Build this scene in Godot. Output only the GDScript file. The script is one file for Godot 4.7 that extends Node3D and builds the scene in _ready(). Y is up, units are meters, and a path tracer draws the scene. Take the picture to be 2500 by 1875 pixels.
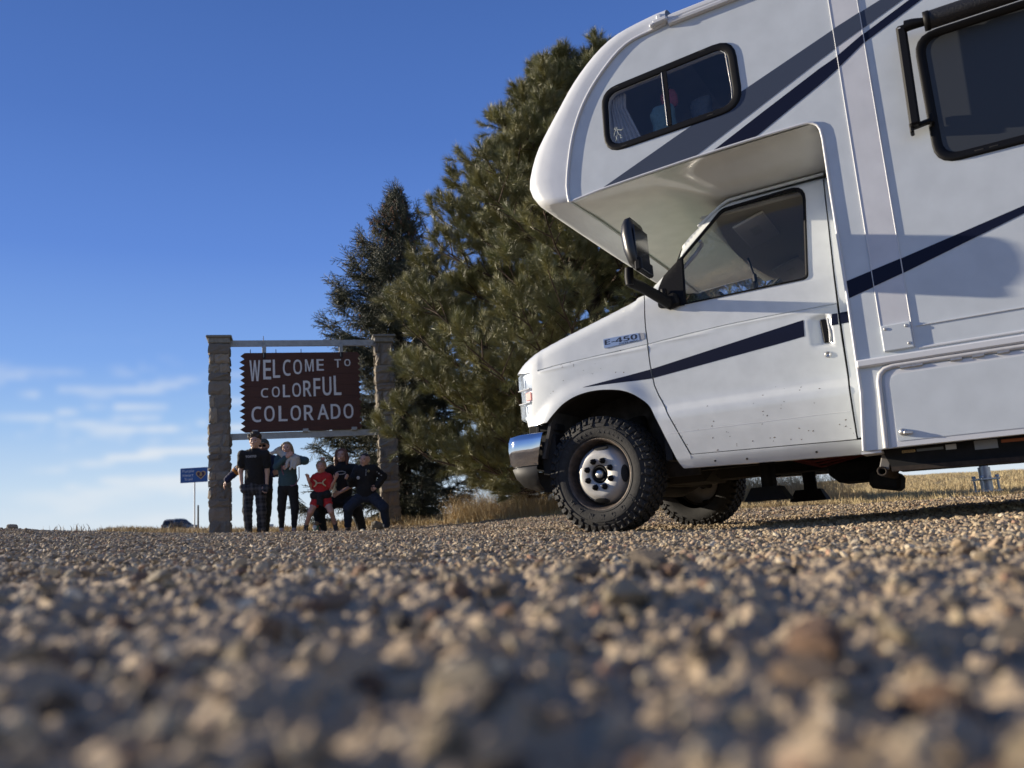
extends Node3D
# A roadside lot: a motorhome at the right, a big timber state sign with a family under it, two conifers behind.
var rng := RandomNumberGenerator.new()
var used := {}
var grain := FastNoiseLite.new()

# ---------------------------------------------------------------- measured places
const CAM_X := Vector3(0.99744, -0.07024, -0.01336)
const CAM_Y := Vector3(0.07150, 0.97987, 0.18639)
const CAM_Z := Vector3(0.00000, -0.18687, 0.98239)
const RV_AT := Vector3(0.49232, 0.00000, -4.93244)
const RV_X := Vector3(0.86949, 0.00000, 0.49394)
const SIGN_AT := Vector3(-5.46145, 0.46466, -14.97501)
const SIGN_X := Vector3(0.96456, 0.00000, -0.26387)
const EXPOSURE := 1.8
var SUN := Vector3(-5.276, 1.48, -1.847)
var SPOTS := [0.00, 0.00, -1.00, 0.00, 1.00, 0.00, 0.00, 1.00, -1.00, 1.20, 1.20, 1.00, 0.00, -0.40, 0.50, -0.45, -0.50, -0.45, -0.55, -1.07, 0.25, -1.00, 0.65, -1.00, -1.20, -1.40, 1.30, -1.20, 0.00, -2.20, 0.90, -2.30, -1.50, -2.60, 2.20, -1.80, 0.49, -4.93, 1.48, -6.67, 3.97, -2.96, 4.95, -4.70, 2.60, -4.10, 3.00, -6.00, -1.50, -5.20, -3.20, -5.00, -5.72, -9.06, -2.50, -9.50, -0.50, -9.00, -6.81, -14.13, -5.46, -15.10, -4.58, -14.38, -3.95, -14.35, -3.30, -14.35, -2.37, -14.80, -2.50, -15.90, -0.87, -14.18, 0.42, -12.66, 2.74, -9.64, 5.52, -9.14, 6.28, -11.18, 9.00, -9.00, 9.00, -2.00, 23.40, -60.60, 47.30, -80.80, 12.00, -32.00, -17.00, -30.20, -7.26, -29.11, -14.52, -58.22, -24.19, -97.03, -3.66, -29.78, -7.31, -59.55, -12.19, -99.25, 0.00, -30.00, 0.00, -60.00, 0.00, -100.00, -10.51, -28.10, -21.01, -56.20, -35.02, -93.67, -13.62, -26.73, -27.24, -53.46, -45.40, -89.10, -70.00, -120.00, 80.00, -100.00, -12.00, -9.00, -25.00, 5.00, 0.00, 25.00, 25.00, 10.00, 0.00, 300.00, 300.00, 0.00, -300.00, 0.00, 0.00, -300.00, 220.00, -220.00, -220.00, -220.00]
var LIFT := [0.0628, 0.0283, -0.0871, -0.0094, -0.0055, 0.0170, -0.0525, -0.0288, -0.0617, 0.0920, 0.1207, 0.0085, -0.0626, 0.1011, -0.0768, -0.0852, -0.0000, -0.1587, 0.1431, -0.2543, 0.1888, -0.0592, 0.0184, -0.0066, -0.0554, -0.0230, 0.0833, 0.2036, 0.0653, -0.0610, 0.1456, -0.3771, 0.0988, 0.0423, -2.4177, 2.4120, -0.0350, 0.1079, 0.1312, 0.2523, -0.2503, -0.0696, 0.0176, 0.0697, -0.0209, 0.0062, -0.1573, -0.0420, -0.0150, -0.0399, -0.1537, 0.0371, 0.0174, -0.0512, -0.0125, 0.0017, -0.0433, -0.0370, 0.0277, 0.2029, 0.0462, 0.1158, -0.0710, 0.0374, 0.0283, 0.0161, -0.0082, -0.0034, 0.0035, 0.0039, -0.0091, -0.0164, -0.0259, -0.0104, 0.6136, 0.0129, 0.0295]
var GRAVEL := [Vector2(-60, 30), Vector2(-120, -60), Vector2(-100, -130), Vector2(-38, -78), Vector2(-17, -34), Vector2(-9.5, -19), Vector2(-8, -17.5), Vector2(-5.5, -17), Vector2(-3.2, -16.4), Vector2(-2.3, -15.4), Vector2(-0.87, -14.3), Vector2(0.42, -12.9), Vector2(1.6, -11.3), Vector2(2.74, -9.8), Vector2(4, -9.4), Vector2(5.5, -9.25), Vector2(8, -8.8), Vector2(14, -7.5), Vector2(40, -2), Vector2(40, 30)]
var LETTERS := [["W", 0.542, 2.836, 0.196, 0.406], ["E", 0.791, 2.865, 0.144, 0.382], ["L", 0.968, 2.893, 0.133, 0.358], ["C", 1.155, 2.929, 0.147, 0.319], ["O", 1.349, 2.956, 0.161, 0.290], ["M", 1.569, 3.007, 0.162, 0.242], ["E", 1.786, 3.020, 0.136, 0.229], ["T", 2.129, 3.078, 0.124, 0.167], ["O", 2.318, 3.104, 0.116, 0.139], ["C", 0.744, 2.513, 0.136, 0.180], ["O", 0.945, 2.516, 0.144, 0.206], ["L", 1.146, 2.512, 0.132, 0.243], ["O", 1.321, 2.513, 0.160, 0.272], ["R", 1.524, 2.516, 0.156, 0.310], ["F", 1.718, 2.517, 0.130, 0.354], ["U", 1.889, 2.527, 0.168, 0.369], ["L", 2.101, 2.528, 0.142, 0.387], ["C", 0.569, 2.044, 0.180, 0.299], ["O", 0.799, 2.050, 0.188, 0.300], ["L", 1.060, 2.048, 0.163, 0.296], ["O", 1.281, 2.054, 0.190, 0.292], ["R", 1.527, 2.052, 0.182, 0.295], ["A", 1.776, 2.060, 0.216, 0.294], ["D", 2.030, 2.064, 0.184, 0.290], ["O", 2.274, 2.065, 0.186, 0.288]]
var POSE := {
	"teen": {"base": Vector3(-4.665, 0.373, -14.517), "head": Vector3(0.106, 1.624, 0.292), "neck": Vector3(0.086, 1.493, 0.267), "sa": Vector3(-0.135, 1.422, 0.253), "sb": Vector3(0.284, 1.393, 0.248), "ea": Vector3(-0.188, 1.140, 0.179), "eb": Vector3(0.274, 1.107, 0.173), "wa": Vector3(-0.160, 0.889, 0.203), "wb": Vector3(0.272, 0.858, 0.197), "ha": Vector3(-0.124, 0.806, 0.218), "hb": Vector3(0.247, 0.780, 0.213), "chest": Vector3(0.066, 1.293, 0.229), "waist": Vector3(0.048, 1.050, 0.183), "pelvis": Vector3(0.036, 0.864, 0.147), "pa": Vector3(-0.065, 0.828, 0.140), "pb": Vector3(0.136, 0.814, 0.138), "ka": Vector3(-0.104, 0.456, 0.100), "kb": Vector3(0.143, 0.438, 0.097), "fa": Vector3(-0.118, 0.098, 0.002), "fb": Vector3(0.118, 0.082, -0.002), "ta": Vector3(-0.102, 0.036, 0.132), "tb": Vector3(0.177, 0.017, 0.129)},
	"capman": {"base": Vector3(-4.672, 0.389, -14.973), "head": Vector3(0.121, 1.568, 0.282), "neck": Vector3(0.112, 1.443, 0.258), "sa": Vector3(-0.093, 1.361, 0.242), "sb": Vector3(0.274, 1.328, 0.236), "ea": Vector3(-0.394, 1.201, 0.161), "eb": Vector3(0.339, 1.089, 0.242), "wa": Vector3(-0.593, 1.026, 0.179), "wb": Vector3(0.315, 1.043, 0.436), "ha": Vector3(-0.654, 0.917, 0.178), "hb": Vector3(0.414, 1.078, 0.494), "chest": Vector3(0.086, 1.230, 0.217), "waist": Vector3(0.061, 0.994, 0.173), "pelvis": Vector3(0.042, 0.833, 0.142), "pa": Vector3(0.009, 0.805, 0.137), "pb": Vector3(0.122, 0.797, 0.135), "ka": Vector3(0.003, 0.441, 0.098), "kb": Vector3(0.097, 0.435, 0.097), "fa": Vector3(-0.043, 0.082, -0.001), "fb": Vector3(0.043, 0.091, 0.001), "ta": Vector3(-0.025, 0.028, 0.131), "tb": Vector3(0.117, 0.018, 0.129)},
	"woman": {"base": Vector3(-4.095, 0.354, -14.515), "head": Vector3(0.085, 1.483, 0.259), "neck": Vector3(0.070, 1.379, 0.240), "sa": Vector3(-0.066, 1.324, 0.229), "sb": Vector3(0.197, 1.312, 0.227), "ea": Vector3(-0.082, 1.187, 0.305), "eb": Vector3(0.406, 1.249, 0.276), "wa": Vector3(0.136, 1.304, 0.500), "wb": Vector3(0.206, 1.194, 0.479), "ha": Vector3(0.182, 1.333, 0.536), "hb": Vector3(0.112, 1.143, 0.480), "chest": Vector3(0.063, 1.228, 0.211), "waist": Vector3(0.064, 0.998, 0.167), "pelvis": Vector3(0.054, 0.855, 0.140), "pa": Vector3(-0.029, 0.818, 0.133), "pb": Vector3(0.138, 0.806, 0.131), "ka": Vector3(-0.078, 0.476, 0.088), "kb": Vector3(0.155, 0.459, 0.085), "fa": Vector3(-0.109, 0.126, 0.001), "fb": Vector3(0.109, 0.111, -0.001), "ta": Vector3(-0.060, 0.021, 0.114), "tb": Vector3(0.124, 0.009, 0.111)},
	"kid": {"base": Vector3(-3.492, 0.334, -14.405), "head": Vector3(0.085, 1.136, 0.202), "neck": Vector3(0.071, 1.016, 0.179), "sa": Vector3(-0.041, 0.963, 0.169), "sb": Vector3(0.199, 0.957, 0.167), "ea": Vector3(-0.093, 0.792, 0.136), "eb": Vector3(0.236, 0.768, 0.152), "wa": Vector3(-0.119, 0.897, 0.278), "wb": Vector3(0.338, 0.896, 0.278), "ha": Vector3(-0.122, 0.976, 0.314), "hb": Vector3(0.379, 0.962, 0.311), "chest": Vector3(0.070, 0.874, 0.152), "waist": Vector3(0.055, 0.725, 0.123), "pelvis": Vector3(0.052, 0.625, 0.104), "pa": Vector3(-0.019, 0.609, 0.101), "pb": Vector3(0.121, 0.606, 0.101), "ka": Vector3(-0.115, 0.375, 0.220), "kb": Vector3(0.237, 0.358, 0.216), "fa": Vector3(-0.275, 0.093, 0.003), "fb": Vector3(0.275, 0.061, -0.003), "ta": Vector3(-0.311, 0.023, 0.092), "tb": Vector3(0.328, -0.015, 0.084)},
	"longhair": {"base": Vector3(-3.226, 0.357, -14.883), "head": Vector3(0.075, 1.340, 0.193), "neck": Vector3(0.069, 1.193, 0.165), "sa": Vector3(-0.137, 1.112, 0.150), "sb": Vector3(0.298, 1.096, 0.147), "ea": Vector3(-0.263, 0.991, 0.076), "eb": Vector3(0.303, 0.826, 0.146), "wa": Vector3(-0.260, 1.175, 0.213), "wb": Vector3(0.062, 0.677, 0.332), "ha": Vector3(-0.255, 1.255, 0.238), "hb": Vector3(-0.057, 0.632, 0.364), "chest": Vector3(0.066, 0.950, 0.119), "waist": Vector3(0.043, 0.700, 0.072), "pelvis": Vector3(0.019, 0.569, 0.047), "pa": Vector3(-0.096, 0.547, 0.043), "pb": Vector3(0.129, 0.539, 0.041), "ka": Vector3(-0.359, 0.374, 0.213), "kb": Vector3(0.309, 0.378, 0.214), "fa": Vector3(-0.352, 0.062, 0.001), "fb": Vector3(0.352, 0.050, -0.001), "ta": Vector3(-0.347, 0.002, 0.122), "tb": Vector3(0.412, -0.022, 0.117)},
	"hoodie": {"base": Vector3(-2.705, 0.307, -14.526), "head": Vector3(0.038, 1.237, 0.214), "neck": Vector3(0.041, 1.122, 0.192), "sa": Vector3(-0.102, 1.074, 0.183), "sb": Vector3(0.191, 1.068, 0.182), "ea": Vector3(-0.210, 0.855, 0.192), "eb": Vector3(0.334, 0.939, 0.107), "wa": Vector3(-0.212, 0.922, 0.378), "wb": Vector3(0.238, 0.773, 0.187), "ha": Vector3(-0.255, 0.944, 0.413), "hb": Vector3(0.173, 0.734, 0.200), "chest": Vector3(0.039, 0.935, 0.157), "waist": Vector3(0.028, 0.749, 0.121), "pelvis": Vector3(0.024, 0.648, 0.102), "pa": Vector3(-0.061, 0.626, 0.098), "pb": Vector3(0.114, 0.620, 0.097), "ka": Vector3(-0.280, 0.427, 0.203), "kb": Vector3(0.334, 0.398, 0.197), "fa": Vector3(-0.338, 0.135, 0.005), "fb": Vector3(0.338, 0.087, -0.005), "ta": Vector3(-0.349, 0.038, 0.108), "tb": Vector3(0.400, -0.005, 0.100)},
}

# ---------------------------------------------------------------- materials
func mat(c: Color, rough := 0.7, metal := 0.0) -> StandardMaterial3D:
	var m := StandardMaterial3D.new()
	m.albedo_color = c.linear_to_srgb()
	m.roughness = rough
	m.metallic = metal
	return m

func noise_tex(freq: float, octaves: int, lo: Color, hi: Color, seed_: int, size := 256, kind := FastNoiseLite.TYPE_SIMPLEX_SMOOTH) -> NoiseTexture2D:
	var n := FastNoiseLite.new()
	n.seed = seed_; n.frequency = freq; n.noise_type = kind
	n.fractal_octaves = octaves
	var t := NoiseTexture2D.new()
	t.width = size; t.height = size; t.seamless = true; t.noise = n
	var g := Gradient.new()
	g.set_color(0, lo.linear_to_srgb()); g.set_color(1, hi.linear_to_srgb())
	t.color_ramp = g
	return t

var shared := {}
func shade_tex(low: float, fine: float, octaves: int, seed_: int) -> NoiseTexture2D:      # a grey grain that materials share and tint
	var key := "%d %.3f %d %d" % [roundi(low * 8), fine, octaves, seed_ % 2]
	if not shared.has(key):
		var l := roundi(low * 8) / 8.0
		shared[key] = noise_tex(fine, octaves, Color(l, l, l), Color.WHITE, 3 + seed_ % 2)
	return shared[key]

func noisy(c0: Color, c1: Color, rough: float, scale_: float, seed_: int, bump := 0.0, metal := 0.0, octaves := 5) -> StandardMaterial3D:
	var m := mat(c1, rough, metal)
	m.albedo_texture = shade_tex(clampf((c0.r + c0.g + c0.b) / (c1.r + c1.g + c1.b), 0, 0.95), 0.02, octaves, seed_)
	m.uv1_triplanar = true
	m.uv1_scale = Vector3.ONE * scale_
	m.uv1_offset = Vector3(seed_ % 7, seed_ % 5, seed_ % 3) * 0.137
	if bump > 0.0:
		m.heightmap_enabled = true
		m.heightmap_texture = shade_tex(0.0, 0.05, 5, 0)
		m.heightmap_scale = bump
	return m

func glass(tint: Color, a: float) -> StandardMaterial3D:
	var m := mat(tint, 0.02)
	m.transparency = BaseMaterial3D.TRANSPARENCY_ALPHA
	m.albedo_color.a = a
	return m

# ---------------------------------------------------------------- nodes
func numbered(n: String) -> String:
	if not used.has(n):
		used[n] = 0
		return n
	used[n] += 1
	return "%s_%03d" % [n, used[n]]

func add(o: Node3D, called: String, parent: Node3D) -> void:
	o.name = numbered(called) if parent == self else called
	if parent != self:
		var k := 0
		while parent.has_node(NodePath(o.name)):
			k += 1
			o.name = "%s_%03d" % [called, k]
	parent.add_child(o, true)

func obj(called: String, st, m: Material, parent: Node3D = self) -> MeshInstance3D:
	var o := MeshInstance3D.new()
	o.mesh = st.commit() if st is SurfaceTool else st
	o.material_override = m
	add(o, called, parent)
	return o

func tag(o: Node3D, label: String, category: String, group := "", kind := "") -> Node3D:
	o.set_meta("label", label)
	if category: o.set_meta("category", category)
	if group: o.set_meta("group", group)
	if kind: o.set_meta("kind", kind)
	return o

func thing(called: String, label: String, category: String, at := Vector3.ZERO, group := "") -> Node3D:
	var o := Node3D.new()
	add(o, called, self)
	o.position = at
	tag(o, label, category, group)
	return o

func sub(called: String, parent: Node3D, at := Vector3.ZERO) -> Node3D:
	var o := Node3D.new()
	add(o, called, parent)
	o.position = at
	return o

# ---------------------------------------------------------------- shapes
func mb() -> SurfaceTool:
	var st := SurfaceTool.new()
	st.begin(Mesh.PRIMITIVE_TRIANGLES)
	st.set_smooth_group(-1)
	return st

func done(st: SurfaceTool) -> SurfaceTool:
	st.generate_normals()
	return st

func tri(st: SurfaceTool, a: Vector3, b: Vector3, c: Vector3) -> void:
	st.add_vertex(a); st.add_vertex(b); st.add_vertex(c)

func quad(st: SurfaceTool, a: Vector3, b: Vector3, c: Vector3, d: Vector3) -> void:
	tri(st, a, b, c); tri(st, a, c, d)

func loft(st: SurfaceTool, rings: Array, closed := true, cap := true, smooth := true) -> void:
	st.set_smooth_group(0 if smooth else -1)
	for i in rings.size() - 1:
		var r0: PackedVector3Array = rings[i]
		var r1: PackedVector3Array = rings[i + 1]
		var n := r0.size()
		for j in (n if closed else n - 1):
			var k := (j + 1) % n
			quad(st, r0[j], r0[k], r1[k], r1[j])
	st.set_smooth_group(-1)
	if cap and closed:
		for e in [0, rings.size() - 1]:
			var r: PackedVector3Array = rings[e]
			var c := Vector3.ZERO
			for p in r: c += p
			c /= r.size()
			for j in r.size():
				var k := (j + 1) % r.size()
				if e == 0: tri(st, c, r[k], r[j])
				else: tri(st, c, r[j], r[k])

func ring(c: Vector3, ax: Vector3, ay: Vector3, n: int) -> PackedVector3Array:
	var r := PackedVector3Array()
	for i in n:
		var a := TAU * i / n
		r.append(c + ax * cos(a) + ay * sin(a))
	return r

func tube(st: SurfaceTool, pts: Array, rad, sides := 8, cap := true) -> void:
	var rings := []
	var up := Vector3.UP
	for i in pts.size():
		var d: Vector3 = (pts[mini(i + 1, pts.size() - 1)] - pts[maxi(i - 1, 0)]).normalized()
		if absf(d.dot(up)) > 0.95: up = Vector3.RIGHT if absf(d.x) < 0.9 else Vector3.BACK
		var x := d.cross(up).normalized()
		var y := x.cross(d).normalized()
		up = y
		var r: float = rad[i] if rad is Array else rad
		rings.append(ring(pts[i], x * r, y * r, sides))
	loft(st, rings, true, cap)

func box(st: SurfaceTool, c: Vector3, s: Vector3, b := Basis(), bev := 0.0) -> void:
	var h := s * 0.5
	if bev <= 0.0:
		var p := []
		for i in 8:
			p.append(c + b * Vector3(h.x if i & 1 else -h.x, h.y if i & 2 else -h.y, h.z if i & 4 else -h.z))
		for f in [[0, 1, 3, 2], [5, 4, 6, 7], [4, 0, 2, 6], [1, 5, 7, 3], [2, 3, 7, 6], [4, 5, 1, 0]]:
			quad(st, p[f[0]], p[f[1]], p[f[2]], p[f[3]])
		return
	var v := {}
	for i in 8:
		var sg := Vector3(1 if i & 1 else -1, 1 if i & 2 else -1, 1 if i & 4 else -1)
		for a in 3:
			var q := h - Vector3.ONE * bev
			q[a] = h[a]
			v[i * 3 + a] = c + b * (q * sg)
	for a in 3:
		var u := (a + 1) % 3
		var w := (a + 2) % 3
		for s1 in 2:
			var i0 := (1 << a) * s1
			quad(st, v[i0 * 3 + a], v[(i0 | 1 << u) * 3 + a], v[(i0 | 1 << u | 1 << w) * 3 + a], v[(i0 | 1 << w) * 3 + a])
		for s1 in 2:
			for s2 in 2:
				var e0 := (1 << u) * s1 | (1 << w) * s2
				var e1 := e0 | 1 << a
				quad(st, v[e0 * 3 + u], v[e1 * 3 + u], v[e1 * 3 + w], v[e0 * 3 + w])
	for i in 8:
		tri(st, v[i * 3], v[i * 3 + 1], v[i * 3 + 2])

func prism(st: SurfaceTool, poly: PackedVector2Array, o: Vector3, ex: Vector3, ey: Vector3, ez: Vector3) -> void:
	var idx := Geometry2D.triangulate_polygon(poly)
	var n := poly.size()
	for k in range(0, idx.size(), 3):
		var a := o + ex * poly[idx[k]].x + ey * poly[idx[k]].y
		var b := o + ex * poly[idx[k + 1]].x + ey * poly[idx[k + 1]].y
		var c := o + ex * poly[idx[k + 2]].x + ey * poly[idx[k + 2]].y
		tri(st, a, b, c); tri(st, a + ez, c + ez, b + ez)
	for i in n:
		var p := o + ex * poly[i].x + ey * poly[i].y
		var q := o + ex * poly[(i + 1) % n].x + ey * poly[(i + 1) % n].y
		quad(st, p, q, q + ez, p + ez)

func lathe(st: SurfaceTool, prof: Array, o: Vector3, b: Basis, segs: int) -> void:   # prof of Vector2(radius, height along b.y)
	var rings := []
	for p in prof:
		rings.append(ring(o + b.y * p.y, b.x * maxf(p.x, 0.0005), b.z * maxf(p.x, 0.0005), segs))
	loft(st, rings, true, false)

func ball(st: SurfaceTool, c: Vector3, r: Vector3, segs := 10, b := Basis()) -> void:
	var rings := []
	var n := segs / 2 + 1
	for i in n:
		var a := PI * i / (n - 1) - PI / 2
		rings.append(ring(c + b.y * r.y * sin(a), b.x * maxf(r.x * cos(a), 0.0004), b.z * maxf(r.z * cos(a), 0.0004), segs))
	loft(st, rings, true, false)

func rounded(pts: Array, rad, n := 5) -> PackedVector2Array:    # polygon with rounded corners
	var r := PackedVector2Array()
	var m := pts.size()
	for i in m:
		var p: Vector2 = pts[i]
		var a: Vector2 = pts[(i + m - 1) % m] - p
		var b: Vector2 = pts[(i + 1) % m] - p
		var want: float = rad[i] if rad is Array else rad
		if want <= 0.001:
			r.append(p)
			continue
		var half := absf(a.angle_to(b)) / 2
		var d := minf(want / tan(half), minf(a.length(), b.length()) * 0.49)
		var p0 := p + a.normalized() * d
		var p1 := p + b.normalized() * d
		for k in n + 1:
			var t := float(k) / n
			r.append(p0.lerp(p, t).lerp(p.lerp(p1, t), t))
	return r

func rrect(x0: float, y0: float, x1: float, y1: float, rad: float, n := 5) -> PackedVector2Array:
	return rounded([Vector2(x0, y0), Vector2(x1, y0), Vector2(x1, y1), Vector2(x0, y1)], rad, n)

func V(a: Array) -> PackedVector2Array:
	var r := PackedVector2Array()
	for i in range(0, a.size(), 2): r.append(Vector2(a[i], a[i + 1]))
	return r

func lerpn(x: float, xs: Array, ys: Array) -> float:
	if x <= xs[0]: return ys[0]
	for i in xs.size() - 1:
		if x <= xs[i + 1]:
			return lerpf(ys[i], ys[i + 1], (x - xs[i]) / (xs[i + 1] - xs[i]))
	return ys[-1]

func smooth_curve(pts: PackedVector2Array, n: int) -> PackedVector2Array:   # n points evenly along a Catmull-Rom curve
	var fine := PackedVector2Array()
	for i in pts.size() - 1:
		for k in 8:
			fine.append(pts[i].cubic_interpolate(pts[i + 1], pts[maxi(i - 1, 0)], pts[mini(i + 2, pts.size() - 1)], k / 8.0))
	fine.append(pts[-1])
	var total := 0.0
	for i in fine.size() - 1: total += fine[i].distance_to(fine[i + 1])
	var r := PackedVector2Array()
	var run := 0.0
	var j := 0
	for k in n:
		var want := total * k / (n - 1)
		while j < fine.size() - 2 and run + fine[j].distance_to(fine[j + 1]) < want:
			run += fine[j].distance_to(fine[j + 1]); j += 1
		r.append(fine[j].lerp(fine[j + 1], clampf((want - run) / maxf(fine[j].distance_to(fine[j + 1]), 1e-6), 0, 1)))
	return r

# a skin over the plane (x, y) whose third coordinate comes from a function; cut to a polygon with holes, with an inward rim
func skin(st: SurfaceTool, poly: PackedVector2Array, holes: Array, f: Callable, cell: float, thick: float, lift := 0.0) -> void:
	var lo := poly[0]
	var hi := poly[0]
	for p in poly:
		lo = lo.min(p); hi = hi.max(p)
	var e := 0.004
	st.set_smooth_group(0)
	for ix in range(int(floor(lo.x / cell)), int(ceil(hi.x / cell))):
		for iy in range(int(floor(lo.y / cell)), int(ceil(hi.y / cell))):
			var c := PackedVector2Array([Vector2(ix, iy) * cell, Vector2(ix + 1, iy) * cell, Vector2(ix + 1, iy + 1) * cell, Vector2(ix, iy + 1) * cell])
			var bits: Array = Geometry2D.intersect_polygons(c, poly)
			for h in holes:
				var rest := []
				for b in bits: rest.append_array(Geometry2D.clip_polygons(b, h))
				bits = rest
			for b in bits:
				if Geometry2D.is_polygon_clockwise(b): continue
				var idx := Geometry2D.triangulate_polygon(b)
				for k0 in idx.size():
					var k: int = k0 - k0 % 3 + [0, 2, 1][k0 % 3]
					var t3: int = k0 - k0 % 3
					if (b[idx[t3 + 1]] - b[idx[t3]]).cross(b[idx[t3 + 2]] - b[idx[t3]]) < 0.0: k = k0
					var p: Vector2 = b[idx[k]]
					var w: float = f.call(p.x, p.y)
					st.set_normal(Vector3(-(f.call(p.x + e, p.y) - f.call(p.x - e, p.y)) / (2 * e), -(f.call(p.x, p.y + e) - f.call(p.x, p.y - e)) / (2 * e), 1).normalized())
					st.add_vertex(Vector3(p.x, p.y, w + lift))
	if thick > 0.0:
		for loop in [poly] + holes:
			for i in loop.size():
				var p: Vector2 = loop[i]
				var q: Vector2 = loop[(i + 1) % loop.size()]
				var steps := maxi(1, int(p.distance_to(q) / 0.05))
				var nn := Vector3(q.y - p.y, p.x - q.x, 0).normalized()
				for k in steps:
					var a := p.lerp(q, float(k) / steps)
					var b := p.lerp(q, float(k + 1) / steps)
					var A := Vector3(a.x, a.y, f.call(a.x, a.y) + lift)
					var B := Vector3(b.x, b.y, f.call(b.x, b.y) + lift)
					var dz := Vector3(0, 0, -thick)
					var turn := -(B - A).cross(dz).dot(nn)
					for v in ([A, B, B + dz, A, B + dz, A + dz] if turn > 0.0 else [A, B + dz, B, A, A + dz, B + dz]):
						st.set_normal(nn)
						st.add_vertex(v)

func mirrored(src: SurfaceTool, about: float) -> ArrayMesh:     # the same skin on the far side: z -> 2 about - z
	var a := src.commit_to_arrays()
	var v: PackedVector3Array = a[Mesh.ARRAY_VERTEX]
	var n: PackedVector3Array = a[Mesh.ARRAY_NORMAL]
	for i in v.size():
		v[i].z = 2 * about - v[i].z
		n[i].z = -n[i].z
	for i in range(0, v.size(), 3):
		var t := v[i]; v[i] = v[i + 1]; v[i + 1] = t
		t = n[i]; n[i] = n[i + 1]; n[i + 1] = t
	a[Mesh.ARRAY_VERTEX] = v
	a[Mesh.ARRAY_NORMAL] = n
	a[Mesh.ARRAY_TANGENT] = null
	a[Mesh.ARRAY_INDEX] = null
	var m := ArrayMesh.new()
	m.add_surface_from_arrays(Mesh.PRIMITIVE_TRIANGLES, a)
	return m

func lettering(s: String, m: Material, size: float, depth: float, bold := true, heavier := 0.0) -> TextMesh:
	var f := SystemFont.new()
	f.font_names = PackedStringArray(["Droid Sans"])
	f.font_weight = 700 if bold else 400
	var t := TextMesh.new()
	var fv := FontVariation.new()
	fv.base_font = f
	fv.variation_embolden = heavier
	t.text = s; t.font = fv if heavier > 0.0 else f; t.font_size = 64; t.pixel_size = size / 64.0; t.depth = depth
	t.curve_step = 2.0
	t.material = m
	return t

func glyph(called: String, s: String, m: Material, parent: Node3D, at: Vector3, wide: float, high: float, depth: float, b := Basis(), bold := true, heavier := 0.0) -> MeshInstance3D:
	var t := lettering(s, m, 1.0, 1.0, bold, heavier)     # the text set to a box of that width and height; at is its lower left corner
	var bb := t.get_aabb()
	var o := MeshInstance3D.new()
	o.mesh = t
	o.material_override = m
	add(o, called, parent)
	var sc := Vector3(wide / maxf(bb.size.x, 0.001), high / maxf(bb.size.y, 0.001), depth)
	var bs := Basis(b.x * sc.x, b.y * sc.y, b.z * sc.z)
	o.transform = Transform3D(bs, at - bs * Vector3(bb.position.x, bb.position.y, 0))
	return o

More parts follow.
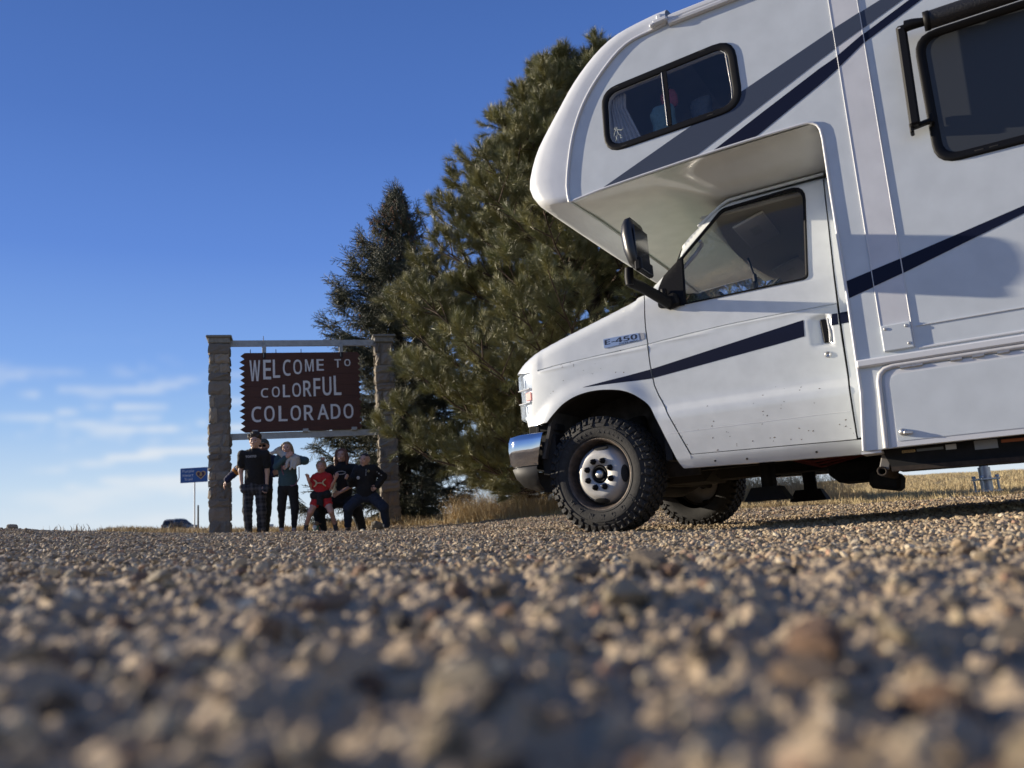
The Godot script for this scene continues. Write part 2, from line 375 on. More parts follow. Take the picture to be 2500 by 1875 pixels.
# ---------------------------------------------------------------- implicit bodies
# a part is [a, b, radius a, radius b, depth factor]; parts blend with a smooth minimum, meshed as surface nets
func body_mesh(parts: Array, cell: float, k: float, wobble := 0.0) -> ArrayMesh:
	var lo := Vector3.INF
	var hi := -Vector3.INF
	for s in parts:
		for e in 2:
			var r: Vector3 = Vector3.ONE * (s[2 + e] + 2.5 * cell)
			lo = lo.min(s[e] - r); hi = hi.max(s[e] + r)
	var nx := int((hi.x - lo.x) / cell) + 2
	var ny := int((hi.y - lo.y) / cell) + 2
	var nz := int((hi.z - lo.z) / cell) + 2
	var g := PackedFloat32Array()
	g.resize(nx * ny * nz); g.fill(1.0)
	for s in parts:
		var a: Vector3 = s[0]
		var b: Vector3 = s[1]
		var ra: float = s[2]
		var rb: float = s[3]
		var fl: float = s[4] if s.size() > 4 else 1.0
		var pad := Vector3.ONE * (maxf(ra, rb) + 2.2 * cell + k * 0.6)
		var l := ((a.min(b) - pad - lo) / cell).floor().max(Vector3.ZERO)
		var u := ((a.max(b) + pad - lo) / cell).ceil().min(Vector3(nx - 1, ny - 1, nz - 1))
		var ba := b - a
		ba.z /= fl
		var l2 := maxf(ba.length_squared(), 1e-8)
		for iz in range(int(l.z), int(u.z) + 1):
			for iy in range(int(l.y), int(u.y) + 1):
				var row := (iz * ny + iy) * nx
				var q := Vector3(lo.x - a.x, lo.y + iy * cell - a.y, (lo.z + iz * cell - a.z) / fl)
				for ix in range(int(l.x), int(u.x) + 1):
					var p := Vector3(q.x + ix * cell, q.y, q.z)
					var t := clampf(p.dot(ba) / l2, 0.0, 1.0)
					var d := (p - ba * t).length() - ra - (rb - ra) * t
					var o := g[row + ix]
					var h := k - absf(o - d)
					g[row + ix] = minf(o, d) - (h * h / (4.0 * k) if h > 0.0 else 0.0)
	if wobble > 0.0:
		for i in g.size():
			if absf(g[i]) < 3 * cell:
				var p := lo + Vector3(i % nx, (i / nx) % ny, i / (nx * ny)) * cell
				g[i] += wobble * (sin(p.y * 47 + 9 * sin(p.x * 11) + 5 * sin(p.z * 17)) * 0.6 + sin(p.x * 61 + 7 * sin(p.y * 23)) * 0.4)
	var verts := PackedVector3Array()
	var at := PackedInt32Array()
	at.resize(g.size()); at.fill(-1)
	var step: Array[int] = [0, 1, nx, nx + 1, nx * ny, nx * ny + 1, nx * ny + nx, nx * ny + nx + 1]
	var co := [Vector3(0, 0, 0), Vector3(1, 0, 0), Vector3(0, 1, 0), Vector3(1, 1, 0), Vector3(0, 0, 1), Vector3(1, 0, 1), Vector3(0, 1, 1), Vector3(1, 1, 1)]
	var edges := [[0, 1], [2, 3], [4, 5], [6, 7], [0, 2], [1, 3], [4, 6], [5, 7], [0, 4], [1, 5], [2, 6], [3, 7]]
	var last: int = g.size() - step[7]
	for i in last:
		if absf(g[i]) > 2.5 * cell: continue
		var ix: int = i % nx
		var iy: int = (i / nx) % ny
		if ix == nx - 1 or iy == ny - 1: continue
		var inside := 0
		for c in 8:
			if g[i + step[c]] < 0.0: inside += 1
		if inside == 0 or inside == 8: continue
		var sum := Vector3.ZERO
		var n := 0
		for e in edges:
			var v0 := g[i + step[e[0]]]
			var v1 := g[i + step[e[1]]]
			if (v0 < 0.0) != (v1 < 0.0):
				sum += co[e[0]].lerp(co[e[1]], v0 / (v0 - v1)); n += 1
		at[i] = verts.size()
		verts.append(lo + (Vector3(ix, iy, i / (nx * ny)) + sum / n) * cell)
	var index := PackedInt32Array()
	var axes := [1, nx, nx * ny]
	for i in last:
		if at[i] < 0: continue
		for ax in 3:
			var i1: int = i + axes[ax]
			if (g[i] < 0.0) == (g[i1] < 0.0): continue
			var s1: int = axes[(ax + 1) % 3]
			var s2: int = axes[(ax + 2) % 3]
			if i - s1 - s2 < 0: continue
			var q0 := at[i]
			var q1 := at[i - s1]
			var q2 := at[i - s1 - s2]
			var q3 := at[i - s2]
			if q1 < 0 or q2 < 0 or q3 < 0: continue
			if g[i] < 0.0: index.append_array(PackedInt32Array([q0, q2, q1, q0, q3, q2]))
			else: index.append_array(PackedInt32Array([q0, q1, q2, q0, q2, q3]))
	var nor := PackedVector3Array()
	nor.resize(verts.size())
	for i in range(0, index.size(), 3):
		var nn := (verts[index[i + 2]] - verts[index[i]]).cross(verts[index[i + 1]] - verts[index[i]])
		for c in 3: nor[index[i + c]] += nn
	for i in nor.size(): nor[i] = nor[i].normalized()
	var arr := []
	arr.resize(Mesh.ARRAY_MAX)
	arr[Mesh.ARRAY_VERTEX] = verts; arr[Mesh.ARRAY_NORMAL] = nor; arr[Mesh.ARRAY_INDEX] = index
	var m := ArrayMesh.new()
	m.add_surface_from_arrays(Mesh.PRIMITIVE_TRIANGLES, arr)
	return m

func multi(called: String, mesh: Mesh, m: Material, xf: Array, cols: Array, parent: Node3D) -> MultiMeshInstance3D:
	var mm := MultiMesh.new()
	mm.transform_format = MultiMesh.TRANSFORM_3D
	mm.use_colors = cols.size() > 0
	mm.mesh = mesh
	mm.instance_count = xf.size()
	for i in xf.size():
		mm.set_instance_transform(i, xf[i])
		if cols.size(): mm.set_instance_color(i, cols[i])
	var o := MultiMeshInstance3D.new()
	o.multimesh = mm
	o.material_override = m
	add(o, called, parent)
	o.set_meta("kind", "stuff")
	return o

# ---------------------------------------------------------------- the lie of the land
var ANCHOR := PackedVector2Array()
var WEIGHT := PackedFloat32Array()
var land := PackedFloat32Array()
const NA := 240
const NR := 110
const R0 := 0.12
const RG := 1.0905
var pebbly := PackedVector2Array()

func warp(x: float, z: float) -> Vector2:
	var d := sqrt(x * x + z * z)
	return Vector2(x, z) * (log(1.0 + d / 1.5) / maxf(d, 1e-6))

func spline(x: float, z: float) -> float:
	var q := warp(x, z)
	var n := ANCHOR.size()
	var v := WEIGHT[n] + WEIGHT[n + 1] * q.x + WEIGHT[n + 2] * q.y
	for i in n:
		var r2 := q.distance_squared_to(ANCHOR[i])
		if r2 > 1e-12: v += WEIGHT[i] * r2 * 0.5 * log(r2)
	return v * (1.0 + sqrt(x * x + z * z) / 8.0)

func survey() -> void:
	for i in range(0, SPOTS.size(), 2): ANCHOR.append(warp(SPOTS[i], SPOTS[i + 1]))
	WEIGHT = PackedFloat32Array(LIFT)
	land.resize(NA * NR)
	for j in NR:
		var r := R0 * pow(RG, j)
		for i in NA:
			var a := TAU * i / NA
			land[j * NA + i] = spline(r * sin(a), -r * cos(a))

func gh(x: float, z: float) -> float:
	var d := maxf(sqrt(x * x + z * z), R0)
	var fr := clampf(log(d / R0) / log(RG), 0.0, NR - 1.001)
	var fa := fposmod(atan2(x, -z) / TAU, 1.0) * NA
	var j := int(fr)
	var i := int(fa) % NA
	var k := (i + 1) % NA
	fr -= j; fa -= int(fa)
	var h := lerpf(lerpf(land[j * NA + i], land[j * NA + k], fa), lerpf(land[(j + 1) * NA + i], land[(j + 1) * NA + k], fa), fr)
	h += grain.get_noise_2d(x * 90, z * 90) * clampf(0.012 - 0.002 * absf(d - 1.5), 0.004, 0.012) if d < 8 else 0.0
	if d < 3.2:
		var near := 1.0 - smoothstep(1.2, 3.2, d)
		h += (grain.get_noise_2d(x * 150 + 20, z * 150) * 0.013 + grain.get_noise_2d(x * 420 + 50, z * 420) * 0.011 + grain.get_noise_2d(x * 1100, z * 1100 + 90) * 0.004) * near
	if d > 3.0: h += grain.get_noise_2d(x * 22, z * 22) * 0.03 * clampf((d - 3) / 6, 0, 1)
	return h

func at_ground(x: float, z: float) -> Vector3:
	return Vector3(x, gh(x, z), z)

func stone_mesh(seed_: int, segs: int, rings: int) -> ArrayMesh:
	var r := RandomNumberGenerator.new()
	r.seed = seed_
	var planes := []
	for i in 13:
		var n := Vector3(r.randfn(), r.randfn() * 0.9, r.randfn()).normalized()
		planes.append([n, r.randf_range(0.62, 1.0)])
	var st := mb()
	var rows := []
	for i in rings + 1:
		var a := PI * i / rings - PI / 2
		var row := PackedVector3Array()
		for j in segs:
			var b := TAU * (j + 0.5 * (i % 2)) / segs
			var d := Vector3(cos(a) * cos(b), sin(a), cos(a) * sin(b))
			var far := 1.25
			for p in planes:
				var c: float = d.dot(p[0])
				if c > 0.02: far = minf(far, p[1] / c)
			row.append(d * far * Vector3(1.0, 0.72, 0.86))
		rows.append(row)
	loft(st, rows, true, false, false)
	return done(st).commit()

func gravel_tint() -> Color:
	var t := rng.randf()
	var v := rng.randf_range(0.7, 1.3)
	var c := Color(0.37, 0.275, 0.172)
	if t < 0.28: c = Color(0.47, 0.375, 0.24)
	elif t < 0.40: c = Color(0.23, 0.19, 0.14)
	elif t < 0.50: c = Color(0.42, 0.31, 0.20)
	elif t < 0.57: c = Color(0.58, 0.49, 0.35)
	elif t < 0.60: c = Color(0.40, 0.24, 0.15)
	return Color(c.r * v, c.g * v, c.b * v)

func make_ground() -> void:
	var st := SurfaceTool.new()
	st.begin(Mesh.PRIMITIVE_TRIANGLES)
	st.set_smooth_group(0)
	var soil := Color(0.41, 0.315, 0.21)
	var straw := Color(0.40, 0.31, 0.155)
	var dirs := []                                                # close together ahead of the lens, sparse behind
	for i in 441: dirs.append(lerpf(-0.9, 0.9, i / 440.0))
	for i in range(1, 70): dirs.append(lerpf(0.9, TAU - 0.9, i / 70.0))
	var reach := []
	var rr := 0.1
	while rr < 2400.0:
		reach.append(rr)
		rr *= 1.026 if rr < 3.0 else 1.06
	var na := dirs.size()
	var nr := reach.size()
	for r in reach:
		for a in dirs:
			var x: float = r * sin(a)
			var z: float = -r * cos(a)
			var wob := grain.get_noise_2d(x * 6, z * 6) * 0.9
			var inside: bool = r < 7.0 or Geometry2D.is_point_in_polygon(Vector2(x + wob, z + wob), pebbly)
			st.set_color(soil if inside else straw.lerp(Color(0.29, 0.22, 0.115), clampf(grain.get_noise_2d(x * 3 + 70, z * 3) + 0.4, 0, 1)))
			st.add_vertex(Vector3(x, gh(x, z), z))
	for j in nr - 1:
		for i in na:
			var k := (i + 1) % na
			for v in [j * na + i, j * na + k, (j + 1) * na + k, j * na + i, (j + 1) * na + k, (j + 1) * na + i]: st.add_index(v)
	st.set_color(soil)
	st.add_vertex(Vector3(0, gh(0, 0), 0))
	for i in na:
		for v in [nr * na, (i + 1) % na, i]: st.add_index(v)
	st.generate_normals()
	var m := mat(Color.WHITE, 0.95)
	m.vertex_color_use_as_albedo = true
	m.albedo_texture = noise_tex(0.035, 5, Color(0.62, 0.62, 0.62), Color(1, 1, 1), 3, 512)
	m.uv1_triplanar = true; m.uv1_world_triplanar = true
	m.uv1_scale = Vector3.ONE * 1.7
	m.heightmap_enabled = true
	m.heightmap_texture = noise_tex(0.06, 5, Color.BLACK, Color.WHITE, 5, 512)
	m.heightmap_scale = 1.2
	var ground := obj("ground", st, m)
	tag(ground, "brown gravel lot rising gently to straw coloured prairie", "", "", "structure")
	# the stones that show largest, each by itself
	var shapes := []
	for i in 10: shapes.append(stone_mesh(100 + i, 14, 8))
	var tones := []
	for c in [Color(0.34, 0.255, 0.165), Color(0.46, 0.36, 0.23), Color(0.15, 0.125, 0.10), Color(0.38, 0.26, 0.165), Color(0.56, 0.46, 0.31), Color(0.33, 0.20, 0.125), Color(0.24, 0.19, 0.135)]:
		tones.append(noisy(c * 0.9, c * 1.35, 0.85, 9.0, int(c.r * 1000), 0.25))
	var placed := []
	while placed.size() < 300:
		var d := 0.20 * pow(12.0, pow(rng.randf(), 0.95))
		var a := rng.randf_range(-0.72, 0.72)
		var p := Vector3(d * sin(a), 0, -d * cos(a))
		var s := clampf(0.0092 * exp(rng.randfn() * 0.45), 0.005, 0.026) * (0.85 + 0.30 * d)
		if d < 0.34: s = minf(s, 0.016)
		var free := true
		for o in placed:
			if p.distance_to(o[0]) < (s + o[1]) * 0.9: free = false
		if not free: continue
		placed.append([p, s])
		var o := MeshInstance3D.new()
		o.mesh = shapes[rng.randi() % 10]
		o.material_override = tones[rng.randi() % 7]
		add(o, "stone", ground)
		p.y = gh(p.x, p.z) + s * 0.25
		o.transform = Transform3D(Basis.from_euler(Vector3(rng.randf_range(-0.5, 0.5), rng.randf() * TAU, rng.randf_range(-0.5, 0.5))).scaled_local(Vector3(s, s * rng.randf_range(0.6, 1.0), s * rng.randf_range(0.7, 1.0))), p)
	# the rest of the gravel
	var g := thing("gravel", "loose angular brown and grey gravel covering the lot", "gravel")
	g.set_meta("kind", "stuff")
	var gm := mat(Color.WHITE, 0.88)
	gm.vertex_color_use_as_albedo = true
	gm.albedo_texture = noise_tex(0.05, 4, Color(0.72, 0.72, 0.72), Color(1, 1, 1), 31)
	gm.uv1_triplanar = true
	gm.uv1_scale = Vector3.ONE * 0.7
	for v in 6:
		var xf := []
		var cols := []
		var near := v < 3
		var shape := stone_mesh(200 + v, 10 if near else 8, 6 if near else 5)
		var count := 1700 if near else 46000
		for i in count:
			var d: float
			var s: float
			if near:
				d = 0.13 * pow(13.0, sqrt(rng.randf()) * 1.0)
				s = 0.0012 + 0.0070 * pow(rng.randf(), 4.0) + 0.0018 * d
			else:
				d = 1.6 * pow(12.0, pow(rng.randf(), 0.62))
				s = rng.randf_range(0.003, 0.0065) + 0.010 * pow(rng.randf(), 5) + 0.0006 * d
			var a := rng.randf_range(-0.78, 0.74)
			if i % 4 == 0: a = rng.randf_range(-1.5, 1.4)
			var x := d * sin(a)
			var z := -d * cos(a)
			if d > 7 and not Geometry2D.is_point_in_polygon(Vector2(x, z), pebbly): continue
			var y := gh(x, z) - (s * 0.25 if near else 0.0)
			xf.append(Transform3D(Basis.from_euler(Vector3(rng.randf() * 0.9, rng.randf() * TAU, rng.randf() * 0.9)).scaled_local(Vector3(s, s * rng.randf_range(0.6, 1.0), s)), Vector3(x, y + s * 0.3, z)))
			cols.append(gravel_tint())
		multi("pebbles", shape, gm, xf, cols, g)

func blade_clump(seed_: int, n: int, high: float, spread: float, wide: float, heads: bool) -> ArrayMesh:
	var r := RandomNumberGenerator.new()
	r.seed = seed_
	var st := mb()
	for i in n:
		var a := r.randf() * TAU
		var o := Vector3(cos(a), 0, sin(a)) * spread * sqrt(r.randf())
		var lean := Vector3(r.randfn() * 0.28 + 0.12, 1, r.randfn() * 0.28).normalized()
		var h := high * r.randf_range(0.45, 1.0)
		var side := Vector3(r.randfn(), 0, r.randfn()).normalized() * wide
		var mid := o + lean * h * 0.55
		var tip := mid + (lean + Vector3(r.randfn() * 0.35, -0.25 * r.randf(), r.randfn() * 0.35)).normalized() * h * 0.45
		quad(st, o - side, o + side, mid + side * 0.7, mid - side * 0.7)
		tri(st, mid - side * 0.7, mid + side * 0.7, tip)
		if heads:
			for k in 5:
				var c := mid.lerp(tip, 0.55 + 0.11 * k)
				var e := Vector3(r.randfn(), r.randfn() * 0.4 + 0.8, r.randfn()).normalized() * 0.028
				tri(st, c, c + e + side * 1.3, c + e * 1.2 - side * 1.3)
	return done(st).commit()

func make_grass() -> void:
	var g := thing("dry_grass", "dry straw coloured grass beyond the gravel, under the trees and out over the field", "grass")
	g.set_meta("kind", "stuff")
	var m := mat(Color.WHITE, 0.75)
	m.vertex_color_use_as_albedo = true
	m.backlight_enabled = true
	m.backlight = Color(0.30, 0.24, 0.13)
	for v in 5:
		var shape := blade_clump(300 + v, 34, [0.05, 0.08, 0.12, 0.55, 0.16][v], [0.10, 0.13, 0.16, 0.16, 0.3][v], [0.0022, 0.0026, 0.003, 0.0022, 0.006][v], v == 3)
		var xf := []
		var cols := []
		var count: int = [9000, 9000, 7000, 900, 16000][v]
		for i in count:
			var x: float
			var z: float
			if v < 3:                                             # along the edge and around the trees
				var d := 8.5 + 22.0 * pow(rng.randf(), 1.6)
				var a := rng.randf_range(-0.62, 0.75)
				x = d * sin(a); z = -d * cos(a)
			elif v == 3:                                          # the tall weeds behind the bumper and by the spruce
				x = rng.randf_range(-1.3, 4.2); z = -13.2 - rng.randf() * 3.4 + 0.9 * maxf(x - 0.8, 0)
			else:                                                 # the field
				var d := 14.0 * pow(9.0, rng.randf())
				var a := rng.randf_range(-0.65, 0.8)
				x = d * sin(a); z = -d * cos(a)
			var wob := grain.get_noise_2d(x * 30, z * 30) * 0.5
			if Geometry2D.is_point_in_polygon(Vector2(x + wob, z + wob), pebbly) and rng.randf() > 0.004: continue
			var dd := sqrt(x * x + z * z)
			var s := rng.randf_range(0.6, 1.25)
			if v == 4: s *= 1.0 + dd * 0.004
			xf.append(Transform3D(Basis(Vector3.UP, rng.randf() * TAU).scaled_local(Vector3(s, s * rng.randf_range(0.7, 1.2), s)), Vector3(x, gh(x, z) - 0.01, z)))
			var t := rng.randf()
			var c := Color(0.52, 0.42, 0.22).lerp(Color(0.34, 0.235, 0.12), t * t if v != 3 else 0.35 + 0.4 * t)
			cols.append(c * rng.randf_range(0.75, 1.15))
		multi("grass_clumps", shape, m, xf, cols, g)

# ---------------------------------------------------------------- sky
func make_sky() -> PanoramaSkyMaterial:
	var w := 1024
	var h := 512
	var img := Image.create(w, h, false, Image.FORMAT_RGBF)
	var n := FastNoiseLite.new()
	n.seed = 11; n.frequency = 1.0; n.fractal_octaves = 5
	var el := [-90.0, -6.0, 0.0, 2.0, 5.0, 9.0, 13.0, 20.0, 28.0, 36.0, 60.0, 90.0]
	var R := [0.10, 0.14, 0.73, 0.71, 0.56, 0.345, 0.215, 0.122, 0.083, 0.064, 0.046, 0.040]
	var G := [0.08, 0.12, 0.80, 0.79, 0.71, 0.545, 0.40, 0.26, 0.188, 0.15, 0.11, 0.10]
	var B := [0.06, 0.09, 0.84, 0.86, 0.87, 0.86, 0.82, 0.685, 0.54, 0.445, 0.34, 0.30]
	for y in h:
		var e := 90.0 - (y + 0.5) * 180.0 / h
		var base := Color(lerpn(e, el, R), lerpn(e, el, G), lerpn(e, el, B))
		for x in w:
			var az := ((x + 0.5) / w - 0.5) * TAU
			var c := base
			var v := Vector3(cos(deg_to_rad(e)) * sin(az), sin(deg_to_rad(e)), -cos(deg_to_rad(e)) * cos(az))
			var glow := maxf(v.dot(SUN.normalized()), 0.0)
			if e > -2.0:
				c = c.lerp(Color(0.9, 0.88, 0.84), 0.07 * glow * glow + 0.26 * pow(glow, 6) + 0.5 * pow(glow, 90))
				var warpd := n.get_noise_3d(sin(az) * 2.2, cos(az) * 2.2, e * 0.10) * 1.6
				var streak := n.get_noise_3d(sin(az) * 3.2 + 3, cos(az) * 3.2, e * 1.05 + warpd * 1.3 + sin(az) * 1.6)
				var veil := clampf((streak - 0.17) * 4.0, 0, 1) * smoothstep(0.0, 3.0, e) * (1.0 - smoothstep(7.5, 15.0, e))
				veil *= clampf(n.get_noise_3d(sin(az) * 1.3 + 20, cos(az) * 1.3, e * 0.05) * 2.0 + 0.35 + 0.45 * glow, 0, 1)
				c = c.lerp(Color(0.80, 0.84, 0.88), veil * 0.85)
			img.set_pixel(x, y, Color(c.r, c.g, c.b) / EXPOSURE)
	var p := PanoramaSkyMaterial.new()
	p.panorama = ImageTexture.create_from_image(img)
	return p

# ---------------------------------------------------------------- the motorhome, in its own axes: x to the rear, y up, z out to the near side
const MID := -1.0            # its middle line
const SIDE := 0.24           # the coach wall
var white: StandardMaterial3D
var gel: StandardMaterial3D
var navy: StandardMaterial3D
var slate: StandardMaterial3D
var black: StandardMaterial3D
var rubber: StandardMaterial3D
var dark: StandardMaterial3D
var chrome: StandardMaterial3D
var steel: StandardMaterial3D
var trim: StandardMaterial3D
const CREASEX := [-0.371, -0.2, 0.0, 0.281, 0.392, 0.6, 0.853, 1.1, 1.474]
const CREASEY := [1.032, 1.041, 1.049, 1.060, 1.064, 1.078, 1.090, 1.093, 1.089]
var HOODX := [-0.591, -0.578, -0.551, -0.508, -0.430, -0.353, -0.152, 0.146, 0.290, 0.339, 0.404, 0.60]
var HOODY := [1.058, 1.083, 1.106, 1.135, 1.168, 1.192, 1.245, 1.327, 1.372, 1.406, 1.441, 1.60]

func cab_w(x: float, y: float) -> float:
	var w := lerpn(y, [0.29, 0.325, 0.375, 0.5, 0.62, 0.645, 0.69, 0.72, 1.0, 1.25, 1.30, 1.87], [-0.03, -0.005, 0.018, 0.036, 0.045, 0.042, 0.022, 0.020, 0.030, 0.020, 0.012, -0.10])
	if x < 0.36:                                                   # the ledge fades out over the wheel arch
		w = lerpf(w, lerpn(y, [0.3, 0.5, 1.0, 1.4], [0.0, 0.022, 0.030, 0.01]), smoothstep(0.36, 0.12, x))
	var yc := lerpn(x, CREASEX, CREASEY)
	var fade := smoothstep(-0.38, -0.33, x)
	var dy := y - yc
	w -= (0.006 * smoothstep(0.0, 0.004, dy) - 0.004 * smoothstep(-0.03, -0.004, dy) * (1.0 - smoothstep(-0.004, 0.0, dy))) * fade
	if x < -0.12: w -= 0.105 * pow((-0.12 - x) / 0.48, 2.3)
	if x < 0.62:
		var t := y - lerpn(x, HOODX, HOODY) + 0.10
		if t > 0.0: w -= 0.10 * (1.0 - sqrt(maxf(1.0 - t * t * 96.0, 0.02)))
	var da := ((y - 1.441) * 0.444 - (x - 0.404) * 0.399) / 0.597     # past the windscreen pillar
	if y > 1.40 and x < 0.92 and da > -0.05: w -= 0.045 * pow(clampf((da + 0.05) / 0.05, 0, 1), 2)
	if y > 1.82: w -= 0.05 * pow((y - 1.82) / 0.05, 2)
	var ra := sqrt((x - 0.02) * (x - 0.02) + (y - 0.40) * (y - 0.40))
	if y > 0.45 and x < 0.4: w += 0.016 * smoothstep(0.56, 0.46, ra) * smoothstep(0.42, 0.22, x)
	var hx := smoothstep(1.27, 1.31, x) * (1 - smoothstep(1.392, 1.402, x)) * smoothstep(0.872, 0.90, y) * (1 - smoothstep(1.02, 1.052, y))
	w -= 0.024 * hx * smoothstep(1.28, 1.39, x)
	return w

func creased(st: SurfaceTool, poly: PackedVector2Array, holes: Array, cell: float, thick: float) -> Array:
	# the panel in two, either side of the pressed line, and the bottom of that line
	var band := PackedVector2Array()
	for i in CREASEX.size(): band.append(Vector2(CREASEX[i], CREASEY[i] - 0.0005))
	for i in range(CREASEX.size() - 1, -1, -1): band.append(Vector2(CREASEX[i], CREASEY[i] + 0.0075))
	for q in Geometry2D.clip_polygons(poly, band): skin(st, q, holes, cab_w, cell, thick)
	var out := []
	for q in Geometry2D.intersect_polygons(poly, band): out.append(q)
	for q in out: skin(st, q, [], cab_w, cell, 0.0, -0.006)
	return out

func flat_w(_x: float, _y: float) -> float:
	return SIDE

func arc_pts() -> PackedVector2Array:
	return smooth_curve(V([0.512, 0.323, 0.492, 0.359, 0.446, 0.486, 0.369, 0.682, 0.298, 0.762, 0.219, 0.810, 0.118, 0.834, 0.013, 0.842, -0.096, 0.829, -0.191, 0.793, -0.261, 0.745, -0.323, 0.695]), 40)

func both(called: String, st: SurfaceTool, m: Material, p: Node3D) -> MeshInstance3D:     # a part and its twin on the far side
	var o := obj(called, st, m, p)
	obj(called, mirrored(st, MID), m, p)
	return o

func make_wheel(parent: Node3D, at: Vector3, turn: float, lettered: bool) -> Node3D:
	var wh := sub("wheel", parent, at)
	wh.rotation.y = turn
	var b := Basis(Vector3.RIGHT, Vector3.BACK, Vector3.DOWN)        # lathe axis along +z
	var st := mb()
	lathe(st, [Vector2(0.208, 0.100), Vector2(0.215, 0.112), Vector2(0.235, 0.118), Vector2(0.262, 0.123), Vector2(0.292, 0.120), Vector2(0.315, 0.110), Vector2(0.330, 0.095), Vector2(0.338, 0.075), Vector2(0.340, 0.0), Vector2(0.338, -0.075), Vector2(0.330, -0.095), Vector2(0.300, -0.118), Vector2(0.250, -0.12), Vector2(0.208, -0.10)], Vector3.ZERO, b, 72)
	var tyre := obj("tyre", done(st), rubber, wh)
	st = mb()                                                       # raised rings of the sidewall
	for r in [0.226, 0.283]:
		st = mb()
		lathe(st, [Vector2(r - 0.003, 0.112), Vector2(r, 0.1255 if r > 0.25 else 0.119), Vector2(r + 0.003, 0.112)], Vector3.ZERO, b, 72)
		obj("sidewall_ring", done(st), rubber, tyre)
	st = mb()
	var n := 44
	for i in n:
		var r := RandomNumberGenerator.new()
		r.seed = i % 4
		for row in 5:
			var a := TAU * (i + 0.5 * (row % 2) + 0.12 * row) / n
			var z: float = [-0.088, -0.044, 0.0, 0.044, 0.088][row]
			var rad := 0.342 if row in [1, 2, 3] else 0.338
			var dirn := Vector3(sin(a), cos(a), 0)
			var tang := Vector3(cos(a), -sin(a), 0)
			var skew := 0.45 * (1 if row % 2 else -1)
			var bb := Basis((tang + Vector3(0, 0, skew)).normalized(), dirn, Vector3(0, 0, 1)).orthonormalized()
			if row in [0, 4]:
				var sg := -1.0 if row == 0 else 1.0
				var tall := 0.036 if i % 2 else 0.030
				box(st, dirn * rad + Vector3(0, 0, z), Vector3(0.037, 0.022, 0.040), bb, 0.003)
				# the shoulder lug, bent down the sidewall, with a tooth at its foot
				var tilt := Basis(tang, (dirn - Vector3(0, 0, sg * 0.55)).normalized(), tang.cross(dirn - Vector3(0, 0, sg * 0.55)).normalized())
				box(st, dirn * 0.322 + Vector3(0, 0, sg * 0.106), Vector3(0.034 if i % 2 else 0.026, tall * 1.1, 0.016), tilt, 0.003)
				if i % 2: box(st, dirn * 0.300 + tang * 0.006 + Vector3(0, 0, sg * 0.1185), Vector3(0.014, 0.024, 0.009), tilt, 0.002)
			else:
				box(st, dirn * rad + tang * r.randf_range(-0.003, 0.003) + Vector3(0, 0, z), Vector3(0.034, 0.016, 0.034), bb, 0.003)
	obj("tread", done(st), rubber, tyre)
	if lettered:
		var ink := mat(Color(0.022, 0.021, 0.02), 0.7)
		for word in [["HANKOOK", 232.0, 128.0], ["DYNAPRO XTREME", -52.0, 44.0]]:
			var s: String = word[0]
			var small := s.length() > 8
			for i in s.length():
				if s[i] == " ": continue
				var a := deg_to_rad(lerpf(word[1], word[2], float(i) / (s.length() - 1)))
				var dirn := Vector3(sin(a), cos(a), 0)
				var tang := Vector3(cos(a), -sin(a), 0)
				var high := 0.021 if small else 0.030
				var wide := 0.013 if small else 0.026
				glyph("raised_letter", s[i], ink, tyre, dirn * (0.249 - high * 0.5 + (0.008 if small else 0.006)) - tang * wide * 0.5 + Vector3(0, 0, 0.1215), wide, high, 0.004, Basis(tang, dirn, Vector3.BACK))
	st = mb()
	lathe(st, [Vector2(0.212, 0.103), Vector2(0.220, 0.111), Vector2(0.214, 0.113), Vector2(0.206, 0.108), Vector2(0.200, 0.09), Vector2(0.190, 0.055), Vector2(0.186, 0.02), Vector2(0.180, 0.0), Vector2(0.165, -0.005), Vector2(0.165, -0.02)], Vector3.ZERO, b, 64)
	obj("rim", done(st), noisy(Color(0.030, 0.023, 0.018), Color(0.15, 0.115, 0.09), 0.6, 5.0, 61, 0.1, 0.3), wh)
	st = mb()
	lathe(st, [Vector2(0.182, 0.0), Vector2(0.178, 0.035), Vector2(0.166, 0.070), Vector2(0.150, 0.092), Vector2(0.134, 0.104), Vector2(0.122, 0.107), Vector2(0.060, 0.107), Vector2(0.056, 0.103), Vector2(0.055, 0.07)], Vector3.ZERO, b, 64)
	obj("wheel_disc", done(st), noisy(Color(0.32, 0.31, 0.295), Color(0.46, 0.45, 0.43), 0.5, 3.0, 62, 0.0, 0.3), wh)
	st = mb()
	lathe(st, [Vector2(0.055, 0.09), Vector2(0.050, 0.100), Vector2(0.042, 0.104), Vector2(0.036, 0.090), Vector2(0.022, 0.088)], Vector3.ZERO, b, 32)
	obj("hub", done(st), black, wh)
	st = mb()
	lathe(st, [Vector2(0.024, 0.088), Vector2(0.024, 0.110), Vector2(0.020, 0.114), Vector2(0.0, 0.115)], Vector3.ZERO, b, 24)
	obj("axle_end", done(st), steel, wh)
	for i in 8:
		st = mb()
		var a := TAU * (i + 0.5) / 8
		var c := Vector3(sin(a), cos(a), 0) * 0.0835
		lathe(st, [Vector2(0.020, 0.107), Vector2(0.0195, 0.112), Vector2(0.0155, 0.113), Vector2(0.015, 0.130), Vector2(0.010, 0.133), Vector2(0.0085, 0.139), Vector2(0.0, 0.140)], c, b, 6)
		obj("lug_nut", done(st), black, wh)
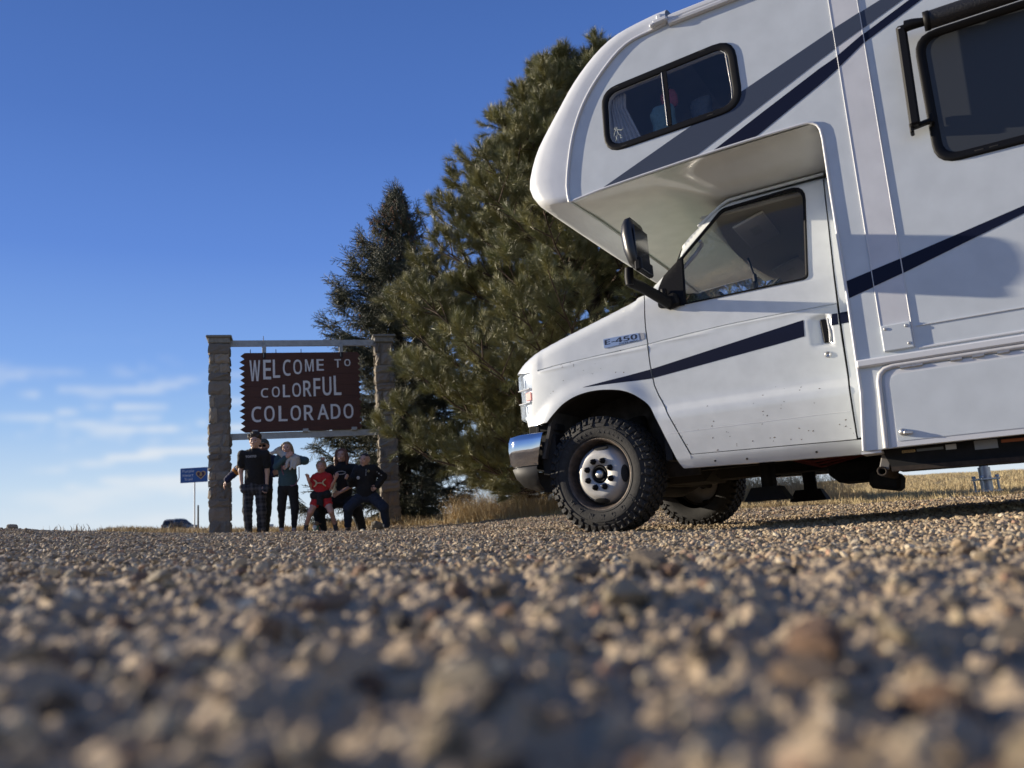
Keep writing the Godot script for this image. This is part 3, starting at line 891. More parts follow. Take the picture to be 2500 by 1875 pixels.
	for i in 4:
		st = mb()
		var a := TAU * i / 4 + 0.06
		var d := Vector3(sin(a), cos(a), 0)
		var tilt := Basis(Vector3(cos(a), -sin(a), 0), (d * 0.72 + Vector3(0, 0, 0.70)).normalized(), (Vector3(0, 0, 0.72) - d * 0.70).normalized())
		ball(st, d * 0.1590 + Vector3(0, 0, 0.0815), Vector3(0.052, 0.004, 0.025), 20, tilt)
		obj("hand_hole", done(st), dark, wh)
	return wh

func make_motorhome() -> void:
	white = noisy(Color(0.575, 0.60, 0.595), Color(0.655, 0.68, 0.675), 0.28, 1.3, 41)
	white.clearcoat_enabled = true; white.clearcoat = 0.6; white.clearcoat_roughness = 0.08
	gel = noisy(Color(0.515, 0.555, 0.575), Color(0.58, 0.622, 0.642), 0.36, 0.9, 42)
	trim = mat(Color(0.600, 0.611, 0.621), 0.4)
	navy = mat(Color(0.0060, 0.0085, 0.026), 0.45)
	slate = mat(Color(0.052, 0.066, 0.10), 0.45)
	black = mat(Color(0.006, 0.006, 0.007), 0.55)
	for m in [navy, slate, black]: m.metallic_specular = 0.28
	rubber = noisy(Color(0.009, 0.0088, 0.0085), Color(0.023, 0.0222, 0.021), 0.8, 4.0, 43, 0.06)
	dark = mat(Color(0.010, 0.010, 0.010), 0.8)
	chrome = mat(Color(0.72, 0.73, 0.75), 0.07, 1.0)
	steel = noisy(Color(0.36, 0.36, 0.355), Color(0.52, 0.52, 0.51), 0.4, 6.0, 44, 0.0, 0.8)
	var rv := thing("motorhome", "white cab-over motorhome with grey and navy swoosh stripes parked on the gravel", "motorhome", RV_AT)
	rv.basis = Basis(RV_X, Vector3.UP, RV_X.cross(Vector3.UP))
	coach(rv)
	cab(rv)
	cabin(rv)
	belly(rv)

func coach(rv: Node3D) -> void:
	var seam := smooth_curve(V([0.775, 2.893, 0.700, 2.883, 0.566, 2.870, 0.465, 2.829, 0.349, 2.737, 0.248, 2.629, 0.172, 2.511, 0.113, 2.369, 0.070, 2.194, 0.052, 2.067, 0.058, 1.977]), 26)
	var front := smooth_curve(V([0.79, 3.005, 0.697, 3.005, 0.483, 2.978, 0.370, 2.940, 0.252, 2.866, 0.128, 2.754, 0.021, 2.626, -0.088, 2.494, -0.166, 2.389, -0.221, 2.266, -0.239, 2.179, -0.229, 2.121, -0.178, 2.040, -0.135, 2.008]), 26)
	# near wall, cut round the windows
	var wall := PackedVector2Array(seam)
	wall.reverse()
	wall.append_array(V([1.2, 2.905, 2.5, 2.93, 7.2, 2.93, 7.3, 2.8, 7.3, 0.293, 1.497, 0.293, 1.526, 0.573, 1.530, 1.068, 1.527, 1.613, 1.530, 1.921, 1.521, 1.989]))
	wall.append_array(V([1.505, 2.012, 1.480, 2.024, 1.440, 2.030, 0.837, 2.024, 0.267, 1.998]))
	if Geometry2D.is_polygon_clockwise(wall): wall.reverse()
	var bunk_out := rounded([Vector2(0.322, 2.205), Vector2(1.158, 2.226), Vector2(1.152, 2.662), Vector2(0.332, 2.620)], [0.115, 0.13, 0.12, 0.115])
	var bunk_in := rounded([Vector2(0.362, 2.248), Vector2(1.108, 2.269), Vector2(1.102, 2.612), Vector2(0.377, 2.577)], [0.08, 0.085, 0.07, 0.08])
	var side_out := rrect(2.010, 1.620, 3.35, 2.318, 0.11)
	var side_in := rrect(2.056, 1.664, 3.305, 2.272, 0.075)
	var st := mb()
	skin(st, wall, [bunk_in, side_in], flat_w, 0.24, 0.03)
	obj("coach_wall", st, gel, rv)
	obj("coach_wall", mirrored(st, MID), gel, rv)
	# nose cap: wraps from the side seam round the front to the other side
	st = mb()
	var rings := []
	for i in front.size():
		var s := seam[i]
		var f := front[i]
		var r := PackedVector3Array()
		var half := []
		for k in [[0.0, SIDE + 0.006], [0.35, SIDE + 0.012], [0.62, SIDE + 0.010], [0.80, SIDE - 0.004], [0.90, SIDE - 0.025], [0.965, SIDE - 0.055], [1.0, SIDE - 0.11], [1.012, SIDE - 0.22], [1.04, SIDE - 0.6], [1.06, MID]]:
			var p: Vector2 = s.lerp(f, k[0])
			half.append(Vector3(p.x, p.y, k[1]))
		for p in half: r.append(p)
		for q in range(half.size() - 2, -1, -1): r.append(Vector3(half[q].x, half[q].y, 2 * MID - half[q].z))
		rings.append(r)
	var foot := PackedVector3Array()
	for p in rings[-1]: foot.append(Vector3(0.075, 1.985 - 0.004, clampf(p.z, -2.226, 0.226)))
	rings.append(foot)
	loft(st, rings, false, false)
	obj("nose_cap", done(st), noisy(Color(0.621, 0.642, 0.658), Color(0.693, 0.714, 0.729), 0.3, 0.8, 45), rv)
	st = mb()                                                      # trim bead along the nose cap seam
	var line := []
	for p in seam: line.append(Vector3(p.x + 0.006, p.y, SIDE + 0.006))
	tube(st, line, 0.010, 8)
	both("seam_bead", done(st), trim, rv)
	# roof
	st = mb()
	var a := PackedVector3Array()
	var b := PackedVector3Array()
	for k in 13:
		var z := lerpf(SIDE, 2 * MID - SIDE, k / 12.0)
		var y := 2.93 + 0.075 * pow(sin(PI * k / 12.0), 0.5)
		a.append(Vector3(0.72, y, z)); b.append(Vector3(7.3, y, z))
	loft(st, [a, b], false, false)
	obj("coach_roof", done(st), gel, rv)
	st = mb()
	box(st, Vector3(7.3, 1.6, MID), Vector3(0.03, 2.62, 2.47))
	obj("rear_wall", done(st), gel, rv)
	# underside of the bunk, dropping in a fairing to the cab roof
	st = mb()
	st.set_smooth_group(0)
	var NX := 30
	var NZ := 40
	var soffit := func(i: int, j: int) -> Vector3:
		var x := lerpf(0.070, 1.535, float(i) / NX)
		var z := lerpf(0.232, 2 * MID - 0.232, float(j) / NZ)
		var zz := minf(z, 2 * MID - z) if z < MID else z
		zz = z if z >= MID else 2 * MID - z
		var drop := 0.115 * smoothstep(0.50, 0.95, x) * smoothstep(0.21, -0.06, zz)
		var bow := 0.020 * smoothstep(0.23, -0.25, zz) * (1 - smoothstep(0.3, 0.9, x))
		var rise := lerpn(x, [0.07, 0.267, 0.837, 1.44, 1.54], [1.982, 1.994, 2.018, 2.022, 2.02])
		return Vector3(x, rise - drop + bow, z)
	for i in NX:
		for j in NZ:
			quad(st, soffit.call(i, j), soffit.call(i + 1, j), soffit.call(i + 1, j + 1), soffit.call(i, j + 1))
	obj("bunk_underside", done(st), noisy(Color(0.49, 0.49, 0.465), Color(0.59, 0.59, 0.565), 0.09, 0.9, 46), rv)
	st = mb()                                                      # joint strip between nose cap and underside
	tube(st, [Vector3(0.075, 1.974, 0.235), Vector3(0.075, 1.990, -0.25), Vector3(0.075, 1.990, -1.75), Vector3(0.075, 1.974, -2.235)], 0.007, 6)
	obj("underside_joint", done(st), steel, rv)
	# edge moulding along the bunk and round the door opening
	st = mb()
	line = [Vector3(0.075, 1.979, SIDE + 0.004)]
	for p in [[0.267, 1.998], [0.55, 2.012], [0.837, 2.024], [1.14, 2.031], [1.43, 2.031], [1.465, 2.029], [1.492, 2.020], [1.511, 2.003], [1.523, 1.975], [1.528, 1.921], [1.527, 1.613], [1.530, 1.068], [1.526, 0.573], [1.498, 0.295]]:
		line.append(Vector3(p[0], p[1], SIDE + 0.004))
	tube(st, line, 0.0075, 8)
	both("opening_moulding", done(st), trim, rv)
	st = mb()                                                      # fold of the wall behind the cab
	var jamb := []
	for p in [[1.511, 2.003], [1.523, 1.975], [1.528, 1.921], [1.527, 1.613], [1.530, 1.068], [1.526, 0.573], [1.498, 0.293]]:
		jamb.append(PackedVector3Array([Vector3(p[0], p[1], SIDE), Vector3(p[0] - 0.012, p[1], 0.10), Vector3(p[0] - 0.02, p[1], -0.16)]))
	loft(st, jamb, false, false)
	both("opening_jamb", done(st), gel, rv)
	# stripes
	for d in [["grey_stripe", slate, [0.267, 2.0, 0.845, 2.0262, 1.210, 2.190, 1.569, 2.354, 1.664, 2.395, 1.790, 2.446, 1.996, 2.531, 2.40, 2.690, 2.62, 2.785, 2.30, 2.690, 1.913, 2.576, 1.790, 2.540, 1.660, 2.500, 1.585, 2.474, 1.16, 2.326, 0.75, 2.180]],
			["navy_stripe", navy, [0.954, 2.031, 1.187, 2.034, 1.551, 2.219, 1.657, 2.278, 1.796, 2.371, 2.077, 2.496, 2.60, 2.720, 2.75, 2.790, 2.40, 2.660, 2.026, 2.518, 1.787, 2.414, 1.659, 2.345, 1.563, 2.309, 1.26, 2.172]],
			["navy_stripe", navy, [1.522, 1.051, 1.786, 1.125, 2.327, 1.293, 2.9, 1.47, 3.3, 1.60, 2.9, 1.50, 2.333, 1.330, 1.789, 1.201, 1.523, 1.142]]]:
		st = mb()
		var poly := V(d[2])
		if Geometry2D.is_polygon_clockwise(poly): poly.reverse()
		var under: Array = [bunk_out]
		skin(st, poly, under, flat_w, 0.3, 0.0, 0.002)
		obj(d[0], st, d[1], rv)
		var panel := V([1.659, 0.885, 1.792, 0.885, 1.792, 2.91, 1.659, 2.905])
		for q in Geometry2D.intersect_polygons(poly, panel):
			st = mb()
			skin(st, q, [], flat_w, 0.3, 0.0, 0.0068)
			obj(d[0], st, d[1], rv)
	st = mb()
	prism(st, V([1.659, 0.885, 1.792, 0.885, 1.792, 2.91, 1.659, 2.905]), Vector3(0, 0, SIDE - 0.004), Vector3.RIGHT, Vector3.UP, Vector3(0, 0, 0.009))
	obj("joint_panel", done(st), noisy(Color(0.529, 0.540, 0.562), Color(0.605, 0.616, 0.637), 0.42, 1.0, 47), rv)
	st = mb()
	tube(st, [Vector3(1.658, 0.885, SIDE + 0.004), Vector3(1.658, 2.90, SIDE + 0.004)], 0.0032, 6)
	tube(st, [Vector3(1.793, 0.76, SIDE + 0.003), Vector3(1.793, 2.91, SIDE + 0.003)], 0.0036, 6)
	obj("joint_bead", done(st), trim, rv)
	st = mb()
	box(st, Vector3(1.723, 0.821, SIDE + 0.006), Vector3(0.134, 0.128, 0.020), Basis(), 0.004)
	var plate := obj("cover_plate", done(st), gel, rv)
	for p in [[1.678, 0.866], [1.770, 0.866], [1.772, 0.780]]:
		st = mb()
		lathe(st, [Vector2(0.008, 0.0), Vector2(0.007, 0.004), Vector2(0.003, 0.005), Vector2(0.0, 0.002)], Vector3(p[0], p[1], SIDE + 0.016), Basis(Vector3.RIGHT, Vector3.BACK, Vector3.DOWN), 10)
		obj("screw", done(st), steel, plate)
	# lower rails and the storage door
	st = mb()
	box(st, Vector3(4.4, 0.716, SIDE + 0.010), Vector3(5.75, 0.040, 0.028), Basis(), 0.008)
	obj("rub_rail", done(st), trim, rv)
	st = mb()
	box(st, Vector3(4.55, 0.752, SIDE + 0.003), Vector3(5.48, 0.012, 0.012), Basis(), 0.003)
	box(st, Vector3(4.55, 0.86, SIDE + 0.0025), Vector3(5.48, 0.004, 0.007))
	obj("skirt_joint", done(st), trim, rv)
	st = mb()
	var path := []
	for p in [[1.598, 0.296], [1.606, 0.45], [1.613, 0.62], [1.622, 0.652], [1.645, 0.674], [1.685, 0.684], [2.4, 0.684], [3.0, 0.684]]: path.append(Vector3(p[0], p[1], SIDE + 0.006))
	tube(st, path, 0.013, 8)
	obj("door_surround", done(st), noisy(Color(0.50, 0.49, 0.46), Color(0.66, 0.65, 0.63), 0.45, 3.0, 48), rv)
	var hatch := rounded([Vector2(1.626, 0.296), Vector2(3.0, 0.290), Vector2(3.0, 0.664), Vector2(1.640, 0.664)], [0.004, 0.004, 0.004, 0.06])
	st = mb()
	prism(st, hatch, Vector3(0, 0, SIDE - 0.004), Vector3.RIGHT, Vector3.UP, Vector3(0, 0, 0.014))
	var door := obj("storage_door", done(st), trim, rv)
	st = mb()
	var face := rounded([Vector2(1.656, 0.322), Vector2(2.97, 0.318), Vector2(2.97, 0.640), Vector2(1.662, 0.640)], [0.003, 0.003, 0.003, 0.045])
	prism(st, face, Vector3(0, 0, SIDE + 0.008), Vector3.RIGHT, Vector3.UP, Vector3(0, 0, 0.005))
	obj("door_panel", done(st), gel, door)
	for x in [1.715, 1.765, 1.93, 2.02, 2.12, 2.30]:
		st = mb()
		tube(st, [Vector3(x, 0.668, SIDE + 0.014), Vector3(x + 0.048, 0.668, SIDE + 0.014)], 0.007, 8)
		obj("hinge", done(st), steel, door)
	st = mb()
	lathe(st, [Vector2(0.017, 0.0), Vector2(0.017, 0.012), Vector2(0.012, 0.020), Vector2(0.0, 0.021)], Vector3(1.682, 0.362, SIDE + 0.012), Basis(Vector3.RIGHT, Vector3.BACK, Vector3.DOWN), 16)
	box(st, Vector3(1.706, 0.356, SIDE + 0.029), Vector3(0.040, 0.016, 0.012), Basis(Vector3.BACK, -0.15), 0.004)
	obj("latch", done(st), steel, door)
	# bunk window
	var win := sub("bunk_window", rv)
	st = mb()
	frame_ring(st, bunk_out, bunk_in, SIDE - 0.006, 0.0145)
	obj("frame", done(st), black, win)
	st = mb()
	prism(st, V([0.722, 2.262, 0.746, 2.262, 0.749, 2.600, 0.722, 2.598]), Vector3(0, 0, SIDE - 0.006), Vector3.RIGHT, Vector3.UP, Vector3(0, 0, 0.012))
	obj("mullion", done(st), black, win)
	st = mb()
	tube(st, [Vector3(0.720, 2.263, SIDE + 0.005), Vector3(0.720, 2.597, SIDE + 0.005)], 0.0025, 6)
	obj("window_channel", done(st), steel, win)
	st = mb()
	tube(st, [Vector3(1.098, 2.30, SIDE + 0.003), Vector3(1.102, 2.36, SIDE + 0.003), Vector3(1.093, 2.58, SIDE + 0.003), Vector3(1.07, 2.605, SIDE + 0.003)], 0.0016, 6)
	obj("window_channel", done(st), steel, win)
	var dim := glass(Color(0.008, 0.010, 0.013), 0.25)
	for pane in [[0.355, 2.243, 0.725, 2.60, -0.004], [0.743, 2.255, 1.112, 2.615, 0.002]]:
		st = mb()
		quad(st, Vector3(pane[0], pane[1], SIDE + pane[4]), Vector3(pane[2], pane[1] + 0.01, SIDE + pane[4]), Vector3(pane[2], pane[3] + 0.012, SIDE + pane[4]), Vector3(pane[0], pane[3], SIDE + pane[4]))
		obj("pane", done(st), dim, win)
	for p in [[0.435, 2.6065], [0.97, 2.638], [0.45, 2.224], [0.97, 2.243]]:
		st = mb()
		box(st, Vector3(p[0], p[1], SIDE + 0.0075), Vector3(0.035, 0.007, 0.004), Basis(), 0.001)
		obj("weep_cover", done(st), rubber, win)
	# the outline of a walking figure stuck to the glass
	st = mb()
	var fig := [[0.400, 2.345], [0.408, 2.350], [0.420, 2.338], [0.440, 2.330], [0.452, 2.338]]
	for pair in [[0, 1], [1, 2], [2, 3], [3, 4]]: tube(st, [Vector3(fig[pair[0]][0], fig[pair[0]][1], SIDE), Vector3(fig[pair[1]][0], fig[pair[1]][1], SIDE)], 0.0018, 4)
	for l in [[[0.396, 2.352], [0.404, 2.361], [0.413, 2.356], [0.412, 2.345], [0.402, 2.342], [0.396, 2.352]], [[0.404, 2.342], [0.394, 2.322], [0.388, 2.304]], [[0.412, 2.342], [0.418, 2.312], [0.402, 2.300], [0.404, 2.282], [0.394, 2.272]], [[0.418, 2.312], [0.434, 2.298], [0.428, 2.284], [0.440, 2.282]]]:
		var pp := []
		for q in l: pp.append(Vector3(q[0], q[1], SIDE))
		tube(st, pp, 0.0017, 4)
	obj("window_sticker", done(st), mat(Color(0.55, 0.6, 0.55), 0.6), win)
	st = mb()                                                      # grey curtain gathered at the front end
	rings = []
	for k in 9:
		var y := lerpf(2.26, 2.60, k / 8.0)
		var r := PackedVector3Array()
		for j in 25:
			var x := 0.36 + (0.10 + 0.09 * absf(k - 6.0) / 6.0 * (1.0 if k < 6 else 0.3)) * j / 24.0
			r.append(Vector3(x, y - 0.02 * j / 24.0, 0.19 + 0.014 * sin(j * 1.7 + k * 0.3)))
		rings.append(r)
	loft(st, rings, false, false)
	obj("curtain", done(st), noisy(Color(0.40, 0.42, 0.45), Color(0.55, 0.57, 0.60), 0.9, 6.0, 49), rv)
	st = mb()
	box(st, Vector3(0.75, 2.17, -0.9), Vector3(1.2, 0.14, 2.1), Basis(), 0.05)
	obj("mattress", done(st), mat(Color(0.42, 0.42, 0.44), 0.9), rv)
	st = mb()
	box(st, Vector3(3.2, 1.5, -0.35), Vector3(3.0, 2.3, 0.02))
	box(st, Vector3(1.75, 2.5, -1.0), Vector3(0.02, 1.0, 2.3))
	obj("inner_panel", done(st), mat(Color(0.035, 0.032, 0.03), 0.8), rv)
	# big side window
	win = sub("side_window", rv)
	st = mb()
	frame_ring(st, side_out, side_in, SIDE - 0.006, 0.018)
	obj("frame", done(st), black, win)
	st = mb()
	quad(st, Vector3(2.05, 1.658, SIDE + 0.004), Vector3(3.31, 1.658, SIDE + 0.004), Vector3(3.31, 2.278, SIDE + 0.004), Vector3(2.05, 2.278, SIDE + 0.004))
	obj("pane", done(st), mat(Color(0.030, 0.034, 0.038), 0.5), win)
	for x in [2.20, 2.26]:
		st = mb()
		box(st, Vector3(x, 1.642, SIDE + 0.0105), Vector3(0.035, 0.007, 0.004), Basis(), 0.001)
		obj("weep_cover", done(st), rubber, win)
	# slide topper awning with its arm
	var aw := sub("window_awning", rv)
	st = mb()
	tube(st, [Vector3(2.085, 2.322, SIDE + 0.095), Vector3(3.42, 2.322, SIDE + 0.095)], 0.044, 20)
	obj("roller", done(st), noisy(Color(0.008, 0.008, 0.009), Color(0.020, 0.020, 0.022), 0.6, 9.0, 50, 0.2), aw)
	st = mb()
	lathe(st, [Vector2(0.0, 0.0), Vector2(0.046, 0.0), Vector2(0.048, 0.02), Vector2(0.046, 0.028)], Vector3(2.068, 2.322, SIDE + 0.095), Basis(Vector3.UP, Vector3.RIGHT, Vector3.BACK), 20)
	tube(st, [Vector3(1.985, 2.335, SIDE + 0.088), Vector3(2.02, 2.332, SIDE + 0.092), Vector3(2.072, 2.322, SIDE + 0.095)], [0.028, 0.026, 0.020], 12)
	obj("end_cap", done(st), black, aw)
	st = mb()
	box(st, Vector3(1.962, 2.085, SIDE + 0.072), Vector3(0.048, 0.53, 0.045), Basis(Vector3.BACK, -0.025), 0.010)
	obj("arm", done(st), black, aw)
	st = mb()
	box(st, Vector3(1.985, 1.832, SIDE + 0.045), Vector3(0.10, 0.022, 0.035), Basis(Vector3.BACK, 0.12), 0.006)
	box(st, Vector3(1.938, 1.818, SIDE + 0.045), Vector3(0.018, 0.05, 0.055), Basis(), 0.005)
	box(st, Vector3(2.030, 1.845, SIDE + 0.040), Vector3(0.02, 0.05, 0.05), Basis(), 0.005)
	obj("arm_bracket", done(st), black, aw)
	st = mb()
	box(st, Vector3(1.960, 2.33, SIDE + 0.1), Vector3(0.012, 0.006, 0.002))
	obj("arm_mark", done(st), mat(Color(0.5, 0.5, 0.5), 0.5), aw)
	# gutter rail with its end spout at the roof edge
	st = mb()
	var gut := V([0.0, -0.028, 0.012, -0.030, 0.030, -0.026, 0.034, -0.012, 0.028, -0.004, 0.016, -0.002, 0.022, 0.012, 0.020, 0.030, 0.008, 0.044, 0.0, 0.046])
	prism(st, gut, Vector3(0.80, 2.895, SIDE), Vector3.BACK, Vector3(0.005, 1, 0), Vector3(6.4, 0.03, 0))
	both("roof_gutter", done(st), trim, rv)
	st = mb()
	box(st, Vector3(0.755, 2.905, SIDE + 0.022), Vector3(0.085, 0.028, 0.05), Basis(Vector3.BACK, 0.05), 0.006)
	box(st, Vector3(0.745, 2.935, SIDE + 0.012), Vector3(0.030, 0.050, 0.022), Basis(), 0.006)
	box(st, Vector3(0.705, 2.893, SIDE + 0.032), Vector3(0.030, 0.020, 0.034), Basis(Vector3.BACK, 0.35), 0.006)
	both("gutter_spout", done(st), trim, rv)

func frame_ring(st: SurfaceTool, outer: PackedVector2Array, inner: PackedVector2Array, z: float, t: float) -> void:
	# a moulded frame: both outlines have the same number of points
	var rows := []
	for k in [[0.0, 0.0], [0.02, 0.6], [0.12, 0.92], [0.35, 1.0], [0.8, 0.85], [0.97, 0.6], [1.0, 0.0]]:
		var r := PackedVector3Array()
		for i in outer.size():
			var p := outer[i].lerp(inner[i], k[0])
			r.append(Vector3(p.x, p.y, z + t * k[1]))
		rows.append(r)
	loft(st, rows, true, false)

func cab(rv: Node3D) -> void:
	var arch := arc_pts()
	var fender := PackedVector2Array(arch)
	fender.append_array(V([-0.487, 0.690, -0.495, 0.744, -0.465, 0.796, -0.432, 0.846, -0.421, 1.013, -0.443, 1.036, -0.591, 1.058, -0.578, 1.083, -0.551, 1.106, -0.508, 1.135, -0.430, 1.168, -0.353, 1.192, -0.152, 1.245, 0.146, 1.327, 0.290, 1.372, 0.339, 1.406, 0.372, 1.400, 0.382, 1.345, 0.376, 1.170, 0.382, 1.060, 0.385, 0.939, 0.396, 0.818, 0.417, 0.752, 0.500, 0.556, 0.565, 0.397, 0.575, 0.323]))
	if Geometry2D.is_polygon_clockwise(fender): fender.reverse()
	var door := V([0.583, 0.396, 1.446, 0.374, 1.447, 0.692, 1.446, 0.887, 1.448, 1.05, 1.452, 1.30, 1.458, 1.872, 1.2, 1.872, 0.908, 1.865, 0.863, 1.851, 0.848, 1.840, 0.675, 1.713, 0.404, 1.441, 0.378, 1.404, 0.388, 1.345, 0.384, 1.170, 0.390, 1.060, 0.393, 0.939, 0.404, 0.818, 0.425, 0.752, 0.508, 0.556, 0.573, 0.399])
	if Geometry2D.is_polygon_clockwise(door): door.reverse()
	var opening := rounded([Vector2(0.622, 1.262), Vector2(1.326, 1.262), Vector2(1.364, 1.845), Vector2(0.880, 1.822), Vector2(0.612, 1.562)], [0.01, 0.03, 0.09, 0.08, 0.02])
	var st := mb()
	creased(st, fender, [], 0.02, 0.02)
	both("front_fender", st, white, rv)
	st = mb()
	creased(st, door, [opening], 0.02, 0.025)
	var dr := both("cab_door", st, white, rv)
	st = mb()
	skin(st, V([0.519, 0.322, 1.495, 0.296, 1.495, 0.368, 0.568, 0.393]), [], cab_w, 0.04, 0.05)
	var sill := both("rocker_panel", st, white, rv)
	for p in [[0.70, 0.345], [0.875, 0.337], [1.24, 0.333]]:
		st = mb()
		ball(st, Vector3(p[0], p[1], cab_w(p[0], p[1]) + 0.0005), Vector3(0.007, 0.007, 0.002), 10)
		obj("drain_hole", done(st), dark, sill)
	st = mb()
	skin(st, V([1.454, 0.38, 1.56, 0.38, 1.56, 1.99, 1.464, 1.90]), [], cab_w, 0.05, 0.04, -0.003)
	both("cab_pillar", st, white, rv)
	# dark gaps seen through the shut lines
	st = mb()
	skin(st, V([0.50, 0.32, 0.62, 0.32, 0.62, 0.40, 0.47, 0.80, 0.43, 1.38, 0.33, 1.38, 0.34, 0.80]), [], func(x, y): return cab_w(x, y) - 0.022, 0.05, 0.0)
	both("door_seal", st, dark, rv)
	st = mb()
	skin(st, V([1.42, 0.36, 1.49, 0.36, 1.49, 1.88, 1.42, 1.88]), [], func(x, y): return cab_w(x, y) - 0.024, 0.05, 0.0)
	both("door_seal", st, dark, rv)
	# stripe along fender and door
	var swoosh := V([-0.055, 0.873, 0.388, 0.860, 1.128, 0.933, 1.267, 0.949, 1.273, 1.039, 1.140, 1.020, 0.390, 0.915])
	for piece in [swoosh, V([1.408, 0.980, 1.4445, 0.9805, 1.4455, 1.0415, 1.417, 1.042])]:
		for host in [fender, door]:
			for q in Geometry2D.intersect_polygons(piece, host):
				st = mb()
				skin(st, q, [], cab_w, 0.028, 0.0, 0.0012)
				obj("navy_stripe", st, navy, rv)
	st = mb()
	skin(st, V([1.454, 0.9815, 1.500, 0.982, 1.507, 1.042, 1.454, 1.0415]), [], cab_w, 0.05, 0.0, -0.0015)
	obj("navy_stripe", st, navy, rv)
	# scuffs, bug spots and dried mud on the lower panels
	st = mb()
	for i in 70:
		var p := Vector2(rng.randf_range(0.45, 1.44), 0.40 + 0.32 * pow(rng.randf(), 1.5)) if i < 50 else Vector2(rng.randf_range(-0.3, 0.35), rng.randf_range(0.86, 1.15))
		if p.x < 0.42 + (0.75 - p.y) * 0.45 and i < 50: continue
		var r := rng.randf_range(0.0012, 0.0032)
		ball(st, Vector3(p.x, p.y, cab_w(p.x, p.y) + 0.0002), Vector3(r * rng.randf_range(1.0, 2.6), r, 0.0006), 6, Basis(Vector3.BACK, rng.randf_range(-0.4, 0.9)))
	var specks := obj("mud_specks", done(st), mat(Color(0.13, 0.11, 0.085), 0.9), rv)
	specks.set_meta("kind", "stuff")
	st = mb()
	skin(st, V([0.452, 0.5245, 1.436, 0.5185, 1.436, 0.5210, 0.452, 0.5270]), [], cab_w, 0.03, 0.0, 0.0012)
	obj("scuff_line", st, mat(Color(0.74, 0.74, 0.73), 0.5), rv)
	# door furniture
	st = mb()
	box(st, Vector3(1.370, 0.962, cab_w(1.36, 0.96) + 0.006), Vector3(0.032, 0.128, 0.014), Basis(Vector3.BACK, 0.05), 0.007)
	var hd := obj("door_handle", done(st), black, dr)
	st = mb()
	tube(st, [Vector3(1.392, 1.025, cab_w(1.41, 0.96) - 0.004), Vector3(1.394, 0.96, cab_w(1.41, 0.96) - 0.002), Vector3(1.388, 0.895, cab_w(1.41, 0.96) - 0.004)], 0.0035, 8)
	obj("handle_rim", done(st), trim, dr)
	st = mb()
	lathe(st, [Vector2(0.017, 0.0), Vector2(0.0165, 0.004), Vector2(0.012, 0.006), Vector2(0.010, 0.003), Vector2(0.004, 0.003), Vector2(0.0, 0.0015)], Vector3(1.370, 0.832, cab_w(1.37, 0.832)), Basis(Vector3.RIGHT, Vector3.BACK, Vector3.DOWN), 18)
	obj("door_lock", done(st), steel, dr)
	# window: seal, mirror sail, glass
	var inner := PackedVector2Array()
	var mid_ := Vector2(1.0, 1.53)
	for p in opening: inner.append(p + (mid_ - p).normalized() * 0.022)
	st = mb()
	var rows := []
	for k in [[0.0, -0.008], [0.05, 0.006], [0.5, 0.007], [1.0, -0.010]]:
		var r := PackedVector3Array()
		for i in opening.size():
			var p := opening[i].lerp(inner[i], k[0])
			r.append(Vector3(p.x, p.y, cab_w(p.x, p.y) + k[1]))
		rows.append(r)
	loft(st, rows, true, false)
	both("window_seal", done(st), black, rv)
	st = mb()
	skin(st, opening, [], func(x, y): return cab_w(x, y) - 0.007, 0.06, 0.0)
	both("door_window", st, glass(Color(0.02, 0.04, 0.034), 0.08), rv)
	st = mb()
	skin(st, rounded([Vector2(0.470, 1.268), Vector2(0.630, 1.258), Vector2(0.630, 1.572), Vector2(0.600, 1.555), Vector2(0.512, 1.478), Vector2(0.478, 1.395)], [0.03, 0.0, 0.0, 0.02, 0.03, 0.03]), [], func(x, y): return cab_w(x, y) + 0.011, 0.03, 0.02)
	both("mirror_sail", st, black, rv)
	side_mirror(rv)
	# hood, cowl, screen, roof
	var rings := []
	for i in 11:
		var x := lerpf(-0.575, 0.345, i / 10.0)
		var y := lerpn(x, HOODX, HOODY)
		var w0 := cab_w(x, y)
		var r := PackedVector3Array()
		for k in 15:
			var t := k / 14.0
			var z := lerpf(w0, 2 * MID - w0, t)
			r.append(Vector3(x - 0.06 * sin(PI * t), y - 0.004 + 0.05 * pow(sin(PI * t), 0.7), z))
		rings.append(r)
	st = mb()
	loft(st, rings, false, false)
	obj("hood", done(st), white, rv)
	rings = []
	for i in 9:
		var t := i / 8.0
		var p := Vector2(0.352, 1.405).lerp(Vector2(0.868, 1.852), t)
		var w0 := cab_w(p.x + 0.02, p.y) - 0.030
		var r := PackedVector3Array()
		for k in 15:
			var s := k / 14.0
			r.append(Vector3(p.x - (0.14 - 0.05 * t) * pow(sin(PI * s), 0.8), p.y, lerpf(w0, 2 * MID - w0, s)))
		rings.append(r)
	st = mb()
	loft(st, rings, false, false)
	obj("windshield", done(st), glass(Color(0.30, 0.52, 0.44), 0.24), rv)
	st = mb()
	var edge := []
	for r in rings: edge.append(r[0] + Vector3(-0.006, 0.006, -0.012))
	tube(st, edge, 0.006, 6)
	both("windshield_seal", done(st), black, rv)
	rings = []
	for i in 9:
		var x := lerpf(0.84, 1.56, i / 8.0)
		var r := PackedVector3Array()
		var w0 := cab_w(maxf(x, 0.93), 1.865)
		for k in 13:
			var s := k / 12.0
			r.append(Vector3(x - (0.09 * sin(PI * s) if i == 0 else 0.0), 1.862 + 0.03 * pow(sin(PI * s), 0.6), lerpf(w0, 2 * MID - w0, s)))
		rings.append(r)
	st = mb()
	loft(st, rings, false, false)
	obj("cab_roof", done(st), white, rv)
	st = mb()
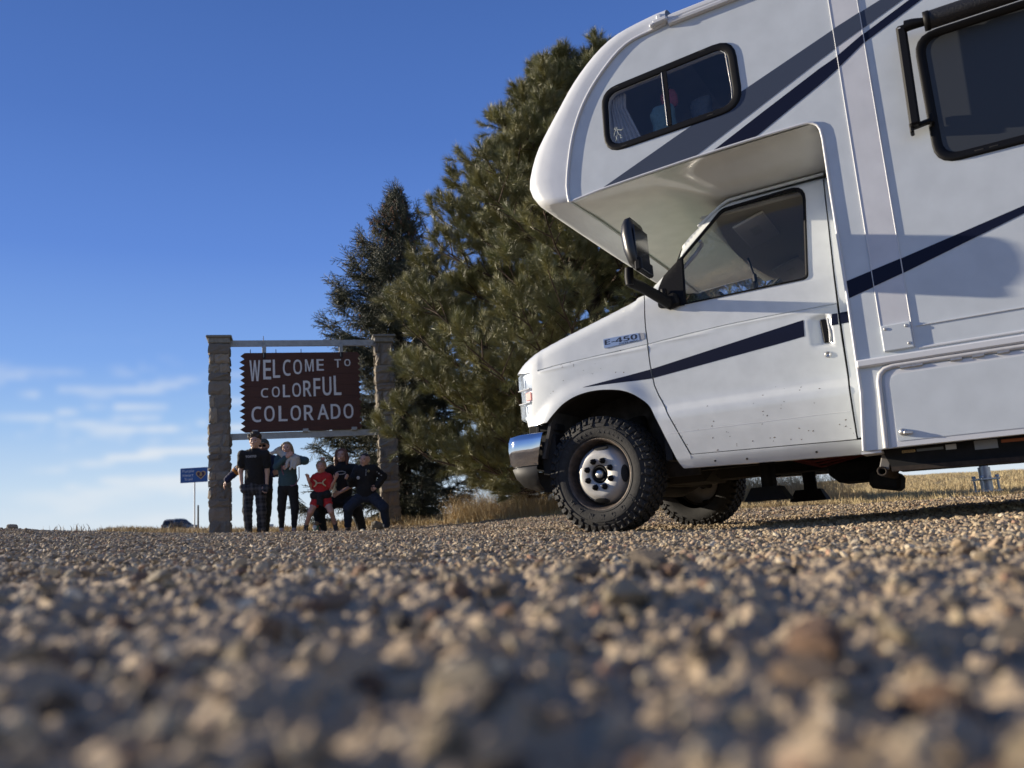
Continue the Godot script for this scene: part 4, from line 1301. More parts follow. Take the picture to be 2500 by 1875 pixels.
	tube(st, [Vector3(0.72, 1.765, cab_w(0.75, 1.76) - 0.01), Vector3(0.868, 1.866, cab_w(0.9, 1.86) - 0.002), Vector3(0.912, 1.882, -0.148), Vector3(1.0, 1.888, -0.150), Vector3(1.46, 1.890, -0.150)], 0.010, 8)
	both("roof_drip_rail", done(st), white, rv)
	# badge on the fender
	st = mb()
	var by := 1.122
	var badge_poly := rounded([Vector2(0.107, 1.092), Vector2(0.340, 1.102), Vector2(0.333, 1.147), Vector2(0.106, 1.150)], 0.006)
	var bz := cab_w(0.22, by) + 0.001
	prism(st, badge_poly, Vector3(0, 0, bz), Vector3.RIGHT, Vector3.UP, Vector3(0, 0, 0.005))
	var badge := obj("model_badge", done(st), mat(Color(0.38, 0.43, 0.52), 0.3, 0.7), rv)
	st = mb()
	prism(st, rounded([Vector2(0.334, 1.102), Vector2(0.374, 1.103), Vector2(0.366, 1.142), Vector2(0.328, 1.147)], 0.015), Vector3(0, 0, bz), Vector3.RIGHT, Vector3.UP, Vector3(0, 0, 0.003))
	obj("badge_end", done(st), mat(Color(0.35, 0.36, 0.38), 0.4), badge)
	var ink := mat(Color(0.012, 0.016, 0.035), 0.4)
	glyph("badge_letters", "E-450", ink, badge, Vector3(0.114, 1.111, bz + 0.0045), 0.212, 0.032, 0.002)
	glyph("badge_letters", "SUPER DUTY", ink, badge, Vector3(0.205, 1.0985, bz + 0.0045), 0.122, 0.009, 0.002)
	# wheel house and inner fender
	rings = []
	for p in arch:
		rings.append(PackedVector3Array([Vector3(p.x, p.y, cab_w(p.x, p.y) - 0.002), Vector3(p.x, p.y - 0.004, cab_w(p.x, p.y) - 0.035), Vector3(p.x, p.y + 0.03, cab_w(p.x, p.y) - 0.05), Vector3(p.x * 1.08, p.y + 0.05, -0.20), Vector3(p.x * 1.05, p.y + 0.02, -0.50)]))
	st = mb()
	loft(st, rings, false, false)
	both("wheel_house", done(st), noisy(Color(0.020, 0.019, 0.018), Color(0.055, 0.052, 0.048), 0.8, 3.0, 51), rv)
	st = mb()
	box(st, Vector3(-0.02, 0.62, -0.50), Vector3(0.95, 0.62, 0.02))
	box(st, Vector3(-0.34, 0.62, -0.22), Vector3(0.02, 0.30, 0.42), Basis(Vector3.BACK, -0.3))
	both("inner_fender", done(st), noisy(Color(0.035, 0.034, 0.033), Color(0.085, 0.082, 0.078), 0.8, 2.0, 52), rv)
	# headlamp
	var divider := mat(Color(0.30, 0.33, 0.36), 0.6)
	for far in 2:
		var hl := sub("headlamp", rv)
		if far == 1: hl.transform = Transform3D(Basis(Vector3.RIGHT, Vector3.UP, Vector3.FORWARD), Vector3(0, 0, 2 * MID))
		for layer in 2:
			rings = []
			for q in [[1.040, -0.455, 0.96], [1.030, -0.432, 1.0], [0.94, -0.430, 1.0], [0.935, -0.430, 0.985], [0.85, -0.440, 0.985], [0.845, -0.444, 1.0], [0.796, -0.472, 1.0], [0.752, -0.505, 1.0], [0.742, -0.52, 0.95]]:
				var y: float = q[0]
				var xr: float = q[1]
				var xf: float = -0.578 * q[2] - 0.006 if q[2] > 0.99 else -0.566
				var r := PackedVector3Array()
				var z0 := cab_w(xr, clampf(y, 0.75, 1.03)) - 0.001
				for k in [[0.0, 0.0], [0.3, 0.010], [0.6, 0.030], [0.82, 0.062], [0.95, 0.10], [1.0, 0.15], [1.02, 0.24], [1.03, 0.36]]:
					r.append(Vector3(lerpf(xr, xf, k[0]) + 0.018 * layer, y, z0 - k[1] - 0.022 * layer))
				rings.append(r)
			st = mb()
			loft(st, rings, false, false, layer == 1)
			if layer == 1: obj("reflector", done(st), mat(Color(0.72, 0.80, 0.88), 0.3, 0.25), hl)
			else: obj("lens", done(st), glass(Color(0.80, 0.88, 0.96), 0.18), hl)
		st = mb()
		box(st, Vector3(-0.472, 0.888, cab_w(-0.47, 0.89) - 0.020), Vector3(0.052, 0.055, 0.012), Basis(Vector3.UP, -0.35), 0.004)
		var amber := mat(Color(0.75, 0.10, 0.02), 0.25)
		obj("side_marker", done(st), amber, hl)
		for y in [0.936, 0.848]:
			st = mb()
			box(st, Vector3(-0.50, y, cab_w(-0.47, 0.89) - 0.030), Vector3(0.12, 0.006, 0.03), Basis(Vector3.UP, -0.45))
			obj("lamp_divider", done(st), divider, hl)
		for p in [[-0.515, 0.985], [-0.515, 0.80]]:
			st = mb()
			box(st, Vector3(p[0], p[1], cab_w(p[0], p[1]) - 0.022), Vector3(0.005, 0.07, 0.01))
			obj("lamp_divider", done(st), divider, hl)
	# grille and front panel
	st = mb()
	box(st, Vector3(-0.545, 0.86, MID), Vector3(0.02, 0.36, 1.3))
	obj("grille_back", done(st), dark, rv)
	for k in 4:
		st = mb()
		box(st, Vector3(-0.60, 0.74 + 0.08 * k, MID), Vector3(0.05, 0.03, 1.3), Basis(), 0.008)
		obj("grille_bar", done(st), chrome, rv)
	# bumper: chrome face over a black valance, both bent round the corners
	for part in 2:
		rings = []
		var prof: Array = [[0.640, 0.0, 0.030], [0.632, 0.012, 0.0], [0.600, 0.022, -0.004], [0.55, 0.026, -0.004], [0.465, 0.020, 0.004], [0.440, 0.006, 0.030]] if part == 0 else [[0.435, 0.004, 0.02], [0.426, 0.010, 0.0], [0.37, -0.006, 0.006], [0.318, -0.045, 0.012], [0.300, -0.085, 0.03], [0.282, -0.13, 0.05]]
		for q in prof:
			var y: float = q[0]
			var out: float = q[1]
			var r := PackedVector3Array()
			var endx := lerpf(-0.352, -0.405, clampf((0.64 - y) / 0.2, 0, 1)) if part == 0 else -0.412
			for k in [[endx, 0.030], [endx - 0.06, 0.034], [-0.53, 0.026], [-0.595, -0.005], [-0.628, -0.07], [-0.642, -0.18], [-0.670, -0.6], [-0.680, -1.0]]:
				r.append(Vector3(k[0] - (out if k[0] < -0.52 else out * 0.3 if k[0] < -0.45 else 0.0), y, k[1] + (out * 0.55 - q[2] * 0.3 if k[1] > -0.15 else 0.0)))
			for k in range(6, -1, -1): r.append(Vector3(r[k].x, y, 2 * MID - r[k].z))
			rings.append(r)
		st = mb()
		loft(st, rings, false, false)
		var bm := obj("bumper" if part == 0 else "bumper_valance", done(st), chrome if part == 0 else mat(Color(0.007, 0.007, 0.0075), 0.62), rv)
		if part == 0:
			st = mb()
			box(st, Vector3(-0.415, 0.672, -0.03), Vector3(0.02, 0.05, 0.02), Basis(), 0.003)
			box(st, Vector3(-0.40, 0.672, -0.12), Vector3(0.20, 0.045, 0.12), Basis(), 0.005)
			box(st, Vector3(-0.36, 0.50, -0.30), Vector3(0.10, 0.25, 0.5))
			obj("bumper_bracket", done(st), dark, bm)
	for z in [-0.105, 2 * MID + 0.105]:
		make_wheel(rv, Vector3(0, 0.342, z), -0.09 if z > -1 else PI - 0.09, z > -1)
	for z in [0.02, -0.28, 2 * MID + 0.28, 2 * MID - 0.02]:
		make_wheel(rv, Vector3(4.02, 0.342, z - 0.02), 0.0 if z > -1 else PI, false)

func side_mirror(rv: Node3D) -> void:
	var mr := sub("side_mirror", rv)
	var st := mb()
	# arm from the sail out and forward, then the head standing on its end
	tube(st, [Vector3(0.545, 1.285, 0.035), Vector3(0.528, 1.300, 0.10), Vector3(0.470, 1.345, 0.28), Vector3(0.458, 1.345, 0.385), Vector3(0.456, 1.355, 0.41)], [0.036, 0.033, 0.030, 0.030, 0.028], 12)
	obj("arm", done(st), black, mr)
	st = mb()
	tube(st, [Vector3(0.456, 1.325, 0.41), Vector3(0.458, 1.37, 0.41), Vector3(0.464, 1.42, 0.412)], [0.022, 0.026, 0.024], 12)
	obj("pivot", done(st), black, mr)
	st = mb()
	box(st, Vector3(0.562, 1.292, 0.032), Vector3(0.085, 0.085, 0.05), Basis(Vector3.BACK, 0.25), 0.015)
	tube(st, [Vector3(0.520, 1.335, 0.03), Vector3(0.519, 1.375, 0.028)], 0.018, 10)
	obj("arm_foot", done(st), black, mr)
	# shell: rounded back, flat mirror face to the rear
	var rings := []
	for q in [[1.405, 0.020, 0.35, 0.055], [1.415, 0.055, 0.75, 0.085], [1.45, 0.085, 0.95, 0.105], [1.52, 0.100, 1.0, 0.115], [1.60, 0.100, 1.0, 0.115], [1.655, 0.085, 0.96, 0.110], [1.685, 0.060, 0.88, 0.100], [1.695, 0.03, 0.7, 0.08]]:
		var y: float = q[0] - 0.032
		var r := PackedVector3Array()
		var xb := 0.552 + 0.014 * (1.52 - y) / 0.15
		var c := 0.44 + 0.02 * (y - 1.4)
		for k in 13:
			var a := PI * k / 12.0
			r.append(Vector3(xb - q[1] * 0.85 * pow(sin(a), 0.6), y, c + q[3] * cos(a)))
		rings.append(r)
	loft_back(mr, rings)
	st = mb()
	box(st, Vector3(0.560, 1.505, 0.44), Vector3(0.006, 0.22, 0.20), Basis(), 0.002)
	box(st, Vector3(0.578, 1.393, 0.44), Vector3(0.006, 0.06, 0.17), Basis(), 0.002)
	obj("mirror_glass", done(st), mat(Color(0.012, 0.013, 0.015), 0.12), mr)

func loft_back(mr: Node3D, rings: Array) -> void:
	var st := mb()
	loft(st, rings, true, true)
	obj("shell", done(st), noisy(Color(0.010, 0.010, 0.011), Color(0.018, 0.018, 0.019), 0.34, 14.0, 53), mr)
	st = mb()
	box(st, Vector3(0.560, 1.393, 0.44), Vector3(0.035, 0.075, 0.20), Basis(), 0.008)
	obj("spot_mirror_housing", done(st), black, mr)

func cabin(rv: Node3D) -> void:
	var lining := mat(Color(0.42, 0.41, 0.38), 0.9)
	var plastic := mat(Color(0.055, 0.055, 0.055), 0.7)
	var st := mb()
	box(st, Vector3(1.12, 1.835, MID), Vector3(0.80, 0.03, 1.60), Basis(), 0.01)
	obj("headliner", done(st), lining, rv)
	st = mb()
	box(st, Vector3(0.63, 1.12, MID), Vector3(0.46, 0.24, 1.66), Basis(Vector3.BACK, 0.10), 0.06)
	obj("dashboard", done(st), plastic, rv)
	st = mb()
	box(st, Vector3(1.0, 0.42, MID), Vector3(1.1, 0.06, 1.9))
	box(st, Vector3(0.42, 0.78, MID), Vector3(0.04, 0.80, 1.9))
	obj("cab_floor", done(st), dark, rv)
	for z in [-0.50, -1.50]:
		var seat := sub("seat", rv, Vector3(1.20, 0.45, z))
		st = mb()
		box(st, Vector3(0, 0.22, 0), Vector3(0.52, 0.22, 0.52), Basis(), 0.06)
		obj("seat_cushion", done(st), plastic, seat)
		st = mb()
		box(st, Vector3(0.30, 0.60, 0), Vector3(0.16, 0.72, 0.50), Basis(Vector3.BACK, -0.18), 0.06)
		obj("backrest", done(st), plastic, seat)
	for z in [-0.48, -1.52]:
		st = mb()
		box(st, Vector3(0.99, 1.775, z), Vector3(0.20, 0.016, 0.46), Basis(Vector3.BACK, 0.30), 0.006)
		var visor := obj("sun_visor", done(st), mat(Color(0.50, 0.49, 0.46), 0.85), rv)
		st = mb()
		box(st, Vector3(0.995, 1.764, z + 0.03), Vector3(0.055, 0.003, 0.13), Basis(Vector3.BACK, 0.30))
		obj("visor_label", done(st), mat(Color(0.42, 0.41, 0.37), 0.6), visor)
	st = mb()
	box(st, Vector3(0.83, 1.60, MID), Vector3(0.03, 0.07, 0.24), Basis(Vector3.UP, 0.2), 0.012)
	tube(st, [Vector3(0.80, 1.78, MID), Vector3(0.83, 1.63, MID)], 0.008, 6)
	obj("rear_view_mirror", done(st), black, rv)
	st = mb()
	box(st, Vector3(0.66, 1.40, -0.62), Vector3(0.02, 0.045, 0.075), Basis(Vector3.UP, 0.3), 0.005)
	tube(st, [Vector3(0.66, 1.30, -0.60), Vector3(0.66, 1.40, -0.62), Vector3(0.70, 1.44, -0.74)], 0.006, 6)
	ball(st, Vector3(0.71, 1.445, -0.77), Vector3(0.012, 0.035, 0.05), 12)
	obj("dash_camera", done(st), black, rv)
	var wheel := sub("steering_wheel", rv, Vector3(0.84, 1.25, -0.46))
	wheel.basis = Basis(Vector3.BACK, 0.62)
	st = mb()
	var hoop := []
	for i in 33: hoop.append(Vector3(0, cos(TAU * i / 32) * 0.195, sin(TAU * i / 32) * 0.195))
	tube(st, hoop, 0.015, 8, false)
	obj("wheel_rim", done(st), black, wheel)
	st = mb()
	box(st, Vector3(-0.02, 0, 0), Vector3(0.05, 0.11, 0.36), Basis(), 0.02)
	tube(st, [Vector3(-0.02, 0, 0), Vector3(-0.34, -0.02, 0)], 0.04, 10)
	obj("wheel_hub", done(st), plastic, wheel)
	st = mb()
	tube(st, [Vector3(0.545, 1.485, -0.06), Vector3(0.60, 1.50, -0.09), Vector3(0.70, 1.59, -0.105), Vector3(0.745, 1.635, -0.095), Vector3(0.74, 1.65, -0.07)], 0.012, 8)
	obj("grab_handle", done(st), mat(Color(0.40, 0.39, 0.36), 0.6), rv)

func belly(rv: Node3D) -> void:
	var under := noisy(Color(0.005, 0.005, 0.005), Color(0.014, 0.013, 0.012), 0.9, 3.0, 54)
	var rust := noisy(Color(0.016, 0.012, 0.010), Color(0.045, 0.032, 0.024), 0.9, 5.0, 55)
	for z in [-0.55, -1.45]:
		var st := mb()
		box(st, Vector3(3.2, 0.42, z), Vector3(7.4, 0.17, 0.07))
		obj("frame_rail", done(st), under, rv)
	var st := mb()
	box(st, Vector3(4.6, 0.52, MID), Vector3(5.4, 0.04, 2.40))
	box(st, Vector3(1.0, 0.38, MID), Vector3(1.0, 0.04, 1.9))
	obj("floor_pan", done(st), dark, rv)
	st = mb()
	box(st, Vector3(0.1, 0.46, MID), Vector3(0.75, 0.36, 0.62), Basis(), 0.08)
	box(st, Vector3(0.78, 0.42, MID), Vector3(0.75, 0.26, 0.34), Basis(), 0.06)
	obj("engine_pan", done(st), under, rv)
	st = mb()
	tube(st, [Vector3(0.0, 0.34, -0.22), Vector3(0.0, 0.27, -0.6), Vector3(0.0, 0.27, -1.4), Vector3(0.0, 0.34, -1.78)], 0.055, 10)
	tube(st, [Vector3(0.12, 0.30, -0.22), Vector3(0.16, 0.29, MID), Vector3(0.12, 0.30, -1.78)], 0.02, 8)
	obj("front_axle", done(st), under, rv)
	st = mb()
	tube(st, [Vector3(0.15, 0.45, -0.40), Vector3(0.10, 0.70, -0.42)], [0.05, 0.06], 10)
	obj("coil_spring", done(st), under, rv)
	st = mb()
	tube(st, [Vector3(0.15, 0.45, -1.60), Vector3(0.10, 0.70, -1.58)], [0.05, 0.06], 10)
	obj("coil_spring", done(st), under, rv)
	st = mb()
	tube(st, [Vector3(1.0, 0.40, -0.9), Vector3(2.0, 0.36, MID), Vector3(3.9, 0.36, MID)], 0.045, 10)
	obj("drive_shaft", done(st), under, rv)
	st = mb()
	ball(st, Vector3(4.02, 0.34, MID), Vector3(0.2, 0.17, 0.2), 14)
	tube(st, [Vector3(4.02, 0.34, 0.0), Vector3(4.02, 0.34, -2.0)], 0.06, 10)
	obj("rear_axle", done(st), under, rv)
	# hydraulic jacks on the frame rails
	for z in [-0.55, -1.65]:
		var j := sub("levelling_jack", rv, Vector3(0.84 if z > -1 else 0.875, 0.072, z))
		st = mb()
		tube(st, [Vector3(0, 0.30, 0), Vector3(0, 0.10, 0)], 0.035, 12)
		box(st, Vector3(0.045, 0.19, 0.0), Vector3(0.02, 0.16, 0.03))
		obj("cylinder", done(st), under, j)
		st = mb()
		tube(st, [Vector3(0, 0.335, 0), Vector3(0, 0.290, 0)], 0.046, 14)
		obj("jack_collar", done(st), noisy(Color(0.30, 0.07, 0.02), Color(0.45, 0.12, 0.03), 0.6, 6.0, 56), j)
		st = mb()
		var r0 := PackedVector3Array([Vector3(-0.085, 0.125, -0.06), Vector3(0.085, 0.125, -0.06), Vector3(0.085, 0.125, 0.06), Vector3(-0.085, 0.125, 0.06)])
		var r1 := PackedVector3Array([Vector3(-0.125, 0.045, -0.10), Vector3(0.125, 0.045, -0.10), Vector3(0.125, 0.045, 0.10), Vector3(-0.125, 0.045, 0.10)])
		loft(st, [r0, r1], true, true, false)
		obj("jack_foot", done(st), under, j)
	# black tray with its labels behind the storage door
	st = mb()
	prism(st, V([1.60, 0.205, 5.2, 0.135, 5.2, 0.30, 1.565, 0.30]), Vector3(0, 0, 0.12), Vector3.RIGHT, Vector3.UP, Vector3(0, 0, -0.55))
	var tray := obj("equipment_tray", done(st), noisy(Color(0.004, 0.0042, 0.005), Color(0.010, 0.010, 0.011), 0.85, 4.0, 57), rv)
	st = mb()
	prism(st, V([1.60, 0.188, 5.2, 0.118, 5.2, 0.150, 1.60, 0.210]), Vector3(0, 0, 0.16), Vector3.RIGHT, Vector3.UP, Vector3(0, 0, -0.06))
	obj("tray_rail", done(st), rust, tray)
	var slope := Basis(Vector3.BACK, -0.012)
	for l in [[1.655, 0.272, 0.058, 0.012, Color(0.55, 0.38, 0.16)], [1.72, 0.272, 0.115, 0.012, Color(0.16, 0.18, 0.19)], [1.845, 0.266, 0.045, 0.024, Color(0.52, 0.54, 0.54)], [1.965, 0.252, 0.095, 0.042, Color(0.27, 0.29, 0.31)], [2.075, 0.272, 0.12, 0.014, Color(0.35, 0.10, 0.03)]]:
		st = mb()
		box(st, Vector3(l[0] + l[2] * 0.5, l[1] + l[3] * 0.5, 0.1215), Vector3(l[2], l[3], 0.002), slope)
		obj("warning_label", done(st), mat(l[4], 0.6), tray)
	glyph("label_letters", "CAUTION", mat(Color(0.02, 0.02, 0.02), 0.6), tray, Vector3(1.669, 0.2745, 0.1228), 0.038, 0.007, 0.001)
	st = mb()
	prism(st, V([1.658, 0.2745, 1.666, 0.2745, 1.662, 0.2815]), Vector3(0, 0, 0.1226), Vector3.RIGHT, Vector3.UP, Vector3(0, 0, 0.001))
	obj("label_letters", done(st), mat(Color(0.02, 0.02, 0.02), 0.6), tray)
	st = mb()
	var b := Basis(Vector3.RIGHT, Vector3.BACK, Vector3.DOWN)
	lathe(st, [Vector2(0.016, 0.0), Vector2(0.016, 0.10), Vector2(0.024, 0.10), Vector2(0.024, -0.5)], Vector3(1.553, 0.195, 0.02), b, 18)
	obj("exhaust_stub", done(st), rust, rv)
	st = mb()
	box(st, Vector3(1.575, 0.245, 0.10), Vector3(0.045, 0.085, 0.02), Basis(Vector3.BACK, -0.3), 0.004)
	obj("tray_hanger", done(st), mat(Color(0.16, 0.15, 0.14), 0.7), rv)
	st = mb()
	box(st, Vector3(1.50, 0.17, -0.6), Vector3(0.16, 0.10, 0.3), Basis(Vector3.BACK, -0.2), 0.02)
	box(st, Vector3(1.35, 0.27, -0.9), Vector3(0.35, 0.16, 0.5), Basis(), 0.05)
	obj("crossmember", done(st), under, rv)
	st = mb()
	for k in 3:
		st = mb()
		var z := -0.35 - 0.12 * k
		tube(st, [Vector3(0.95, 0.36, z), Vector3(1.15, 0.31 - 0.01 * k, z - 0.05), Vector3(1.40, 0.33, z + 0.02)], 0.008, 6)
		obj("red_wire", done(st), mat(Color(0.12, 0.015, 0.01), 0.6), rv)
	# mud flap edge at the skirt corner
	st = mb()
	box(st, Vector3(1.53, 0.285, 0.14), Vector3(0.09, 0.012, 0.18))
	obj("skirt_corner", done(st), trim, rv)

# ---------------------------------------------------------------- people
func cloth(c0: Color, c1: Color, seed_: int) -> StandardMaterial3D:
	var m := noisy(c0, c1, 0.9, 3.0, seed_, 0.15)
	m.rim_enabled = true
	m.rim = 0.15
	return m

func skin_mat(c: Color) -> StandardMaterial3D:
	var m := noisy(c * 0.92, c * 1.08, 0.55, 4.0, 71)
	m.subsurf_scatter_enabled = true
	m.subsurf_scatter_strength = 0.06
	return m

func hand_parts(w: Vector3, tip: Vector3, side: Vector3, curl: float, s: float) -> Array:
	var d := (tip - w).normalized()
	var x := (side - d * side.dot(d)).normalized()
	var n := x.cross(d)
	var r := []
	for k in [-1, 0, 1]: r.append([w + d * 0.01 * s + x * 0.010 * k * s, w + d * 0.075 * s + x * 0.022 * k * s, 0.018 * s, 0.015 * s])
	for i in 4:
		var o := w + d * 0.082 * s + x * (i - 1.5) * 0.0185 * s
		var dd := (d + x * (i - 1.5) * 0.07).normalized()
		var l: float = [0.036, 0.043, 0.041, 0.032][i] * s
		for seg in 3:
			dd = (dd * cos(curl) + n * sin(curl)).normalized()
			var e: Vector3 = o + dd * l * [1.0, 0.72, 0.55][seg]
			r.append([o, e, 0.0095 * s, 0.0083 * s])
			o = e
	var t0 := w + d * 0.028 * s + x * 0.026 * s
	var t1 := t0 + (d * 0.75 + x * 0.75 + n * 0.3).normalized() * 0.038 * s
	r.append([t0, t1, 0.013 * s, 0.0105 * s])
	r.append([t1, t1 + (d + x * 0.2 + n * 0.3).normalized() * 0.030 * s, 0.0105 * s, 0.009 * s])
	return r

func head_parts(c: Vector3, b: Basis, s: float) -> Array:
	var r := []
	for q in [[Vector3(0, 0.035, -0.012), Vector3(0, 0.020, -0.018), 0.088, 0.090], [Vector3(0, 0.02, 0.03), Vector3(0, -0.04, 0.035), 0.070, 0.060], [Vector3(0, -0.05, 0.035), Vector3(0, -0.088, 0.055), 0.052, 0.030],
			[Vector3(-0.035, -0.055, 0.02), Vector3(0.035, -0.055, 0.02), 0.042, 0.042], [Vector3(0, 0.012, 0.100), Vector3(0, -0.028, 0.117), 0.009, 0.013], [Vector3(-0.014, -0.03, 0.104), Vector3(0.014, -0.03, 0.104), 0.010, 0.010],
			[Vector3(-0.04, 0.028, 0.090), Vector3(0.04, 0.028, 0.090), 0.012, 0.012], [Vector3(-0.018, -0.062, 0.094), Vector3(0.018, -0.062, 0.094), 0.009, 0.009], [Vector3(-0.04, -0.018, 0.072), Vector3(-0.03, -0.03, 0.075), 0.025, 0.022], [Vector3(0.04, -0.018, 0.072), Vector3(0.03, -0.03, 0.075), 0.025, 0.022],
			[Vector3(-0.090, 0.015, -0.01), Vector3(-0.086, -0.025, -0.004), 0.016, 0.010], [Vector3(0.090, 0.015, -0.01), Vector3(0.086, -0.025, -0.004), 0.016, 0.010]]:
		r.append([c + b * (q[0] * s), c + b * (q[1] * s), q[2] * s, q[3] * s])
	return r

func joined(list: Array) -> ArrayMesh:
	var st := SurfaceTool.new()
	st.begin(Mesh.PRIMITIVE_TRIANGLES)
	for m in list: st.append_from(m, 0, Transform3D())
	return st.commit()

func person(key: String, label: String, look: Dictionary) -> Node3D:
	var J: Dictionary = POSE[key]
	var s: float = look.get("size", 1.0)
	var root := thing("person", label, "person", J.base, "family posing under the welcome sign")
	var sk := skin_mat(look.skin)
	var hb := Basis.from_euler(Vector3(look.get("pitch", 0.0), look.get("yaw", 0.0), look.get("roll", 0.0)))
	var H: Vector3 = J.head
	# the body, one surface
	var p := []
	p.append([J.neck + Vector3(0, 0.02, 0), H + Vector3(0, -0.05, -0.02) * s, 0.056 * s, 0.052 * s])
	p.append([J.chest + Vector3(0, 0.06, 0), J.waist, 0.150 * s, 0.122 * s, 0.68])
	p.append([J.waist, J.pelvis, 0.122 * s, 0.135 * s, 0.75])
	for e in ["a", "b"]: p.append([J["s" + e].lerp(J.neck, 0.10) + Vector3(0, -0.018, 0), J.neck + Vector3(0, -0.065, 0), 0.048 * s, 0.056 * s])
	p.append([J.chest + Vector3(0, 0.10 * s, 0), J.neck, 0.10 * s, 0.06 * s, 0.8])
	for e in ["a", "b"]:
		p.append([J["s" + e], J["e" + e], 0.052 * s, 0.040 * s])
		p.append([J["e" + e], J["w" + e], 0.040 * s, 0.027 * s])
		p.append([J["p" + e], J["k" + e], 0.086 * s, 0.056 * s])
		p.append([J["k" + e], J["f" + e], 0.054 * s, 0.036 * s])
		p.append([J["f" + e] + Vector3(0, -0.03, -0.02) * s, J["t" + e], 0.034 * s, 0.026 * s])
	var meshes := [body_mesh(p, 0.014, 0.03), body_mesh(head_parts(H, hb, s), 0.0055, 0.012)]
	for e in ["a", "b"]:
		var sg := 1.0 if e == "a" else -1.0
		meshes.append(body_mesh(hand_parts(J["w" + e], J["h" + e], look.get("palm_" + e, Vector3(sg, 0, 0.4)), look.get("curl_" + e, 0.35), s * 0.98), 0.0055, 0.006))
	obj("body", joined(meshes), sk, root)
	# face
	var st := mb()
	var iris := mat(Color(0.03, 0.022, 0.018), 0.3)
	for sx in [-1, 1]:
		st = mb()
		ball(st, H + hb * (Vector3(0.034 * sx, 0.008, 0.0925) * s), Vector3(0.013, 0.0065, 0.008) * s, 8, hb)
		obj("eye", done(st), iris, root)
		st = mb()
		box(st, H + hb * (Vector3(0.036 * sx, 0.031, 0.099) * s), Vector3(0.036, 0.006, 0.008) * s, hb * Basis(Vector3.BACK, -0.1 * sx))
		obj("eyebrow", done(st), look.hair_mat, root)
	st = mb()
	ball(st, H + hb * (Vector3(0, -0.060, 0.1005) * s), Vector3(0.024, 0.006, 0.006) * s, 10, hb)
	obj("mouth", done(st), mat(look.get("lips", Color(0.24, 0.09, 0.075)), 0.5), root)
	return root

func limb_cloth(J: Dictionary, e: String, upto: float, r0: float, r1: float, arm := true) -> Array:
	var a: Vector3 = J[("s" if arm else "p") + e]
	var b: Vector3 = J[("e" if arm else "k") + e]
	var c: Vector3 = J[("w" if arm else "f") + e]
	if upto <= 1.0: return [[a, a.lerp(b, upto), r0, lerpf(r0, r1, upto)]]
	return [[a, b, r0, lerpf(r0, r1, 0.5)], [b, b.lerp(c, upto - 1.0), lerpf(r0, r1, 0.5), r1]]

func torso_cloth(J: Dictionary, s: float, ease: float, hem: float) -> Array:
	var low: Vector3 = J.waist.lerp(J.pelvis, hem)
	return [[J.chest + Vector3(0, 0.06, 0), J.waist, 0.150 * s + ease, 0.124 * s + ease * 1.2, 0.72], [J.waist + Vector3(-0.05 * s, 0, 0), low + Vector3(-0.062 * s, 0.03, 0), 0.085 * s + ease, 0.085 * s + ease], [J.waist + Vector3(0.05 * s, 0, 0), low + Vector3(0.062 * s, 0.03, 0), 0.085 * s + ease, 0.085 * s + ease], [J.waist, low + Vector3(0, 0.03, 0), 0.10 * s + ease, 0.095 * s + ease],
		[J.sa.lerp(J.neck, 0.10) + Vector3(0, -0.018, 0), J.neck + Vector3(0, -0.065, 0), 0.050 * s + ease, 0.060 * s + ease], [J.sb.lerp(J.neck, 0.10) + Vector3(0, -0.018, 0), J.neck + Vector3(0, -0.065, 0), 0.050 * s + ease, 0.060 * s + ease], [J.chest + Vector3(0, 0.10 * s, 0), J.neck + Vector3(0, -0.035, 0), 0.10 * s + ease, 0.062 * s + ease, 0.8]]

func wear(root: Node3D, called: String, parts: Array, m: Material, k := 0.03, cell := 0.014) -> MeshInstance3D:
	return obj(called, body_mesh(parts, cell, k, 0.006), m, root)

func shoes(root: Node3D, J: Dictionary, s: float, m: Material, high: float, sole: Material) -> void:
	for e in ["a", "b"]:
		var f: Vector3 = J["f" + e]
		var t: Vector3 = J["t" + e]
		var heel := f.lerp(t, -0.12) + Vector3(0, -0.05 * s, 0)
		heel.y = t.y + 0.006
		var o := wear(root, "shoe", [[heel, t, 0.040 * s, 0.036 * s], [heel.lerp(t, 0.35) + Vector3(0, 0.02, 0), t, 0.042 * s, 0.030 * s], [heel + Vector3(0, 0.01, 0), f.lerp(J["k" + e], high), 0.043 * s, 0.044 * s]], m, 0.02, 0.010)
		var st := mb()
		var d := (t - heel); d.y = 0
		var b := Basis(Vector3.UP.cross(d.normalized()).normalized(), Vector3.UP, d.normalized())
		box(st, (heel + t) * 0.5 + Vector3(0, -0.032 * s, 0.006), Vector3(0.080 * s, 0.018, d.length() + 0.075 * s), b, 0.006)
		obj("sole", done(st), sole, o)

func hair_cap(root: Node3D, H: Vector3, b: Basis, s: float, m: Material, extra: Array, top := 0.0) -> void:
	var p := [[H + b * (Vector3(0, 0.058, -0.030) * s), H + b * (Vector3(0, 0.02, -0.050) * s), (0.086 + top) * s, 0.080 * s], [H + b * (Vector3(-0.042, 0.088, 0.030) * s), H + b * (Vector3(0.042, 0.088, 0.030) * s), (0.034 + top) * s, (0.034 + top) * s]]
	for q in extra: p.append([H + b * (q[0] * s), H + b * (q[1] * s), q[2] * s, q[3] * s])
	obj("hair", body_mesh(p, 0.008, 0.02, 0.004), m, root)

